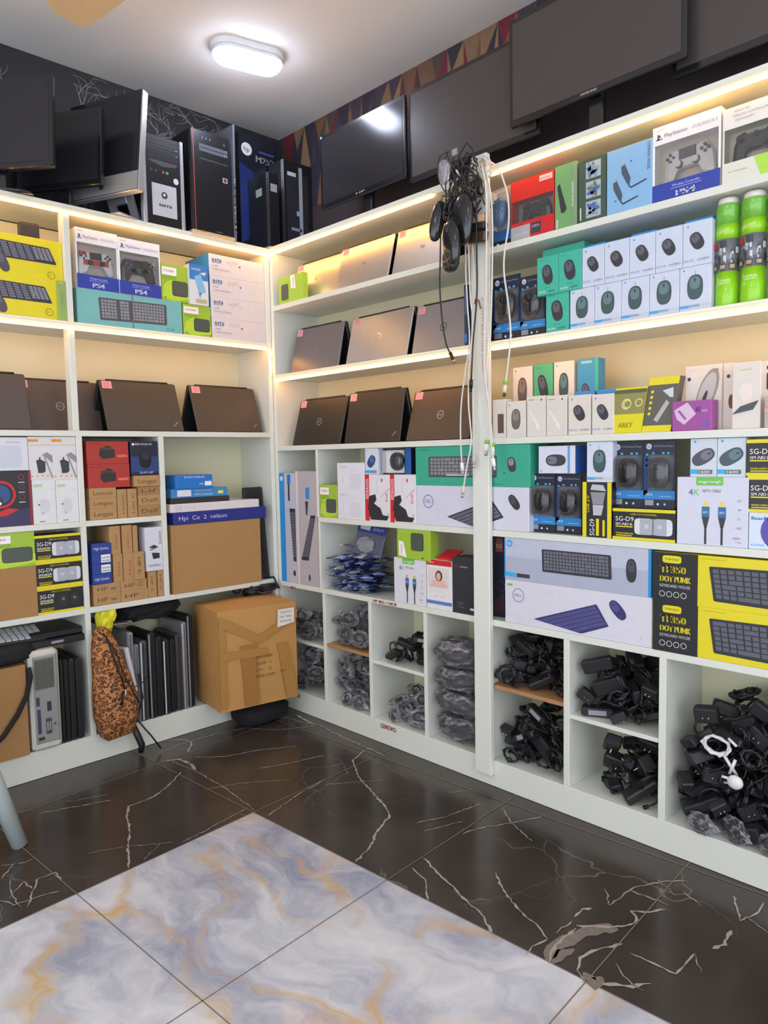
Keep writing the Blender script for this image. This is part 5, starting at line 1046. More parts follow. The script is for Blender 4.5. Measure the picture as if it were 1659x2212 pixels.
def tower(px, label, dep, art, front=BT, d=.0, h=None, yaw=0, tab=False, body=BT2):
    u, w, z0, hh = slot('L', *px, z=z, d=d, h=h)
    lift = .016 if tab else 0
    root = empty('desktop_tower', W3('L', u, d, z0), (0, 0, ROT['L']+yaw), label, 'desktop computer')
    m = MB(); m.box(0, .012, lift, w, dep, hh, body, .003); m.obj('case', root)
    f = MB(); f.face(w, hh); f.box(0, 0, lift, w, .012, hh, front, .004); art(f); f.obj('front_panel', root)
    if tab:
        t = MB(); t.box(-.01, -.012, 0, w*.98, .06, .012, mat('b9a98c', .5), .003)
        for cx in (.2, .8): t.M = Matrix.Translation((w*cx, -.002, .012)); t.lathe([(.014, 0), (.012, .003)], mat('3a342c', .5), n=12)
        t.obj('foot_plate', root)
    return root
SS = mat('b9bdc6', .3, .5)
def bay(m, a, b, c, d, mt=None): m.rect(a, b, c, d, mt or mat('3a3c42', .25), 1); m.rect(a+.03, (b+d)/2-.003, c-.03, (b+d)/2+.003, mat('15161a', .3), 2); m.ell(c-.07, b+(d-b)*.25, .003, .0015, LGT, 3)
tower((313, 399, 283, 478), 'black desktop tower with silver side rails and a white front plate', .24, lambda m: (m.box(-.006, -.006, 0, .012, .02, m.h, SS, .003), m.box(m.w-.012, -.006, 0, m.w+.004, .02, m.h, SS, .003), bay(m, .12, .86, .92, .93), bay(m, .12, .80, .92, .845), m.poly([(.12, .72), (.9, .72), (.8, .68), (.5, .66), (.2, .69)], DGR, 1), m.rect(.12, .73, .9, .79, mat('26262a', .3), 1),
    [m.ell(a, .60, .006, .006, mat(c, .4), 2) for a, c in ((.2, '3a3a3e'), (.32, '3a3a3e'), (.50, 'a04a4a'), (.60, '5a9a6a'))], m.ell(.82, .53, .012, .013, LGT, 2), m.rect(.2, .10, .82, .46, mat('c9cbd2', .35, .3), 2), m.ell(.51, .34, .014, .014, DGR, 3), m.ell(.505, .345, .006, .006, LGT, 4), m.text('terra', .36, .21, .045, DGR, 3, w=.32, bold=.012)))
tower((418, 508, 262, 490), 'large black desktop tower with a thin red line down the front', .20, lambda m: (m.rect(.05, 0, .075, 1, mat('8a3a36', .4), 1), bay(m, .2, .80, .88, .87, mat('5a5e68', .25)), m.rect(.2, .72, .88, .735, mat('34363c'), 1), m.ell(.8, .92, .007, .007, DGR, 1), m.rect(.74, .55, .86, .60, mat('b08a8a', .4), 1), m.rect(.77, .56, .83, .59, DGR, 2), m.text('Lenovo', .55, .05, .012, GRY, 1, w=.16), [m.ell(.28+.09*q, .93, .002, .006, mat('6a82c0'), 1) for q in range(3)]), tab=True, h=.44)
# thin upright plate
b = MB(); b.box(0, 0, 0, .010, .14, .50, mat('7c828e', .3, .5), .002)
for k in range(22): b.box(-.0012, -.0010, .02+k*.012, .006+random.uniform(0, .004), .0, .027+k*.012, mat(random.choice(('c9cdd6', '8b9099', '4a4c52')), .25, .6))
u = u_at('L', 511, z, -.02); b.obj('upright_plate', None, W3('L', u, -.01, z), (.02, 0, ROT['L']+.02), 'thin grey metal-edged panel standing upright between two computer towers', 'panel')
def art_m252(m): m.rect(0, 0, 1, 1, mat('1b1f2c', .25), 1); m.poly([(0, .1), (.45, .2), (.35, .7), (0, .75)], mat('24346e', .25), 2); hp_logo(m,   .19, .87, .030, 3, WHT, BLK); m.text('M252', .42, .79, .052, LGT, 3, w=.46, bold=.008); m.rect(.5, .87, .9, .885, mat('3a5a9a'), 3)
place('printer_box', 'printer box', 'dark blue printer box with a white circular logo behind the towers', 'L', (523, 606, 284, 510), z, .165, .10, mat('17181f', .35), art_m252)
tower((583, 607, 340, 522), 'black computer tower turned sideways in front of the printer box', .16, lambda m: (m.rect(.2, .75, .8, .85, GRY, 1), m.box(-.0006, .04, .0, 0, .05, .001, BT), m.add([(-.0008, .05, m.h*.72), (-.0008, .10, m.h*.72), (-.0008, .10, m.h*.82), (-.0008, .05, m.h*.82)], [(0, 3, 2, 1)], mat('a9b3a6', .4))), tab=True, h=.355)
tower((616, 690, 335, 508), 'black slim-front computer tower with a bright vertical strip in the corner', .115, lambda m: (m.rect(.08, .10, .72, .88, mat('2c2d33', .25), 1), m.rect(.44, .05, .54, .95, mat('c3c9d6', .25, .4), 2), m.rect(.12, .84, .36, .88, LGT, 2), m.rect(.2, .28, .5, .31, GRY, 2), m.rect(.36, .44, .44, .49, mat('8ab0e0'), 3)), d=.04, tab=True, h=.455)

# ------------------------------------------------------------------ screens on top of the right shelf
z = ZR['top']
TVD = .075
tvscr = mat('453e3d', .33, var=.03)
monitor('R', .30, TVD, 2.285, 0, 0, .520, .315, 'black monitor nearest the corner on top of the right shelving, lamp reflected in it', screen=mat('2d2c30', .16, var=.02), zboard=z, logo='HP', led=True)
monitor('R', .828, TVD+.015, 2.262, 0, 0, .600, .345, 'black wide screen second from the corner on top of the right shelving', screen=tvscr, zboard=z, cat='monitor', logo=None)
monitor('R', 1.338, TVD-.030, 2.293, 0, 0, .600, .345, 'large black screen with small white lettering above the post', screen=tvscr, zboard=z, logo='SAMSUNG', cat='television')
monitor('R', 1.875, TVD+.02, 2.272, 0, 0, .620, .360, 'large black screen at the top right corner of the photo', screen=tvscr, zboard=z, cat='television')

# ------------------------------------------------------------------ heaps of cables, adapters and bags
RUB = mat('15161a', .42); RUB2 = mat('1f2024', .5); RUB3 = mat('111216', .3)
def loops(m, r, n, rad, c=(0, 0, 0), tilt=0, seed=0, mt=RUB, sq=.8):
    rr = random.Random(seed); pts = []
    for k in range(n*10):
        a = 2*PI*k/10; q = 1+rr.uniform(-.16, .16)
        pts.append(Vector((c[0]+r*q*math.cos(a), c[1]+rr.uniform(-.35, .35)*rad*n, c[2]+r*sq*q*math.sin(a))))
    M_ = Matrix.Rotation(tilt, 3, 'X'); m.tube([M_ @ p for p in pts], rad, mt, 5)
def make_adapter(sd):
    rr = random.Random(sd); root = empty('power_adapter', (0, -9, 0)); m = MB()
    m.box(-.055, -.024, -.015, .055, .024, .015, RUB2, .005)
    m.face(1, 1); m.add([(-.03, -.0244, -.009), (.03, -.0244, -.009), (.03, -.0244, .009), (-.03, -.0244, .009)], [(0, 1, 2, 3)], mat('8d9096', .4)) if sd % 3 == 0 else None
    m.obj('brick', root); c = MB(); loops(c, .032, 3, .003, (.035, -.01, .030), .4, sd); c.tube([(.055, 0, 0), (.075, -.01, .01), (.07, -.02, .04), (.05, -.02, .055)], .003, RUB, 5); c.obj('cord', root)
    return root
def make_plug(sd):
    root = empty('plug_adapter', (0, -9, 0)); m = MB(); m.box(-.038, -.020, -.026, .038, .022, .026, RUB2, .005); m.obj('body', root)
    m = MB(); m.tube([(-.008, -.018, .0), (-.008, -.034, .0)], .0022, mat('c9c2a8', .25, .8), 6); m.tube([(.010, -.018, .0), (.010, -.034, .0)], .0022, mat('c9c2a8', .25, .8), 6); m.obj('prongs', root); return root
def make_coil(sd):
    m = MB(); loops(m, .040, 5, .0042, seed=sd, mt=RUB); m.blob((.0, 0, -.030), (.012, .012, .016), RUB2, 8, 5); m.tube([(.03, 0, .01), (.05, -.01, .03), (.045, -.02, .055), (.05, -.015, .075)], .0042, RUB, 5); m.box(.044, -.022, .07, .058, -.008, .095, RUB3, .002)
    m.tube([(-.04, .01, -.01), (-.048, 0, 0), (-.04, -.012, .008)], .004, RUB3, 5)
    o = m.obj('cable_coil', None, (0, -9, 0)); return o
def make_bag(sd, sx=1, dark=RUB):
    root = empty('bagged_cable', (0, -9, 0)); m = MB(); loops(m, .030*sx, 4, .0045*sx, seed=sd, mt=dark); m.box(-.02*sx, -.012*sx, -.03*sx, .025*sx, .010*sx, -.008*sx, RUB2, .004); m.obj('cable', root)
    b = MB(); rr = random.Random(sd)
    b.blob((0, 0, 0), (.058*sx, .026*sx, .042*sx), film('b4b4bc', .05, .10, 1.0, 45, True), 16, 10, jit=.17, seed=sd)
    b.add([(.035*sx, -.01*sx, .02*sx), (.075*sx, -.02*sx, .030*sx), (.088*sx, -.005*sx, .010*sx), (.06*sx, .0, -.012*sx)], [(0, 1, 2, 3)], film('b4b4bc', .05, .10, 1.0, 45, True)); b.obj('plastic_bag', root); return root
protoA = [make_adapter(i) for i in range(3)]; protoP = [make_plug(i) for i in range(2)]; protoC = [make_coil(i) for i in range(3)]; protoB = [make_bag(i) for i in range(4)]
# white coiled cable and white plug lying on the heap
w_ = MB()
WC = mat('dcdcdc', .4)
loops(w_, .036, 5, .0035, seed=9, mt=WC, sq=.75); w_.tube([(.02, 0, -.02), (.05, -.01, -.05), (.06, 0, -.07)], .005, WC, 6); w_.tube([(.055, -.01, -.02), (.045, -.015, -.065)], .005, WC, 6); w_.tube([(.03, -.005, .035), (.055, -.012, .022)], .004, WC, 6)
u, zz = at('R', 1548, 1610, .03); w_.obj('white_cable', None, W3('R', u, .03, zz), (.1, .1, .1), 'coiled white cable on the large heap of black plugs', 'cable')
w_ = MB(); w_.blob((0, 0, 0), (.022, .014, .020), WC, 12, 8); w_.tube([(-.015, 0, .006), (-.035, -.004, .008)], .004, WC, 6); w_.tube([(-.015, 0, -.008), (-.030, -.004, -.008)], .003, SIL, 6)
u, zz = at('R', 1588, 1690, .0); w_.obj('white_plug', None, W3('R', u, .0, zz), (0, 0, 0), 'white plug lying on the large heap of black plugs', 'plug')
# big grey bags in the fourth cubby, left of the post
for k, (zc_, hh, sx) in enumerate(((.152, .056, 1.0), (.252, .05, 1.0), (.347, .05, .95), (.448, .056, .92))):
    r = empty('cable_bag', (1.092, .085-.01*k, zc_), (0, .06*(k % 2), 0), 'large grey plastic bag of cables, %s in the cubby left of the post' % ('bottom one', 'second up', 'third up', 'top one')[k], 'bag of cables', 'large grey bags left of the post')
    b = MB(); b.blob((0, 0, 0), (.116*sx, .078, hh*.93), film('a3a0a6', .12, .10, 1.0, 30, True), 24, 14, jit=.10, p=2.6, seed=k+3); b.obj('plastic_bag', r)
    c = MB()
    for q in range(4): loops(c, .05, 4, .006, (-.05+.035*q, .01*(q % 2), 0), .5*q, q+k*5, RUB, .6)
    c.blob((0, 0, -.01), (.095*sx, .055, hh*.7), mat('34343a', .6, var=.3, scale=40), 16, 9, jit=.15, seed=k); c.obj('cables', r)

# blue and silver foil packets heaped left of the small video cable box
pk = []
for sd in range(4):
    rr = random.Random(sd+20); m = MB(); nx, nz = 9, 4; vs = []; fs = []
    for s_ in (-1, 1):
        for j in range(nz+1):
            for i in range(nx+1):
                e = min(i, nx-i)/nx*2; f_ = min(j, nz-j)/nz*2
                vs.append((-.075+.15*i/nx+rr.uniform(-.004, .004), -.05+.10*j/nz+rr.uniform(-.004, .004), s_*.006*(min(1, e*2)*min(1, f_*2))+rr.uniform(-.003, .003)))
    o_ = (nx+1)*(nz+1)
    cols = [mat('2a3f8e', .25, coat=.3), mat('c9ccd6', .22, .4), mat('1f2c66', .25, coat=.3), mat('8fa0c8', .3)]
    for j in range(nz):
        for i in range(nx):
            a = j*(nx+1)+i
            c = cols[(i//3+j//2+sd) % 4] if rr.random() < .8 else cols[1]
            m.add([vs[q] for q in (a, a+nx+1, a+nx+2, a+1)], [(0, 1, 2, 3)], c); m.add([vs[q+o_] for q in (a, a+1, a+nx+2, a+nx+1)], [(0, 1, 2, 3)], c)
    for i in range(nx):
        for a in (i, nz*(nx+1)+i): m.add([vs[a], vs[a+1], vs[a+1+o_], vs[a+o_]], [(0, 1, 2, 3)], cols[(i//2+sd) % 4])
    pk.append(m.obj('foil_packet', None, (0, -9, 0)))
# each heap: (label, group, category, [(kind, x, y, z, rx, ry, rz, scale), ...]); every piece rests on those below it
HEAPS = [
('grey plastic bagged cable in the upper cubby nearest the corner', 'bagged cables in the upper corner cubby', 'bagged cable', [
 ('B1', .078, .112, .387, -.283, .168, -.067, .897), ('B0', .188, .031, .391, .005, .139, 3.163, .959), ('B1', .196, .133, .386, -.212, .109, -.34, .883),
 ('B0', .108, .192, .388, .264, .122, 3.058, .936), ('B1', .222, .1, .448, .247, -.144, .259, .911), ('B2', .234, .203, .391, -.111, -.146, 2.959, 1.008),
 ('B1', .118, .04, .448, -.04, -.171, .215, .912), ('B0', .259, .037, .431, 1.613, .395, -.129, .649), ('B3', .27, .073, .376, 1.611, .273, .837, .739),
 ('B1', .096, .054, .376, 1.457, .402, -.324, .695), ('B1', .069, .155, .419, .375, -.4, -.199, .683), ('B1', .264, .146, .411, .063, .533, .095, .693),
 ('B1', .15, .163, .434, 1.932, -.462, .746, .678),
]),
('plastic bagged dark cable in the lower cubby nearest the corner', 'bagged cables in the lower corner cubby', 'bagged cable', [
 ('B3', .229, .111, .141, .241, .186, -.136, .97), ('B3', .09, .179, .139, -.175, .006, .434, .936), ('B1', .095, .092, .138, -.278, -.078, .115, .907),
 ('B0', .119, .029, .14, -.069, -.17, 3.154, .907), ('B0', .216, .202, .137, -.194, .023, .306, .893), ('B1', .241, .168, .187, .064, .203, 3.526, 1.011),
 ('B1', .151, .117, .206, -0, .246, 3.317, .89), ('B1', .136, .195, .21, .185, .066, -.1, .922), ('B2', .262, .15, .272, -.187, .104, 3.370, .896),
 ('B3', .204, .054, .182, -.068, -.024, 3.520, .91), ('B2', .165, .048, .271, -.205, -.088, .32, 1.053), ('B2', .192, .175, .271, .173, -.235, 3.633, .898),
]),
('shiny bagged cable on the brown wooden shelf of the second cubby', 'bagged cables on the second cubby shelf', 'bagged cable', [
 ('B3', .477, .146, .408, -.159, .248, -.03, .927), ('B2', .434, .042, .408, .253, -.11, 2.878, .979), ('B1', .547, .024, .413, .145, -.141, 3.210, .894),
 ('B1', .484, .196, .425, -.026, .127, .248, .886), ('B3', .518, .09, .41, -.274, .193, -.447, .995), ('B0', .473, .033, .489, -.231, -.009, 3.338, .885),
 ('B3', .414, .208, .476, -.177, .04, .402, 1.006), ('B2', .464, .126, .486, -.008, -.145, .085, .959), ('B1', .549, .192, .488, -.179, -.125, 3.423, .982),
 ('B3', .54, .091, .497, .144, .117, .336, .911), ('B3', .413, .103, .402, -.402, -.672, -.881, .663), ('B1', .596, .115, .403, .021, .513, -.939, .717),
 ('B1', .573, .167, .397, -.437, .459, .003, .632), ('B0', .417, .197, .387, 1.813, .074, .155, .66), ('B2', .547, .141, .444, 1.526, .145, -.589, .63),
 ('B2', .396, .048, .467, 1.561, -.022, .652, .646),
]),
('bagged cable in the lower second cubby from the corner', 'bagged cables in the lower second cubby', 'bagged cable', [
 ('B2', .444, .095, .126, 1.424, -.157, -.502, .896), ('B1', .563, .15, .141, -.411, .276, .792, .932), ('B3', .482, .06, .176, 1.709, .407, .489, 1.053),
 ('B3', .488, .186, .154, -.426, -.652, .189, 1.045), ('B3', .425, .132, .199, .123, .602, -.043, .892), ('B3', .55, .077, .216, .158, .171, -.429, .895),
 ('B1', .513, .129, .243, .403, -.471, .581, .892), ('B2', .447, .185, .237, .09, -.648, .264, 1.047), ('B2', .438, .034, .26, .26, .286, -.125, .981),
 ('B2', .547, .067, .283, 2.005, .15, -.271, .994), ('B2', .435, .112, .289, .04, -.188, .725, 1.054), ('B1', .562, .181, .312, -.312, .058, .897, .905),
 ('B2', .582, .063, .147, -.285, .171, -.9, .656), ('B3', .566, .135, .193, 1.813, .693, -.074, .691), ('B0', .588, .121, .255, .086, -.438, .948, .671),
 ('B1', .531, .2, .253, .061, .015, .865, .67), ('B3', .538, .021, .132, -.208, .481, .176, .678), ('B3', .422, .213, .132, -.206, -.64, .336, .631),
 ('B3', .452, .026, .129, -.39, -.303, -.285, .692), ('B2', .405, .22, .28, .018, -.581, -.394, .733), ('B1', .399, .213, .194, -.373, .547, .298, .696),
 ('B3', .396, .061, .183, .1, .543, .75, .726),
]),
('black cable on the small shelf of the third cubby', 'black cables on the third cubby shelf', 'cable', [
 ('A1', .846, .106, .366, -.179, .144, -.993, .788), ('A1', .757, .071, .376, 1.611, -.263, -.366, .8), ('A2', .783, .171, .374, -.205, .395, .735, .776),
 ('C0', .863, .153, .38, .198, .322, -.656, .791), ('C1', .784, .087, .381, .117, .548, -.248, .831), ('A0', .775, .13, .416, -.179, .047, -.328, .75),
 ('A0', .856, .197, .418, .175, -.094, -.427, .794), ('A1', .739, .038, .379, -.411, -.548, -.242, .758), ('A1', .887, .171, .484, 1.459, .47, -.42, .769),
 ('A1', .894, .065, .398, 1.413, -.065, -.52, .766), ('A0', .88, .072, .455, -.049, .197, .75, .755), ('C2', .825, .147, .455, 1.430, -.676, -.132, .825),
 ('A2', .803, .056, .429, .399, .407, .793, .759), ('C1', .733, .215, .414, 1.303, .273, .458, .763),
]),
('bagged cable in the lower third cubby above the red handwriting', 'bagged cables in the lower third cubby', 'bagged cable', [
 ('B1', .784, .066, .139, .098, -.094, 2.838, .901), ('B3', .802, .184, .139, .288, .196, .17, .924), ('B1', .873, .152, .167, .255, -.169, 3.273, .991),
 ('B0', .884, .041, .14, .215, -.11, 3.608, .895), ('B3', .778, .126, .141, -.231, .106, 2.742, 1.017), ('B0', .885, .071, .207, -.097, .237, 3.460, .919),
 ('B2', .747, .027, .126, -.205, -.006, -.412, .623), ('B2', .748, .165, .201, .445, .4, .788, .66), ('B0', .864, .211, .167, 1.825, .366, .522, .644),
 ('B2', .791, .109, .202, 1.795, -.167, -.481, .636), ('B0', .76, .04, .188, 1.317, -.38, .811, .691), ('B3', .871, .094, .13, 1.321, .526, .573, .678),
 ('B1', .883, .207, .207, 1.421, -.218, .285, .637),
]),
('black cable coil or adapter on the brown shelf right of the post', 'black cables on the shelf right of the post', 'cable', [
 ('A1', 1.337, .051, .406, 1.696, -.179, .095, .809), ('C2', 1.470, .159, .419, 1.637, .526, -.373, .805), ('C2', 1.341, .163, .407, 1.839, -.151, -.202, .801),
 ('A0', 1.344, .104, .434, 1.430, .2, .669, .87), ('C1', 1.409, .182, .424, -.437, .659, .299, .881), ('A1', 1.451, .063, .413, .357, -.484, .432, .9),
 ('A0', 1.329, .175, .448, .425, -.553, -.469, .81), ('C1', 1.473, .217, .441, -.049, .241, -.459, .915), ('C0', 1.332, .085, .48, 1.995, .138, .385, .933),
 ('A1', 1.495, .134, .448, -.33, -.195, -.79, .806), ('C0', 1.413, .074, .484, -.261, .624, -.579, .953), ('C2', 1.329, .202, .512, 1.798, .202, -.428, .859),
 ('A0', 1.436, .196, .489, 1.203, -.365, -.483, .82), ('A2', 1.401, .049, .523, .176, .306, -.275, .829), ('C2', 1.531, .106, .394, 1.253, -.149, -.574, .801),
 ('C0', 1.324, .214, .467, .283, -.514, -.007, .92), ('A2', 1.340, .074, .511, .345, .683, -.47, .818), ('A1', 1.454, .16, .534, .247, .231, -.987, .865),
 ('A1', 1.334, .15, .523, -.367, -.081, .02, .85), ('C0', 1.325, .022, .42, -.331, -.382, .306, .875), ('C2', 1.407, .088, .563, 1.619, -.09, .577, .801),
 ('C2', 1.529, .194, .416, -.228, -.416, -.932, .945), ('C1', 1.429, .129, .404, .288, -.174, -.809, .638), ('C1', 1.401, .159, .438, -.366, -.411, .873, .627),
 ('C0', 1.425, .139, .456, -.113, .693, -.52, .716), ('C1', 1.327, .21, .404, -.077, -.617, .269, .642), ('C2', 1.485, .043, .461, .332, -.647, -.872, .625),
 ('C1', 1.532, .143, .417, .113, -.06, .397, .624), ('C2', 1.534, .046, .403, -.111, -.398, -.088, .637), ('C1', 1.477, .073, .476, .295, -.64, -.84, .641),
 ('C0', 1.371, .202, .531, 1.522, .251, -.017, .692), ('C0', 1.505, .092, .507, 1.909, -.078, -.032, .713),
]),
('black adapter or cable in the lower cubby right of the post', 'black adapters in the lower cubby right of the post', 'power adapter', [
 ('A0', 1.486, .171, .115, .181, .028, -.051, .919), ('C2', 1.383, .169, .123, 1.682, -.268, -.289, .98), ('C1', 1.486, .106, .134, -.134, .651, -.994, .857),
 ('A2', 1.448, .078, .168, 1.410, .57, -.194, .991), ('A2', 1.350, .179, .153, 1.443, -.242, .04, .874), ('C1', 1.471, .184, .16, 1.381, -.396, .053, .927),
 ('C0', 1.323, .143, .197, 1.989, -.549, .998, .932), ('C2', 1.500, .112, .177, .068, .197, -.978, .839), ('C2', 1.460, .202, .199, 1.513, -.63, -.18, .957),
 ('A1', 1.394, .131, .211, .4, .15, .001, .839), ('C2', 1.520, .034, .159, -.132, -.622, -.2, .971), ('C2', 1.401, .157, .244, 1.335, -.43, -.5, .919),
 ('C0', 1.337, .147, .257, 1.469, -.084, -.422, .885), ('C2', 1.487, .144, .247, 1.916, .178, .092, .875), ('C1', 1.382, .049, .139, .332, -.22, .01, .966),
 ('A0', 1.396, .043, .203, -.185, -.488, -.031, .858), ('A0', 1.423, .08, .28, -.171, .486, -.132, .848), ('A2', 1.404, .192, .274, .379, -.354, -.238, .915),
 ('C0', 1.331, .138, .118, 1.860, -.294, -.311, .63), ('C1', 1.539, .205, .125, .383, -.188, -.774, .648), ('P1', 1.367, .081, .139, 1.969, .543, .653, .729),
 ('C1', 1.324, .124, .146, 1.590, .689, -.571, .677), ('P1', 1.311, .078, .156, -.217, .322, .844, .617), ('P1', 1.310, .057, .197, .445, .074, -.139, .68),
 ('C1', 1.461, .195, .192, .265, .679, -.218, .653), ('C1', 1.450, .1, .136, -.067, -.094, .086, .709), ('P0', 1.343, .226, .123, 1.629, -.651, -.046, .703),
 ('C0', 1.347, .022, .127, .125, .405, .387, .698), ('P0', 1.519, .078, .26, .171, -.475, -.912, .62), ('C0', 1.522, .189, .198, 1.647, -.267, -.753, .647),
]),
('black power adapter in the upper middle cubby right of the post', 'black adapters in the upper middle cubby', 'power adapter', [
 ('A1', 1.751, .18, .384, -.325, .513, -.987, .99), ('A2', 1.696, .124, .374, .269, -.24, -.133, 1.014), ('A1', 1.780, .085, .438, 1.821, .092, -.867, .97),
 ('A2', 1.781, .194, .44, 1.399, .038, .283, 1.040), ('A0', 1.671, .054, .36, .042, -.036, .407, .944), ('A2', 1.714, .051, .453, 1.781, -.404, .084, 1.017),
 ('A1', 1.798, .152, .462, 1.242, -.108, .031, .918), ('A0', 1.666, .108, .425, -.195, -.518, -.405, .998), ('A2', 1.825, .095, .372, .018, -.345, .225, .897),
 ('A1', 1.692, .137, .462, -.172, -.59, -.482, .956), ('A2', 1.793, .179, .516, 1.550, -.576, -.185, .976), ('A1', 1.815, .099, .489, .25, -.074, -.658, .882),
 ('A1', 1.667, .057, .511, 1.767, -.307, .306, .903), ('A0', 1.661, .182, .476, 1.305, -.568, -.568, 1.001), ('A2', 1.757, .134, .528, .038, .308, -.898, .937),
 ('P0', 1.806, .143, .385, 1.236, .545, .311, .761), ('P0', 1.851, .214, .368, 1.745, -.4, -.201, .7), ('P0', 1.758, .029, .367, 1.583, -.492, .31, .662),
 ('P0', 1.700, .205, .372, 1.169, .465, -.357, .731), ('C1', 1.809, .052, .381, -.018, -.215, -.227, .698), ('C2', 1.752, .029, .425, -.062, -.54, .615, .691),
 ('P1', 1.674, .215, .417, .239, -.48, .548, .647), ('P1', 1.696, .206, .466, -.062, .289, -.107, .755), ('P0', 1.636, .041, .404, .142, .647, .529, .725),
 ('C0', 1.839, .077, .418, .196, .615, -.87, .644), ('P1', 1.643, .19, .365, -.053, .134, -.923, .698), ('P0', 1.861, .03, .47, .316, .21, -.046, .709),
]),
('black power adapter in the lower middle cubby right of the post', 'black adapters in the lower middle cubby', 'power adapter', [
 ('A2', 1.710, .09, .123, .422, .159, -.911, .904), ('P1', 1.778, .116, .13, .018, .143, -.874, 1.059), ('A1', 1.816, .199, .142, -.408, .578, .534, 1.009),
 ('A1', 1.820, .053, .143, .199, -.608, .695, 1.054), ('P1', 1.712, .1, .187, .333, .221, .157, 1.018), ('P0', 1.811, .091, .207, .414, -.534, -.786, 1.054),
 ('A2', 1.752, .176, .189, .438, -.46, -.589, .938), ('P1', 1.711, .075, .256, 1.252, -.617, -.887, .957), ('A2', 1.738, .199, .228, .237, -.14, .396, .912),
 ('P1', 1.821, .123, .266, .426, .072, -.104, .964), ('P0', 1.829, .131, .123, -.23, -.505, -.795, .637), ('P0', 1.721, .197, .123, .341, .464, -.385, .648),
 ('C1', 1.767, .227, .148, -.211, .398, -.09, .634), ('C2', 1.724, .051, .16, 1.390, .229, .878, .635), ('C1', 1.752, .03, .193, -.249, .224, -.203, .679),
 ('C2', 1.835, .143, .179, -.039, .422, .335, .666), ('P0', 1.770, .068, .214, -.328, -.054, -.899, .644), ('P1', 1.854, .178, .176, 1.590, .211, .232, .69),
 ('C1', 1.860, .086, .136, 1.834, .213, -.696, .684), ('P0', 1.795, .211, .199, .223, -.454, -.736, .751),
]),
('black plug or adapter low in the large heap at the right edge', 'black plugs in the large heap', 'plug adapter', [
 ('A0', 2.190, .078, .128, .09, .389, -.347, .886), ('A0', 2.067, .083, .131, .418, .361, -.764, .936), ('P0', 2.196, .187, .133, 1.780, .031, .894, 1.056),
 ('A2', 2.294, .16, .12, -.382, .065, .474, .937), ('A0', 2.088, .184, .134, 1.158, .292, .141, .93), ('A1', 2.303, .066, .123, 1.470, -.069, -.606, .896),
 ('P1', 2.279, .132, .176, 1.993, .022, -.199, .948), ('P1', 2.308, .032, .178, 1.682, .305, .403, .902), ('A2', 2.013, .053, .162, .072, -.512, .362, 1.047),
 ('P1', 2.263, .208, .169, 2.021, .199, .403, .894), ('A1', 1.996, .208, .152, 1.472, .557, .497, .954), ('P0', 2.145, .065, .182, .093, -.539, .248, .906),
 ('P1', 2.088, .187, .198, 1.538, .453, -.981, .967), ('P0', 2.280, .091, .216, 1.425, -.057, -.299, 1.018), ('A1', 1.996, .093, .197, -.068, -.291, .94, .938),
 ('P1', 2.226, .166, .223, -.014, -.136, .911, .966), ('P0', 2.178, .125, .174, 1.203, .457, -.583, .915), ('P1', 2.350, .124, .129, 1.571, -.502, .427, .922),
 ('A1', 2.127, .099, .239, -.42, .039, -.763, .916), ('A1', 2.320, .192, .228, 1.477, -.37, -.863, .978), ('P1', 2.161, .201, .202, -.422, .558, -.384, .922),
 ('A1', 2.031, .188, .235, .211, -.66, .581, .924), ('P1', 2.202, .076, .254, 1.277, .392, -.67, 1.014), ('P0', 2.341, .05, .23, -.03, .278, .408, .891),
 ('P1', 2.052, .047, .262, .011, .094, .299, .913), ('A2', 2.213, .197, .272, .377, -.397, .378, .999), ('P0', 2.151, .029, .13, .165, -.318, -.01, .887),
 ('P0', 2.064, .122, .288, 1.900, .518, -.893, .887), ('A1', 2.323, .115, .269, .109, -.291, .304, .903), ('P0', 2.181, .148, .301, .276, -.146, -.885, .886),
 ('A0', 2.299, .061, .291, -.088, .287, -.499, 1.049), ('A2', 2.022, .196, .297, .44, -.137, .735, .914), ('P0', 2.292, .173, .285, .306, .209, .875, .9),
 ('P0', 2.224, .07, .171, .18, .483, .892, .948), ('A2', 2.114, .147, .351, 1.132, .155, -.97, .933), ('A0', 2.215, .2, .355, 1.747, .401, .812, .881),
 ('P0', 2.326, .129, .327, 1.678, -.133, -.013, .908), ('P0', 2.005, .211, .349, -.088, -.3, .36, .996), ('P0', 1.974, .18, .262, 1.890, .382, -.352, .899),
 ('A2', 2.084, .079, .371, -.432, .052, -.493, .9), ('A0', 2.271, .172, .359, .064, .676, .37, .905), ('P1', 2.106, .125, .404, .024, -.442, .053, .978),
 ('P1', 2.252, .069, .363, -.17, -.608, .019, 1.038), ('P0', 1.997, .067, .299, 1.229, -.318, .878, .946), ('A2', 2.339, .052, .372, -.031, -.433, .888, .989),
 ('P1', 2.155, .084, .392, .05, .624, -.02, .898),
]),
('black cable or plug high in the large heap at the right edge', 'black cables in the large heap', 'cable', [
 ('C2', 2.164, .209, .349, .424, .055, .764, .9), ('A2', 1.987, .094, .341, -.421, -.664, .351, .885), ('P0', 2.022, .191, .413, 1.350, .257, .388, 1.012),
 ('A2', 2.154, .184, .418, 1.420, .001, -.222, .97), ('C0', 2.235, .124, .355, .127, .48, .217, .907), ('P0', 2.344, .172, .403, 1.738, .162, .931, .886),
 ('C2', 2.102, .146, .459, 1.693, .167, -.871, .942), ('C1', 2.240, .151, .456, 1.933, -.425, .18, .945), ('C0', 2.088, .158, .484, 1.731, -.312, -.377, 1.023),
 ('C0', 2.273, .208, .39, .376, -.365, .091, .905), ('C2', 2.278, .179, .437, 1.627, -.379, .857, .99), ('A0', 2.174, .098, .454, 1.755, .513, .072, .902),
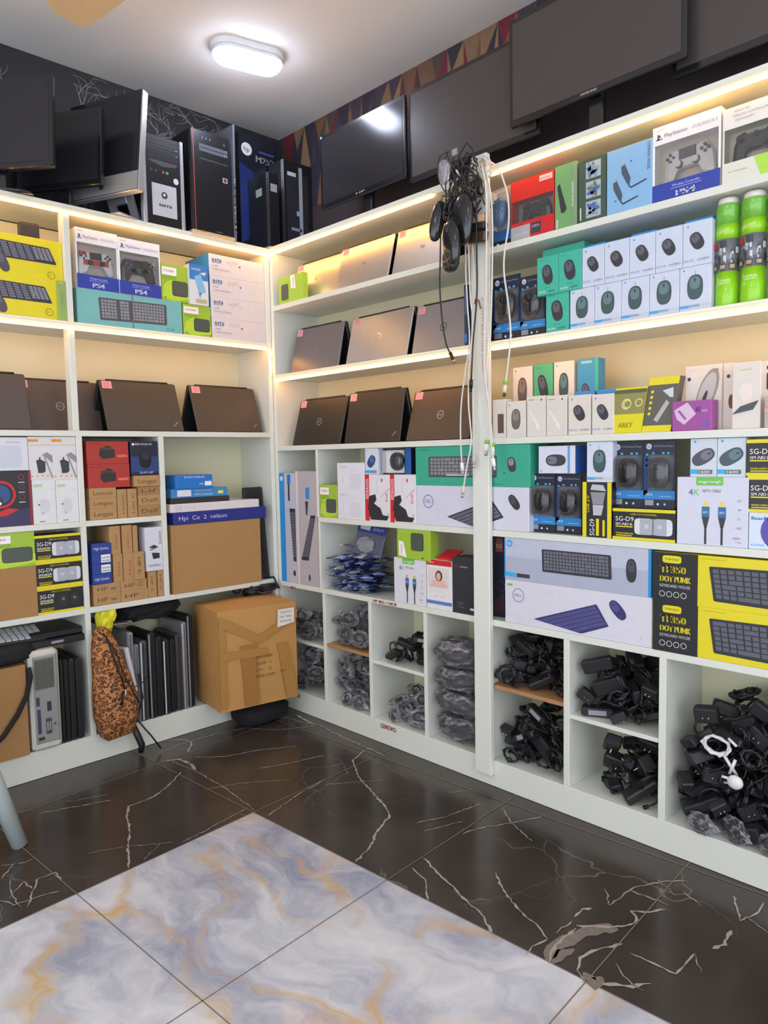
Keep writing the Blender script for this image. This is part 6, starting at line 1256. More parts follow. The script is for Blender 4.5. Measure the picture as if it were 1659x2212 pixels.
 ('P1', 2.014, .067, .429, .17, -.112, .229, .88), ('P1', 2.178, .211, .471, .03, .322, -.165, .96), ('P0', 2.306, .087, .474, .192, .403, -.925, .945),
 ('P1', 1.993, .13, .124, -.317, .414, -.247, .68), ('C1', 2.094, .034, .261, -.221, .372, .97, .76), ('P1', 1.995, .137, .172, .312, .057, -.361, .665),
 ('P0', 2.089, .102, .174, -.399, .097, .819, .694), ('P0', 1.965, .043, .22, 1.661, .439, -.87, .731), ('C1', 2.305, .21, .143, 1.780, -.559, -.51, .76),
 ('C1', 2.199, .028, .209, .258, .544, .128, .663), ('C0', 2.115, .111, .305, 1.836, .226, .208, .696), ('P1', 2.114, .11, .137, 1.167, .167, .794, .647),
 ('C0', 2.070, .077, .316, 1.921, .044, -.896, .699), ('P1', 1.992, .1, .241, .299, .35, -.636, .639), ('P0', 2.359, .152, .195, .105, -.079, -.72, .675),
 ('P0', 2.009, .071, .123, -.239, -.446, -.141, .651), ('C1', 2.166, .088, .311, 1.912, .007, -.601, .637), ('P0', 2.144, .143, .235, .327, .279, -.68, .65),
 ('C1', 2.030, .126, .308, 1.997, -.578, -.146, .658), ('C1', 1.999, .219, .188, 1.320, .626, .803, .697), ('C2', 2.340, .08, .126, -.208, -.368, -.38, .688),
 ('C2', 1.961, .201, .115, 1.303, -.3, -.743, .712), ('C2', 2.111, .196, .266, 1.622, -.281, -.372, .716), ('P1', 2.341, .206, .187, 1.349, -.395, -.937, .672),
 ('C2', 2.123, .046, .221, -.413, -.083, -.749, .644), ('C1', 2.227, .069, .286, 1.385, .374, .46, .709), ('C2', 2.255, .028, .365, -.368, .28, -.272, .667),
 ('C0', 2.033, .052, .34, .128, -.478, .668, .657), ('C1', 2.143, .222, .269, -.343, .003, -.625, .638), ('P1', 1.963, .155, .207, .246, -.308, .698, .714),
 ('P1', 1.960, .091, .134, 1.171, -.296, .611, .691), ('P0', 2.324, .064, .331, 1.794, -.077, .827, .683), ('C0', 2.010, .137, .348, -.437, .447, .119, .691),
 ('P1', 2.071, .027, .18, .378, -.588, .525, .67), ('C2', 1.984, .145, .32, 1.647, .646, -.982, .636), ('P0', 1.983, .032, .349, 1.889, -.438, -.301, .637),
 ('P0', 2.213, .05, .43, 1.885, .666, -.753, .66), ('P1', 2.282, .041, .418, 1.326, .642, .61, .674), ('C1', 2.364, .09, .173, -.073, -.106, -.699, .734),
 ('P0', 2.358, .046, .314, .138, .368, .737, .668), ('C0', 2.133, .174, .271, .165, .033, -.784, .648), ('P0', 2.137, .221, .156, -.397, .651, .15, .649),
 ('C0', 2.155, .055, .334, -.214, .512, .518, .644), ('P1', 2.266, .091, .423, -.036, -.029, .595, .704), ('C0', 2.151, .032, .346, -.416, .31, .237, .642),
 ('C2', 2.336, .078, .433, 1.966, -.563, -.519, .651), ('P1', 2.259, .046, .223, -.147, -.292, -.14, .667), ('P1', 2.123, .21, .374, 1.737, -.076, -.901, .718),
 ('C0', 2.133, .14, .149, 1.439, .621, .834, .649), ('C2', 1.947, .102, .173, -.089, -.381, .984, .639),
]),
('clear bagged plug along the front of the large heap', 'bagged plugs at the front of the large heap', 'bagged plug', [
 ('B1', 2.316, .008, .128, -.086, -.064, 2.903, .684), ('B1', 2.218, .007, .13, .232, .101, 2.773, .736), ('B3', 2.028, .002, .128, -.176, .149, -.124, .69),
 ('B3', 2.115, .021, .133, -.12, .214, -.474, .786),
]),
('crumpled blue and silver foil packet in the heap left of the cable box', 'blue and silver foil packets', 'foil packet', [
 ('F0', .525, .068, .621, .013, -.058, 3.074, .883), ('F0', .486, .137, .627, .076, .05, 3.007, .984), ('F2', .579, .143, .635, .028, -.027, 3.281, .893),
 ('F3', .528, .058, .637, .132, -.014, .141, .904), ('F3', .408, .07, .643, .027, -.026, .109, .92), ('F3', .418, .065, .62, -.02, .058, -.234, .891),
 ('F1', .572, .052, .647, -.012, -.053, 3.497, .91), ('F2', .491, .146, .65, -.016, .014, -.075, .978), ('F3', .466, .049, .656, .011, -.052, .133, .952),
 ('F3', .56, .126, .662, -.014, -.018, 2.980, .905), ('F2', .414, .107, .664, .032, -.026, -.18, 1.046), ('F2', .563, .046, .673, .125, -.047, 3.368, .884),
 ('F3', .407, .073, .676, .006, -.069, .309, .888), ('F2', .534, .133, .676, .132, .052, 3.361, 1.027), ('F2', .47, .14, .685, .111, -.016, 3.297, .923),
 ('F1', .425, .043, .688, .112, -.04, .011, .883), ('F2', .566, .041, .685, .066, -.016, 3.152, .887), ('F2', .577, .101, .695, .042, .005, 3.140, .913),
 ('F1', .453, .11, .701, .062, -.021, .293, .88), ('F3', .495, .057, .706, .098, .029, -.397, .912), ('F3', .561, .117, .716, .02, -.056, -.448, .904),
 ('F2', .412, .134, .635, -.015, .056, 3.423, .946), ('F0', .415, .052, .713, .091, -.066, .44, .913), ('F3', .42, .127, .723, .113, .068, 3.444, 1.037),
 ('F0', .547, .085, .728, .099, -.068, -.432, 1.022), ('F0', .496, .053, .732, .134, -.027, -.328, .918), ('F1', .423, .128, .741, .03, -.042, -.011, .897),
 ('F3', .544, .144, .743, .038, -.064, -.104, .991), ('F1', .451, .05, .745, .131, .059, -.069, .92), ('F2', .576, .042, .748, .081, -.05, .064, .892),
 ('F0', .465, .124, .758, -.016, -.045, 2.861, 1.024), ('F2', .517, .137, .766, -.011, .052, .054, .882), ('F2', .451, .043, .761, .063, -.032, .082, 1.013),
 ('F0', .465, .144, .779, .02, .047, 3.208, .951), ('F3', .477, .147, .794, .021, .022, .04, .953), ('F1', .429, .133, .806, .092, .067, 3.566, .917),
 ('F0', .58, .039, .774, .029, .012, .053, .92),
]),
]
PROTO = {}
for k_, l_ in (('A', protoA), ('P', protoP), ('C', protoC), ('B', protoB), ('F', pk)):
    for i, o in enumerate(l_): PROTO[k_+str(i)] = o
used = set()
for lab, grp_, cat_, rows in HEAPS:
    for kind_, x, y, zz, rx, ry, rz, sc in rows:
        p = PROTO[kind_]
        if p.name not in used:
            used.add(p.name); o = p; o.location = (x, y, zz); o.rotation_euler = (rx, ry, rz); o.scale = (sc,)*3
        else: o = dup(p, (x, y, zz), (rx, ry, rz), (sc,)*3)
        tag(o, lab, cat_, grp_)
for p in PROTO.values():
    if p.name not in used:
        for c in list(p.children): bpy.data.objects.remove(c)
        bpy.data.objects.remove(p)
z = ZR['s5']
m = MB(); m.face(.17, .15); m.box(0, 0, 0, .17, .012, .15, mat('5c6070', .3), .003); m.rect(0, .68, 1, 1, mat('27408f', .3), 1); m.rect(.1, .75, .45, 1, LGT, 2); m.text('QUALITY', .55, .78, .09, LGT, 2, w=.38); m.blob((.075, -.006, .05), (.05, .014, .035), film('dfe3e8', .3, .08, .8, 60), 14, 9, jit=.1)
m.blob((.075, -.002, .05), (.035, .010, .025), RUB, 12, 8); m.obj('foil_packet', None, (.452, .075, z+.165), (-.25, .12, .05), 'larger blue packet marked QUALITY on top of the foil packet heap', 'foil packet')

# ------------------------------------------------------------------ bottom row of the left shelf
z = ZL['base']
def slab(px, th, dep, h, m_, label, cat='laptop', lean_=0.0, d=-.0, name='laptop', edge=None, group='laptops stored upright on the floor row'):
    u = u_at('L', px, z, d); m = MB(); m.box(0, 0, 0, th, dep, h, m_, min(.006, th*.3)); m.box(th*.42, -.0008, .012, th*.5, 0, h-.012, mat('08080a', .5))
    if edge: m.box(th*.05, -.0012, .006, th*.22, 0, h-.006, edge)
    o = m.obj(name, None, W3('L', u, d, z+.0008), (0, lean_, ROT['L']), label, cat, group); 
    return o
lx = [136, 146, 157, 171, 186]
for k in range(4):
    ua, ub = u_at('L', lx[k], z), u_at('L', lx[k+1], z)
    slab(lx[k], ub-ua-.0015, .22, (.33, .33, .325, .325)[k], BLK if k != 2 else BT2, 'black laptop stored on edge, %s from the left beside the old grey computer' % ORD[k], d=.0)
b = MB(); b.box(0, 0, 0, .225, .22, .026, BLK, .004); b.face(.225, .026); b.rect(.35, .3, .55, .7, GRY, 1); u = u_at('L', 76, z+.34, .01); b.obj('laptop', None, W3('L', u-.014, .015, z+.3875), (0, .0, ROT['L']), 'closed black laptop lying flat on the upright laptops at the left', 'laptop')
b = MB(); b.box(0, 0, 0, .20, .2, .026, BLK, .004); b.obj('laptop', None, W3('L', u-.004, .03, z+.4145), (0, 0, ROT['L']+.02), 'second closed black laptop lying on top of the first flat one', 'laptop')
# old grey desktop computer showing its back
u = u_at('L', 70, z, -.005); oc = empty('old_desktop', W3('L', u, -.02, z+.0006), (0, 0, ROT['L']), 'old off-white and grey desktop computer with its ports facing out', 'desktop computer')
m = MB(); wd = u_at('L', 133, z)-u_at('L', 69, z); m.box(0, 0, 0, wd, .25, .385, mat('c9c8bd', .5), .012); m.obj('case', oc)
m = MB(); m.M = Matrix.Translation((.012, -.004, .03)); bw = wd-.022; m.face(bw, .335); m.box(0, 0, .0, bw, .008, .335, mat('8f918f', .5), .004); m.rect(.04, .62, .86, .97, mat('6b6d68', .5), 1)
for k in range(26): m.rect(.06, .635+k*.0125, .84, .641+k*.0125, mat('3f413d', .5), 2)
for k in range(3): m.rect(.06+.27*k, .62, .065+.27*k, .97, mat('8f918f'), 3)
for a, b_, c, d_, cc in ((.06, .44, .2, .54, '3a4258'), (.5, .36, .68, .47, '2c3040'), (.08, .12, .22, .40, '39405a'), (.42, .10, .66, .28, '4a4a48'), (.08, .04, .34, .08, '3a3a38'), (.45, .14, .52, .24, '9a9a96'), (.56, .14, .62, .24, '9a9a96')): m.rect(a, b_, c, d_, mat(cc, .4), 2 if cc != '9a9a96' else 4)
m.ell(.8, .2, .004, .004, DGR, 2); m.obj('back_plate', oc)
# brown box at the very left with black bag, strap and keyboards on it
_, cb = place('carton', 'carton', 'brown carton at the bottom left corner under a black bag', 'L', (-80, 66, 1462, 1645), z, -.015, .22, mat('a67c4e', .8), None, h=.300)
u0 = u_at('L', -40, cb, 0)
def lp_(px, py, d=-.03): uu, zz_ = at('L', px, py, d); return (uu-u0, d+.01, zz_-cb)
m = MB(); m.blob((u_at('L', 10, cb, 0)-u0, .10, .030), (.125, .12, .04), mat('17181b', .8, bump=.3), 22, 10, jit=.07, p=3, seed=4)
m.tube([lp_(62, 1450), lp_(66, 1470), lp_(58, 1510), lp_(38, 1552), lp_(8, 1598), lp_(-20, 1625)], .009, mat('1a1b1f', .8), 6); m.obj('shoulder_bag', None, W3('L', u0, -.01, cb+.012), (0, 0, ROT['L']), 'black fabric bag with a hanging strap lying on the bottom left carton', 'bag')
m = MB(); m.box(0, 0, 0, .34, .12, .014, mat('2a2c30', .4), .004)
for r in range(4):
    for c in range(14): m.box(.01+c*.0232, .01+r*.026, .014, .029+c*.0232, .031+r*.026, .019, mat('c9ccd0', .4))
u = u_at('L', -110, cb+.07, 0); m.obj('keyboard', None, W3('L', u, .02, cb+.075), (.30, .03, ROT['L']+.03), 'keyboard with pale keys lying on the black bag at the left edge', 'keyboard')
# right-hand group
items = [(284, .026, .42, mat('9a9ca0', .35, .5), 'silver laptop stored on edge behind the white device', None), (298, .020, .36, mat('8b8c92', .35, .4), 'slim silver grey laptop stored on edge', None), (309, .026, .37, mat('4a4c52', .4, .2), 'dark grey laptop stored on edge with a pale rim', LGT),
 (327, .030, .40, BLK, 'black laptop stored on edge with a grey rim, thickest of the row', GRY), (344, .026, .375, BLK, 'black laptop stored on edge in the middle of the row', None), (358, .026, .355, BT2, 'low black laptop stored on edge with a thin pale line', LGT), (373, .022, .35, BLK, 'black laptop stored on edge, low and plain', None),
 (386, .024, .365, mat('3a3436', .4), 'dark brown laptop stored on edge beside the silver one', None), (400, .018, .42, mat('9da0a8', .3, .6), 'tall silver laptop stored on edge near the large taped carton', None), (411, .024, .45, BLK, 'tallest black laptop stored on edge next to the taped carton', GRY)]
for k, (px, th, h, mm, lab, ed) in enumerate(items):
    nx = items[k+1][0] if k+1 < len(items) else 424
    slab(px, min(th*1.3, u_at('L', nx, z)-u_at('L', px, z)-.0015), .21, h*.92, mm, lab, d=-.003 if px < 370 else .004, edge=ed)
m = MB(); m.box(0, 0, 0, .020, .13, .19, mat('c9ccd2', .35), .006); m.face(.03, .2); m.tube([(.0, -.004, .03), (.02, -.010, .025), (.045, -.004, .035), (.07, .0, .05)], .002, RUB, 5); u = u_at('L', 283, z+.1, -.03); m.obj('network_device', None, W3('L', u, -.065, z+.15), (-.12, -.12, ROT['L']), 'white slim device leaning beside the leopard bag', 'device')
m = MB(); m.blob((.13, .08, .055), (.15, .10, .050), mat('121216', .85, bump=.3), 22, 10, jit=.10, p=2.6, seed=8); u = u_at('L', 275, z+.40, .02); m.obj('laptop_bag', None, W3('L', u, .05, z+.40), (0, 0, ROT['L']), 'black cloth bag lying over the upright laptops', 'bag')
m = MB(); m.box(0, 0, 0, .11, .16, .014, mat('2c2c30', .35), .004); m.box(.0, -.001, .003, .11, 0, .007, GRY); u = u_at('L', 222, z+.43, .01); m.obj('laptop', None, W3('L', u, .02, z+.425), (0, .06, ROT['L']), 'small dark laptop lying flat beside the yellow cloth', 'laptop')
m = MB(); m.blob((.03, .03, .0), (.035, .03, .060), mat('d8d42a', .6), 14, 9, jit=.22, seed=5); m.blob((.055, .02, .02), (.02, .02, .035), mat('e0dc30', .6), 12, 7, jit=.2, seed=6); u = u_at('L', 203, z+.48, .0); m.obj('yellow_cloth', None, W3('L', u+.024, .0, z+.455), (0, 0, ROT['L']), 'crumpled bright yellow cloth stuffed beside the divider', 'cloth')
# leopard-print backpack hanging in front of the laptops
lp = bpy.data.materials.new('leopard_print'); lp.use_nodes = True; nt = lp.node_tree; b = nt.nodes['Principled BSDF']; b.inputs['Roughness'].default_value = .75
tc = nt.nodes.new('ShaderNodeTexCoord'); nz = nt.nodes.new('ShaderNodeTexNoise'); nz.inputs['Scale'].default_value = 60; va = nt.nodes.new('ShaderNodeVectorMath'); va.operation = 'MULTIPLY_ADD'; va.inputs[1].default_value = (.02,)*3
nt.links.new(tc.outputs['Object'], nz.inputs['Vector']); nt.links.new(nz.outputs['Color'], va.inputs[0]); nt.links.new(tc.outputs['Object'], va.inputs[2])
vo = nt.nodes.new('ShaderNodeTexVoronoi'); vo.inputs['Scale'].default_value = 75; nt.links.new(va.outputs[0], vo.inputs['Vector'])
cr = nt.nodes.new('ShaderNodeValToRGB'); e = cr.color_ramp.elements; e[0].position = 0; e[0].color = rgb('a8642c'); e[1].position = .30; e[1].color = rgb('9a5826')
for pos, cc in ((.34, '38200f'), (.50, '3c2412'), (.56, 'b87c48')): q = e.new(pos); q.color = rgb(cc)
nt.links.new(vo.outputs['Distance'], cr.inputs[0]); nt.links.new(cr.outputs[0], b.inputs['Base Color'])
u = u_at('L', 203, z, -.03); bp_ = empty('backpack', W3('L', u, -.05, z), (0, .0, ROT['L']), 'leopard print backpack hanging in front of the stored laptops', 'backpack')
m = MB(); prof = [(.0, .045, .060, .0), (.02, .022, .155, .04), (.10, .0, .175, .056), (.18, -.004, .168, .055), (.26, .0, .145, .045), (.34, .0, .115, .038), (.40, .002, .098, .030), (.445, .012, .07, .022), (.462, .03, .05, .006)]
vs = []; n = 20
for zz, x0, x1, dp in prof:
    cx, rx = (x0+x1)/2, (x1-x0)/2
    for k in range(n):
        a = 2*PI*k/n; vs.append((cx+rx*math.copysign(abs(math.cos(a))**.8, math.cos(a))+random.uniform(-.002, .002), (dp+.004)*math.copysign(abs(math.sin(a))**.8, math.sin(a))+random.uniform(-.002, .002), zz-.02+random.uniform(-.002, .002)))
fs = [(j*n+i, j*n+(i+1) % n, (j+1)*n+(i+1) % n, (j+1)*n+i) for j in range(len(prof)-1) for i in range(n)]+[tuple(range(n-1, -1, -1)), tuple((len(prof)-1)*n+i for i in range(n))]
m.add(vs, fs, lp, True); m.obj('bag_body', bp_)
m = MB(); m.tube([(.018, -.030, .43), (.045, -.036, .41), (.065, -.046, .33), (.085, -.056, .25), (.10, -.062, .19)], .0035, mat('241a12', .6), 6); m.tube([(.035, -.034, .425), (.075, -.046, .35), (.10, -.056, .25), (.135, -.060, .17), (.16, -.05, .12)], .0028, mat('241a12', .6), 6); m.obj('zip', bp_)
m = MB(); m.tube([(.095, -.064, .185), (.085, -.07, .16), (.078, -.07, .135)], .005, mat('17130f', .5), 6); m.tube([(.10, -.064, .19), (.098, -.07, .175), (.09, -.068, .168)], .003, LGT, 6); m.obj('zip_pull', bp_)
m = MB(); m.tube([(.15, .0, .02), (.165, -.015, -.03), (.178, -.02, -.07), (.172, -.02, -.10)], [.012, .014, .014, .010], RUB, 6); m.tube([(.16, -.01, .05), (.19, -.02, .0), (.215, -.035, -.04), (.245, -.05, -.095)], .0035, RUB, 6); m.tube([(.15, -.01, .0), (.20, .0, .12), (.19, .01, .22)], .004, RUB, 6); m.obj('strap', bp_)
# large taped carton jutting out of the corner cubby, with a cable bundle on it
KR = mat('b98a4e', .75, var=.08, scale=9); TAPE = mat('9d6f35', .35, var=.05); TAPE2 = mat('a87b40', .35)
cw, chh, cdp = .372, .436, .27
kc = empty('taped_carton', (.182, -.452, .1175), (0, 0, 1.41), 'large battered carton with brown tape jutting out of the corner cubby', 'carton')
m = MB(); m.face(cw, chh); vs = []; fs = []; rr = random.Random(9); N = 8
def cf(m, o, ax, bx, A_, B2, mt):
    vs = []
    for j in range(N+1):
        for i in range(N+1):
            a, b_ = i/N, j/N; p = Vector(o)+Vector(ax)*a+Vector(bx)*b_
            nrm = Vector(ax).cross(Vector(bx)).normalized(); k_ = math.sin(PI*a)*math.sin(PI*b_)
            vs.append(tuple(p+nrm*(.008*k_*rr.uniform(.6, 1.4))))
    m.add(vs, [(j*(N+1)+i, j*(N+1)+i+1, (j+1)*(N+1)+i+1, (j+1)*(N+1)+i) for j in range(N) for i in range(N)], mt, True)
cf(m, (0, 0, 0), (cw, 0, 0), (0, 0, chh), 1, 1, KR); cf(m, (0, cdp, 0), (0, -cdp, 0), (0, 0, chh), 1, 1, KR); cf(m, (cw, 0, 0), (0, cdp, 0), (0, 0, chh), 1, 1, KR)
cf(m, (0, 0, chh), (cw, 0, 0), (0, cdp, 0), 1, 1, KR); cf(m, (cw, cdp, 0), (-cw, 0, 0), (0, 0, chh), 1, 1, KR); cf(m, (0, cdp, 0), (cw, 0, 0), (0, -cdp, 0), 1, 1, KR)
m.obj('box_body', kc)
m = MB(); m.face(cw, chh); F0 = 26
for q, mt, l in (([(0, .96), (.5, .72), (1, .93), (1, .84), (.5, .63), (0, .86)], TAPE2, F0), ([(.25, .64), (.47, .64), (.47, .02), (.30, .02)], TAPE, F0), ([(0, .60), (.6, .58), (.6, .50), (0, .53)], TAPE2, F0+1), ([(.72, .60), (.86, .60), (.99, .02), (.84, .02)], TAPE2, F0), ([(0, .04), (.08, .05), (.08, .9), (0, .92)], TAPE2, F0-6)): m.poly(q, mt, l)
m.obj('tape', kc)
INK = mat('5f4426', .7)
m = MB(); m.face(cw, chh)
m.poly([(.74, .95), (.96, .95), (.955, .80), (.73, .77)], mat('ddd9d2', .6), 30)
for k, t in enumerate(('VENTTO', 'HP 7006', 'MOUSE')): m.text(t, .77, .905-.045*k, .020, mat('4a4a50'), 31, w=.15)
m.obj('shipping_label', kc, label='white paper label'); m = MB(); m.face(cw, chh)
for k, (t, a, w_) in enumerate((('PRODUCT(ORDER)', .44, .22), ('COLOR:   C', .44, .20), ('QTY:    15', .44, .20), ('MODEL: KC34M', .44, .24))): m.text(t, a, .485-.065*k, .028, INK, 31, w=w_)
m.text('ROM', .76, .30, .028, INK, 31, w=.06); m.obj('printing', kc)
m = MB()
loops(m, .045, 6, .004, (0, 0, .02), .9, 3); loops(m, .05, 5, .0035, (.06, .02, .022), 1.2, 5); m.blob((-.075, 0, .025), (.022, .022, .018), RUB2, 10, 6); m.box(.02, -.03, .012, .12, .03, .045, RUB2, .008); m.tube([(.10, .02, .05), (.07, .03, .065), (.11, .0, .07), (.12, -.04, .02)], .005, RUB, 6); m.tube([(0, -.03, .02), (.03, -.06, .01), (.08, -.06, .012), (.06, -.075, .008)], .003, mat('4a3a30', .5), 5)
P = floor_at(545, 1286, .555); m.obj('cable_bundle', None, (P.x, P.y, .562), (0, 0, 1.3), 'black cable bundle lying on top of the large taped carton', 'cable')
m = MB(); m.blob((0, 0, .05), (.09, .13, .048), mat('101013', .9), 20, 9, jit=.06, p=3, seed=2); m.obj('black_bag', None, (.105, -.20, .0), (0, 0, 0), 'black cloth bundle on the floor under the taped carton', 'bag')

# ------------------------------------------------------------------ chair leg at the left edge
ch = empty('plastic_chair', (.26, -1.62, 0), (0, 0, 0), 'pale blue-grey plastic chair, one leg entering at the left edge', 'chair')
PC = mat('a9b6b8', .35)
m = MB(); m.box(-.2, -.2, .42, .2, .2, .445, PC, .01); m.obj('seat', ch)
m = MB(); m.box(-.2, -.22, .46, .2, -.19, .80, PC, .01); m.box(-.2, -.215, .40, -.16, -.19, .80, PC); m.box(.16, -.215, .40, .2, -.19, .80, PC); m.obj('backrest', ch)
for sx, sy in ((1, 1), (-1, 1), (1, -1), (-1, -1)):
    m = MB(); m.tube([(sx*.170, sy*.150, .43), (sx*.204, sy*.266, .0)], [.034, .024], PC, 16); m.obj('leg', ch)

# ------------------------------------------------------------------ things hanging at the post
def hang(px, py, d=-.06): u, zz = at('R', px, py, d); return Vector((u, d, zz))
hook = hang(1000, 395, -.06)
m = MB(); m.tube([(0, .052, .02), (0, -.02, .02), (0, -.035, .035)], .004, SIL, 8)
for k in range(34):
    rr = random.Random(k); a = rr.uniform(0, PI); loops(m, rr.uniform(.02, .038), 1, .0024, (rr.uniform(-.055, .045), rr.uniform(-.02, .025), rr.uniform(-.10, .07)), rr.uniform(-.6, .6), k, mat(rr.choice(('1b1b1f', '2a2422', '3a2f2a')), .35), rr.uniform(1.0, 1.8))
for k in range(9):
    rr = random.Random(k+50); x = rr.uniform(-.06, .05); m.tube([(x, -.01, .08), (x+rr.uniform(-.02, .02), -.03, 0), (x+rr.uniform(-.02, .02), 0, -.12)], .0026, RUB, 5)
m.box(-.018, -.035, .085, .004, -.028, .105, SIL); m.box(-.095, -.02, .07, -.078, -.01, .09, mat('9a7a60', .3, .4)); m.obj('tangled_cables', None, hook, (0, 0, 0), 'tangle of dark mouse cables hanging on a hook left of the post', 'cables')
m = MB(); m.blob((0, 0, 0), (.028, .012, .042), film('c9ccd6', .3, .1, .6, 50), 12, 8, jit=.08, seed=1); m.tube([(0, 0, .04), (.01, .01, .07)], .002, RUB, 5); m.obj('plastic_packet', None, hang(960, 372, -.085), (0, 0, 0), 'small shiny plastic packet hanging beside the tangled cables', 'packet')
def hmouse(px, py, wpx, hpx, rot, label, d=-.07, turn=0):
    c = hang(px, py, d); s_ = wpx/520; h_ = hpx/560
    r = empty('computer_mouse', c, (0, rot, turn), label, 'computer mouse', 'black mice hanging left of the post')
    b = MB(); b.blob((0, 0, 0), (s_/2, .018, h_/2), mat('1c1d22', .18, coat=.4), 18, 12, p=2.4); b.obj('body', r)
    b = MB(); b.tube([(0, -.016, h_*.30), (0, -.019, h_*.2)], .003, DGR, 8); b.ell(0, 0, .001, .001, DGR, 1); b.obj('scroll_wheel', r)
    q = Matrix.Rotation(-rot, 3, 'Y'); top = q @ (hook-c+Vector((0, 0, -.05)))
    b = MB(); b.tube([(0, 0, h_*.48), (0, 0, h_*.48+.02), (top.x*.6, top.y, max(h_*.5+.03, top.z*.7)), (top.x, top.y, max(h_*.5+.05, top.z))], .002, RUB, 5); b.obj('cord', r); return r
hmouse(945, 478, 27, 80, .20, 'black mouse turned sideways, leftmost of the hanging mice', turn=.9)
hmouse(1000, 474, 42, 96, .02, 'large black mouse facing the room, rightmost of the hanging mice', d=-.088)
hmouse(975, 524, 36, 84, -.10, 'black mouse hanging below the two upper ones', d=-.128)
hmouse(974, 560, 38, 50, .08, 'black mouse partly hidden at the bottom of the hanging mice', d=-.070)
hmouse(972, 462, 20, 56, .12, 'small dark mouse behind the larger hanging mice', d=-.040)
def cord(pts, r, mt, name, label, cat, d=-.05, end=None, group=None):
    P = [hang(x, y, d) for x, y in pts]; o = P[0]; Q = []
    for i in range(len(P)-1):       # smooth the run with Catmull-Rom
        p0, p1, p2, p3 = P[max(i-1, 0)], P[i], P[i+1], P[min(i+2, len(P)-1)]
        for k in range(6):
            t = k/6; Q.append(.5*((2*p1)+(p2-p0)*t+(2*p0-5*p1+4*p2-p3)*t*t+(3*p1-p0-3*p2+p3)*t**3)-o)
    Q.append(P[-1]-o); root = empty(name, o, (0, 0, 0), label, cat, group)
    m = MB(); m.tube(Q, r, mt, 7); m.obj('cord', root)
    if end:
        e_ = Q[-1]; dr = (Q[-1]-Q[-3]).normalized()
        m = MB(); m.tube([e_, e_+dr*.028], .0065, end[0], 8); m.obj('connector', root)
        m = MB(); m.tube([e_+dr*.028, e_+dr*.042], .005, end[1], 8); m.obj('plug_tip', root)
        if len(end) > 2: m = MB(); m.tube([e_-dr*.012, e_], .009, end[2], 8); m.obj('tie', root)
    return root
WCB = mat('cfd0cd', .4); GT = mat('7bbf4a', .5)
cord([(952, 500), (951, 560), (950, 620), (955, 690), (963, 740), (972, 762)], .0028, RUB, 'usb_cable', 'black cable with a metal plug hanging furthest left of the post', 'cable', -.06, (RUB, mat('b59a6a', .25, .8)))
cord([(1028, 385), (1029, 460), (1030, 560), (1030, 640), (1022, 740), (1018, 820)], .0030, RUB, 'power_cable', 'black cable ending in a black plug in front of the post', 'cable', -.075, (RUB, RUB))
grp = 'white cables hanging at the post'
cord([(1006, 520), (1006, 580), (1010, 660), (1014, 740), (1004, 810), (996, 880), (995, 950), (998, 1000)], .0028, WCB, 'white_cable', 'white cable left of the post ending in a white connector over the green box', 'cable', -.055, (WHT, SIL), grp)
cord([(1012, 530), (1016, 640), (1022, 700), (1014, 780), (1012, 870), (1018, 950), (1008, 1010), (1002, 1050)], .0028, WCB, 'white_cable', 'white cable left of the post hanging lowest, over the white combo box', 'cable', -.065, (mat('c9c8b0', .4), SIL), grp)
cord([(1020, 520), (1024, 620), (1018, 760), (1022, 860), (1024, 920), (1024, 985)], .0026, WCB, 'white_cable', 'white cable ending at the left edge of the post', 'cable', -.045, (mat('b5b8ba', .4), SIL), grp)
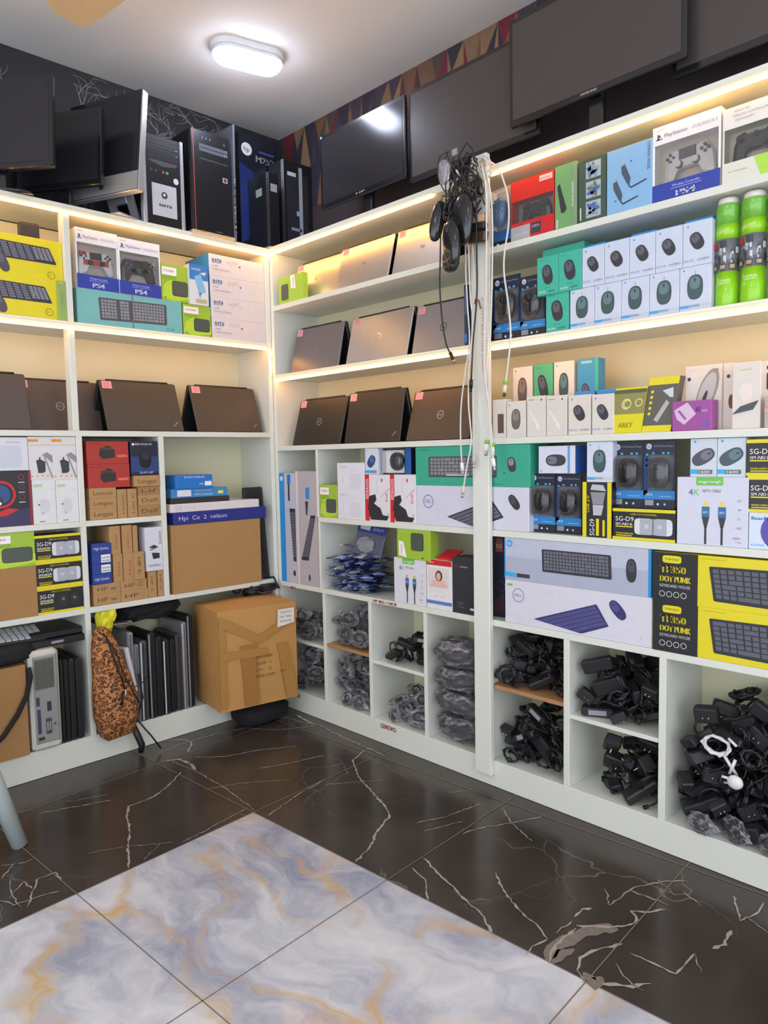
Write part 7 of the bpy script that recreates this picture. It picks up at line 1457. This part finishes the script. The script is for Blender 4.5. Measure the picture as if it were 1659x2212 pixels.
cord([(1050, 355), (1056, 420), (1058, 540), (1056, 700), (1050, 830), (1057, 900), (1052, 958)], .003, WCB, 'white_cable', 'white cable running down the front of the post to a green-tied connector', 'cable', -.032, (WHT, SIL, GT), grp)
cord([(1046, 356), (1062, 440), (1063, 600), (1058, 760), (1055, 860), (1062, 930), (1064, 965)], .003, WCB, 'white_cable', 'white cable along the right edge of the post to a white connector', 'cable', -.050, (WHT, SIL, GT), grp)
cord([(1040, 352), (1050, 420), (1050, 600), (1046, 780), (1056, 880), (1060, 950), (1065, 990)], .0028, WCB, 'white_cable', 'white cable on the post with the lowest connector of the green-tied group', 'cable', -.066, (WHT, SIL), grp)
cord([(1081, 372), (1096, 420), (1099, 480), (1090, 545), (1089, 590), (1097, 650), (1103, 720), (1098, 780), (1092, 830)], .0030, WCB, 'white_cable', 'white cable hanging in front of the boxed mice right of the post', 'cable', -.04, (mat('d9d9c9', .4), DGR, GT), grp)
m = MB(); m.box(-.04, -.012, -.02, .04, .012, .02, mat('3a2a22', .3, coat=.3), .006); m.box(-.02, -.016, .02, .035, .01, .045, BLK, .004); m.box(.0, -.015, .045, .03, .008, .07, mat('b59a78', .35), .003); m.tube([(-.03, 0, .02), (-.035, -.01, .06), (0, 0, .12)], .004, RUB, 6); m.obj('hanging_adapter', None, hang(1032, 512, -.055), (0, .12, 0), 'brown and black adapter hanging against the post beside the mice', 'power adapter')
m = MB(); m.blob((0, 0, 0), (.018, .012, .04), mat('1c1a1a', .15, coat=.6), 12, 9); m.tube([(0, 0, .03), (-.01, 0, .06)], .003, RUB, 5); m.obj('earphone_case', None, hang(1034, 400, -.05), (0, -.35, 0), 'glossy dark oval gadget hanging at the top left of the post', 'gadget')
m = MB(); 
for k in range(4): loops(m, .022+.003*k, 1, .003, (0, -.01-.004*k, 0), .2*k, k, WCB, 1.1)
m.tube([(-.03, 0, -.005), (0, -.01, .022), (.03, 0, -.005)], .004, WCB, 6); m.obj('white_cable_loops', None, hang(1052, 358, -.04), (0, 0, 0), 'white cable loops wound over the top of the post', 'cable')
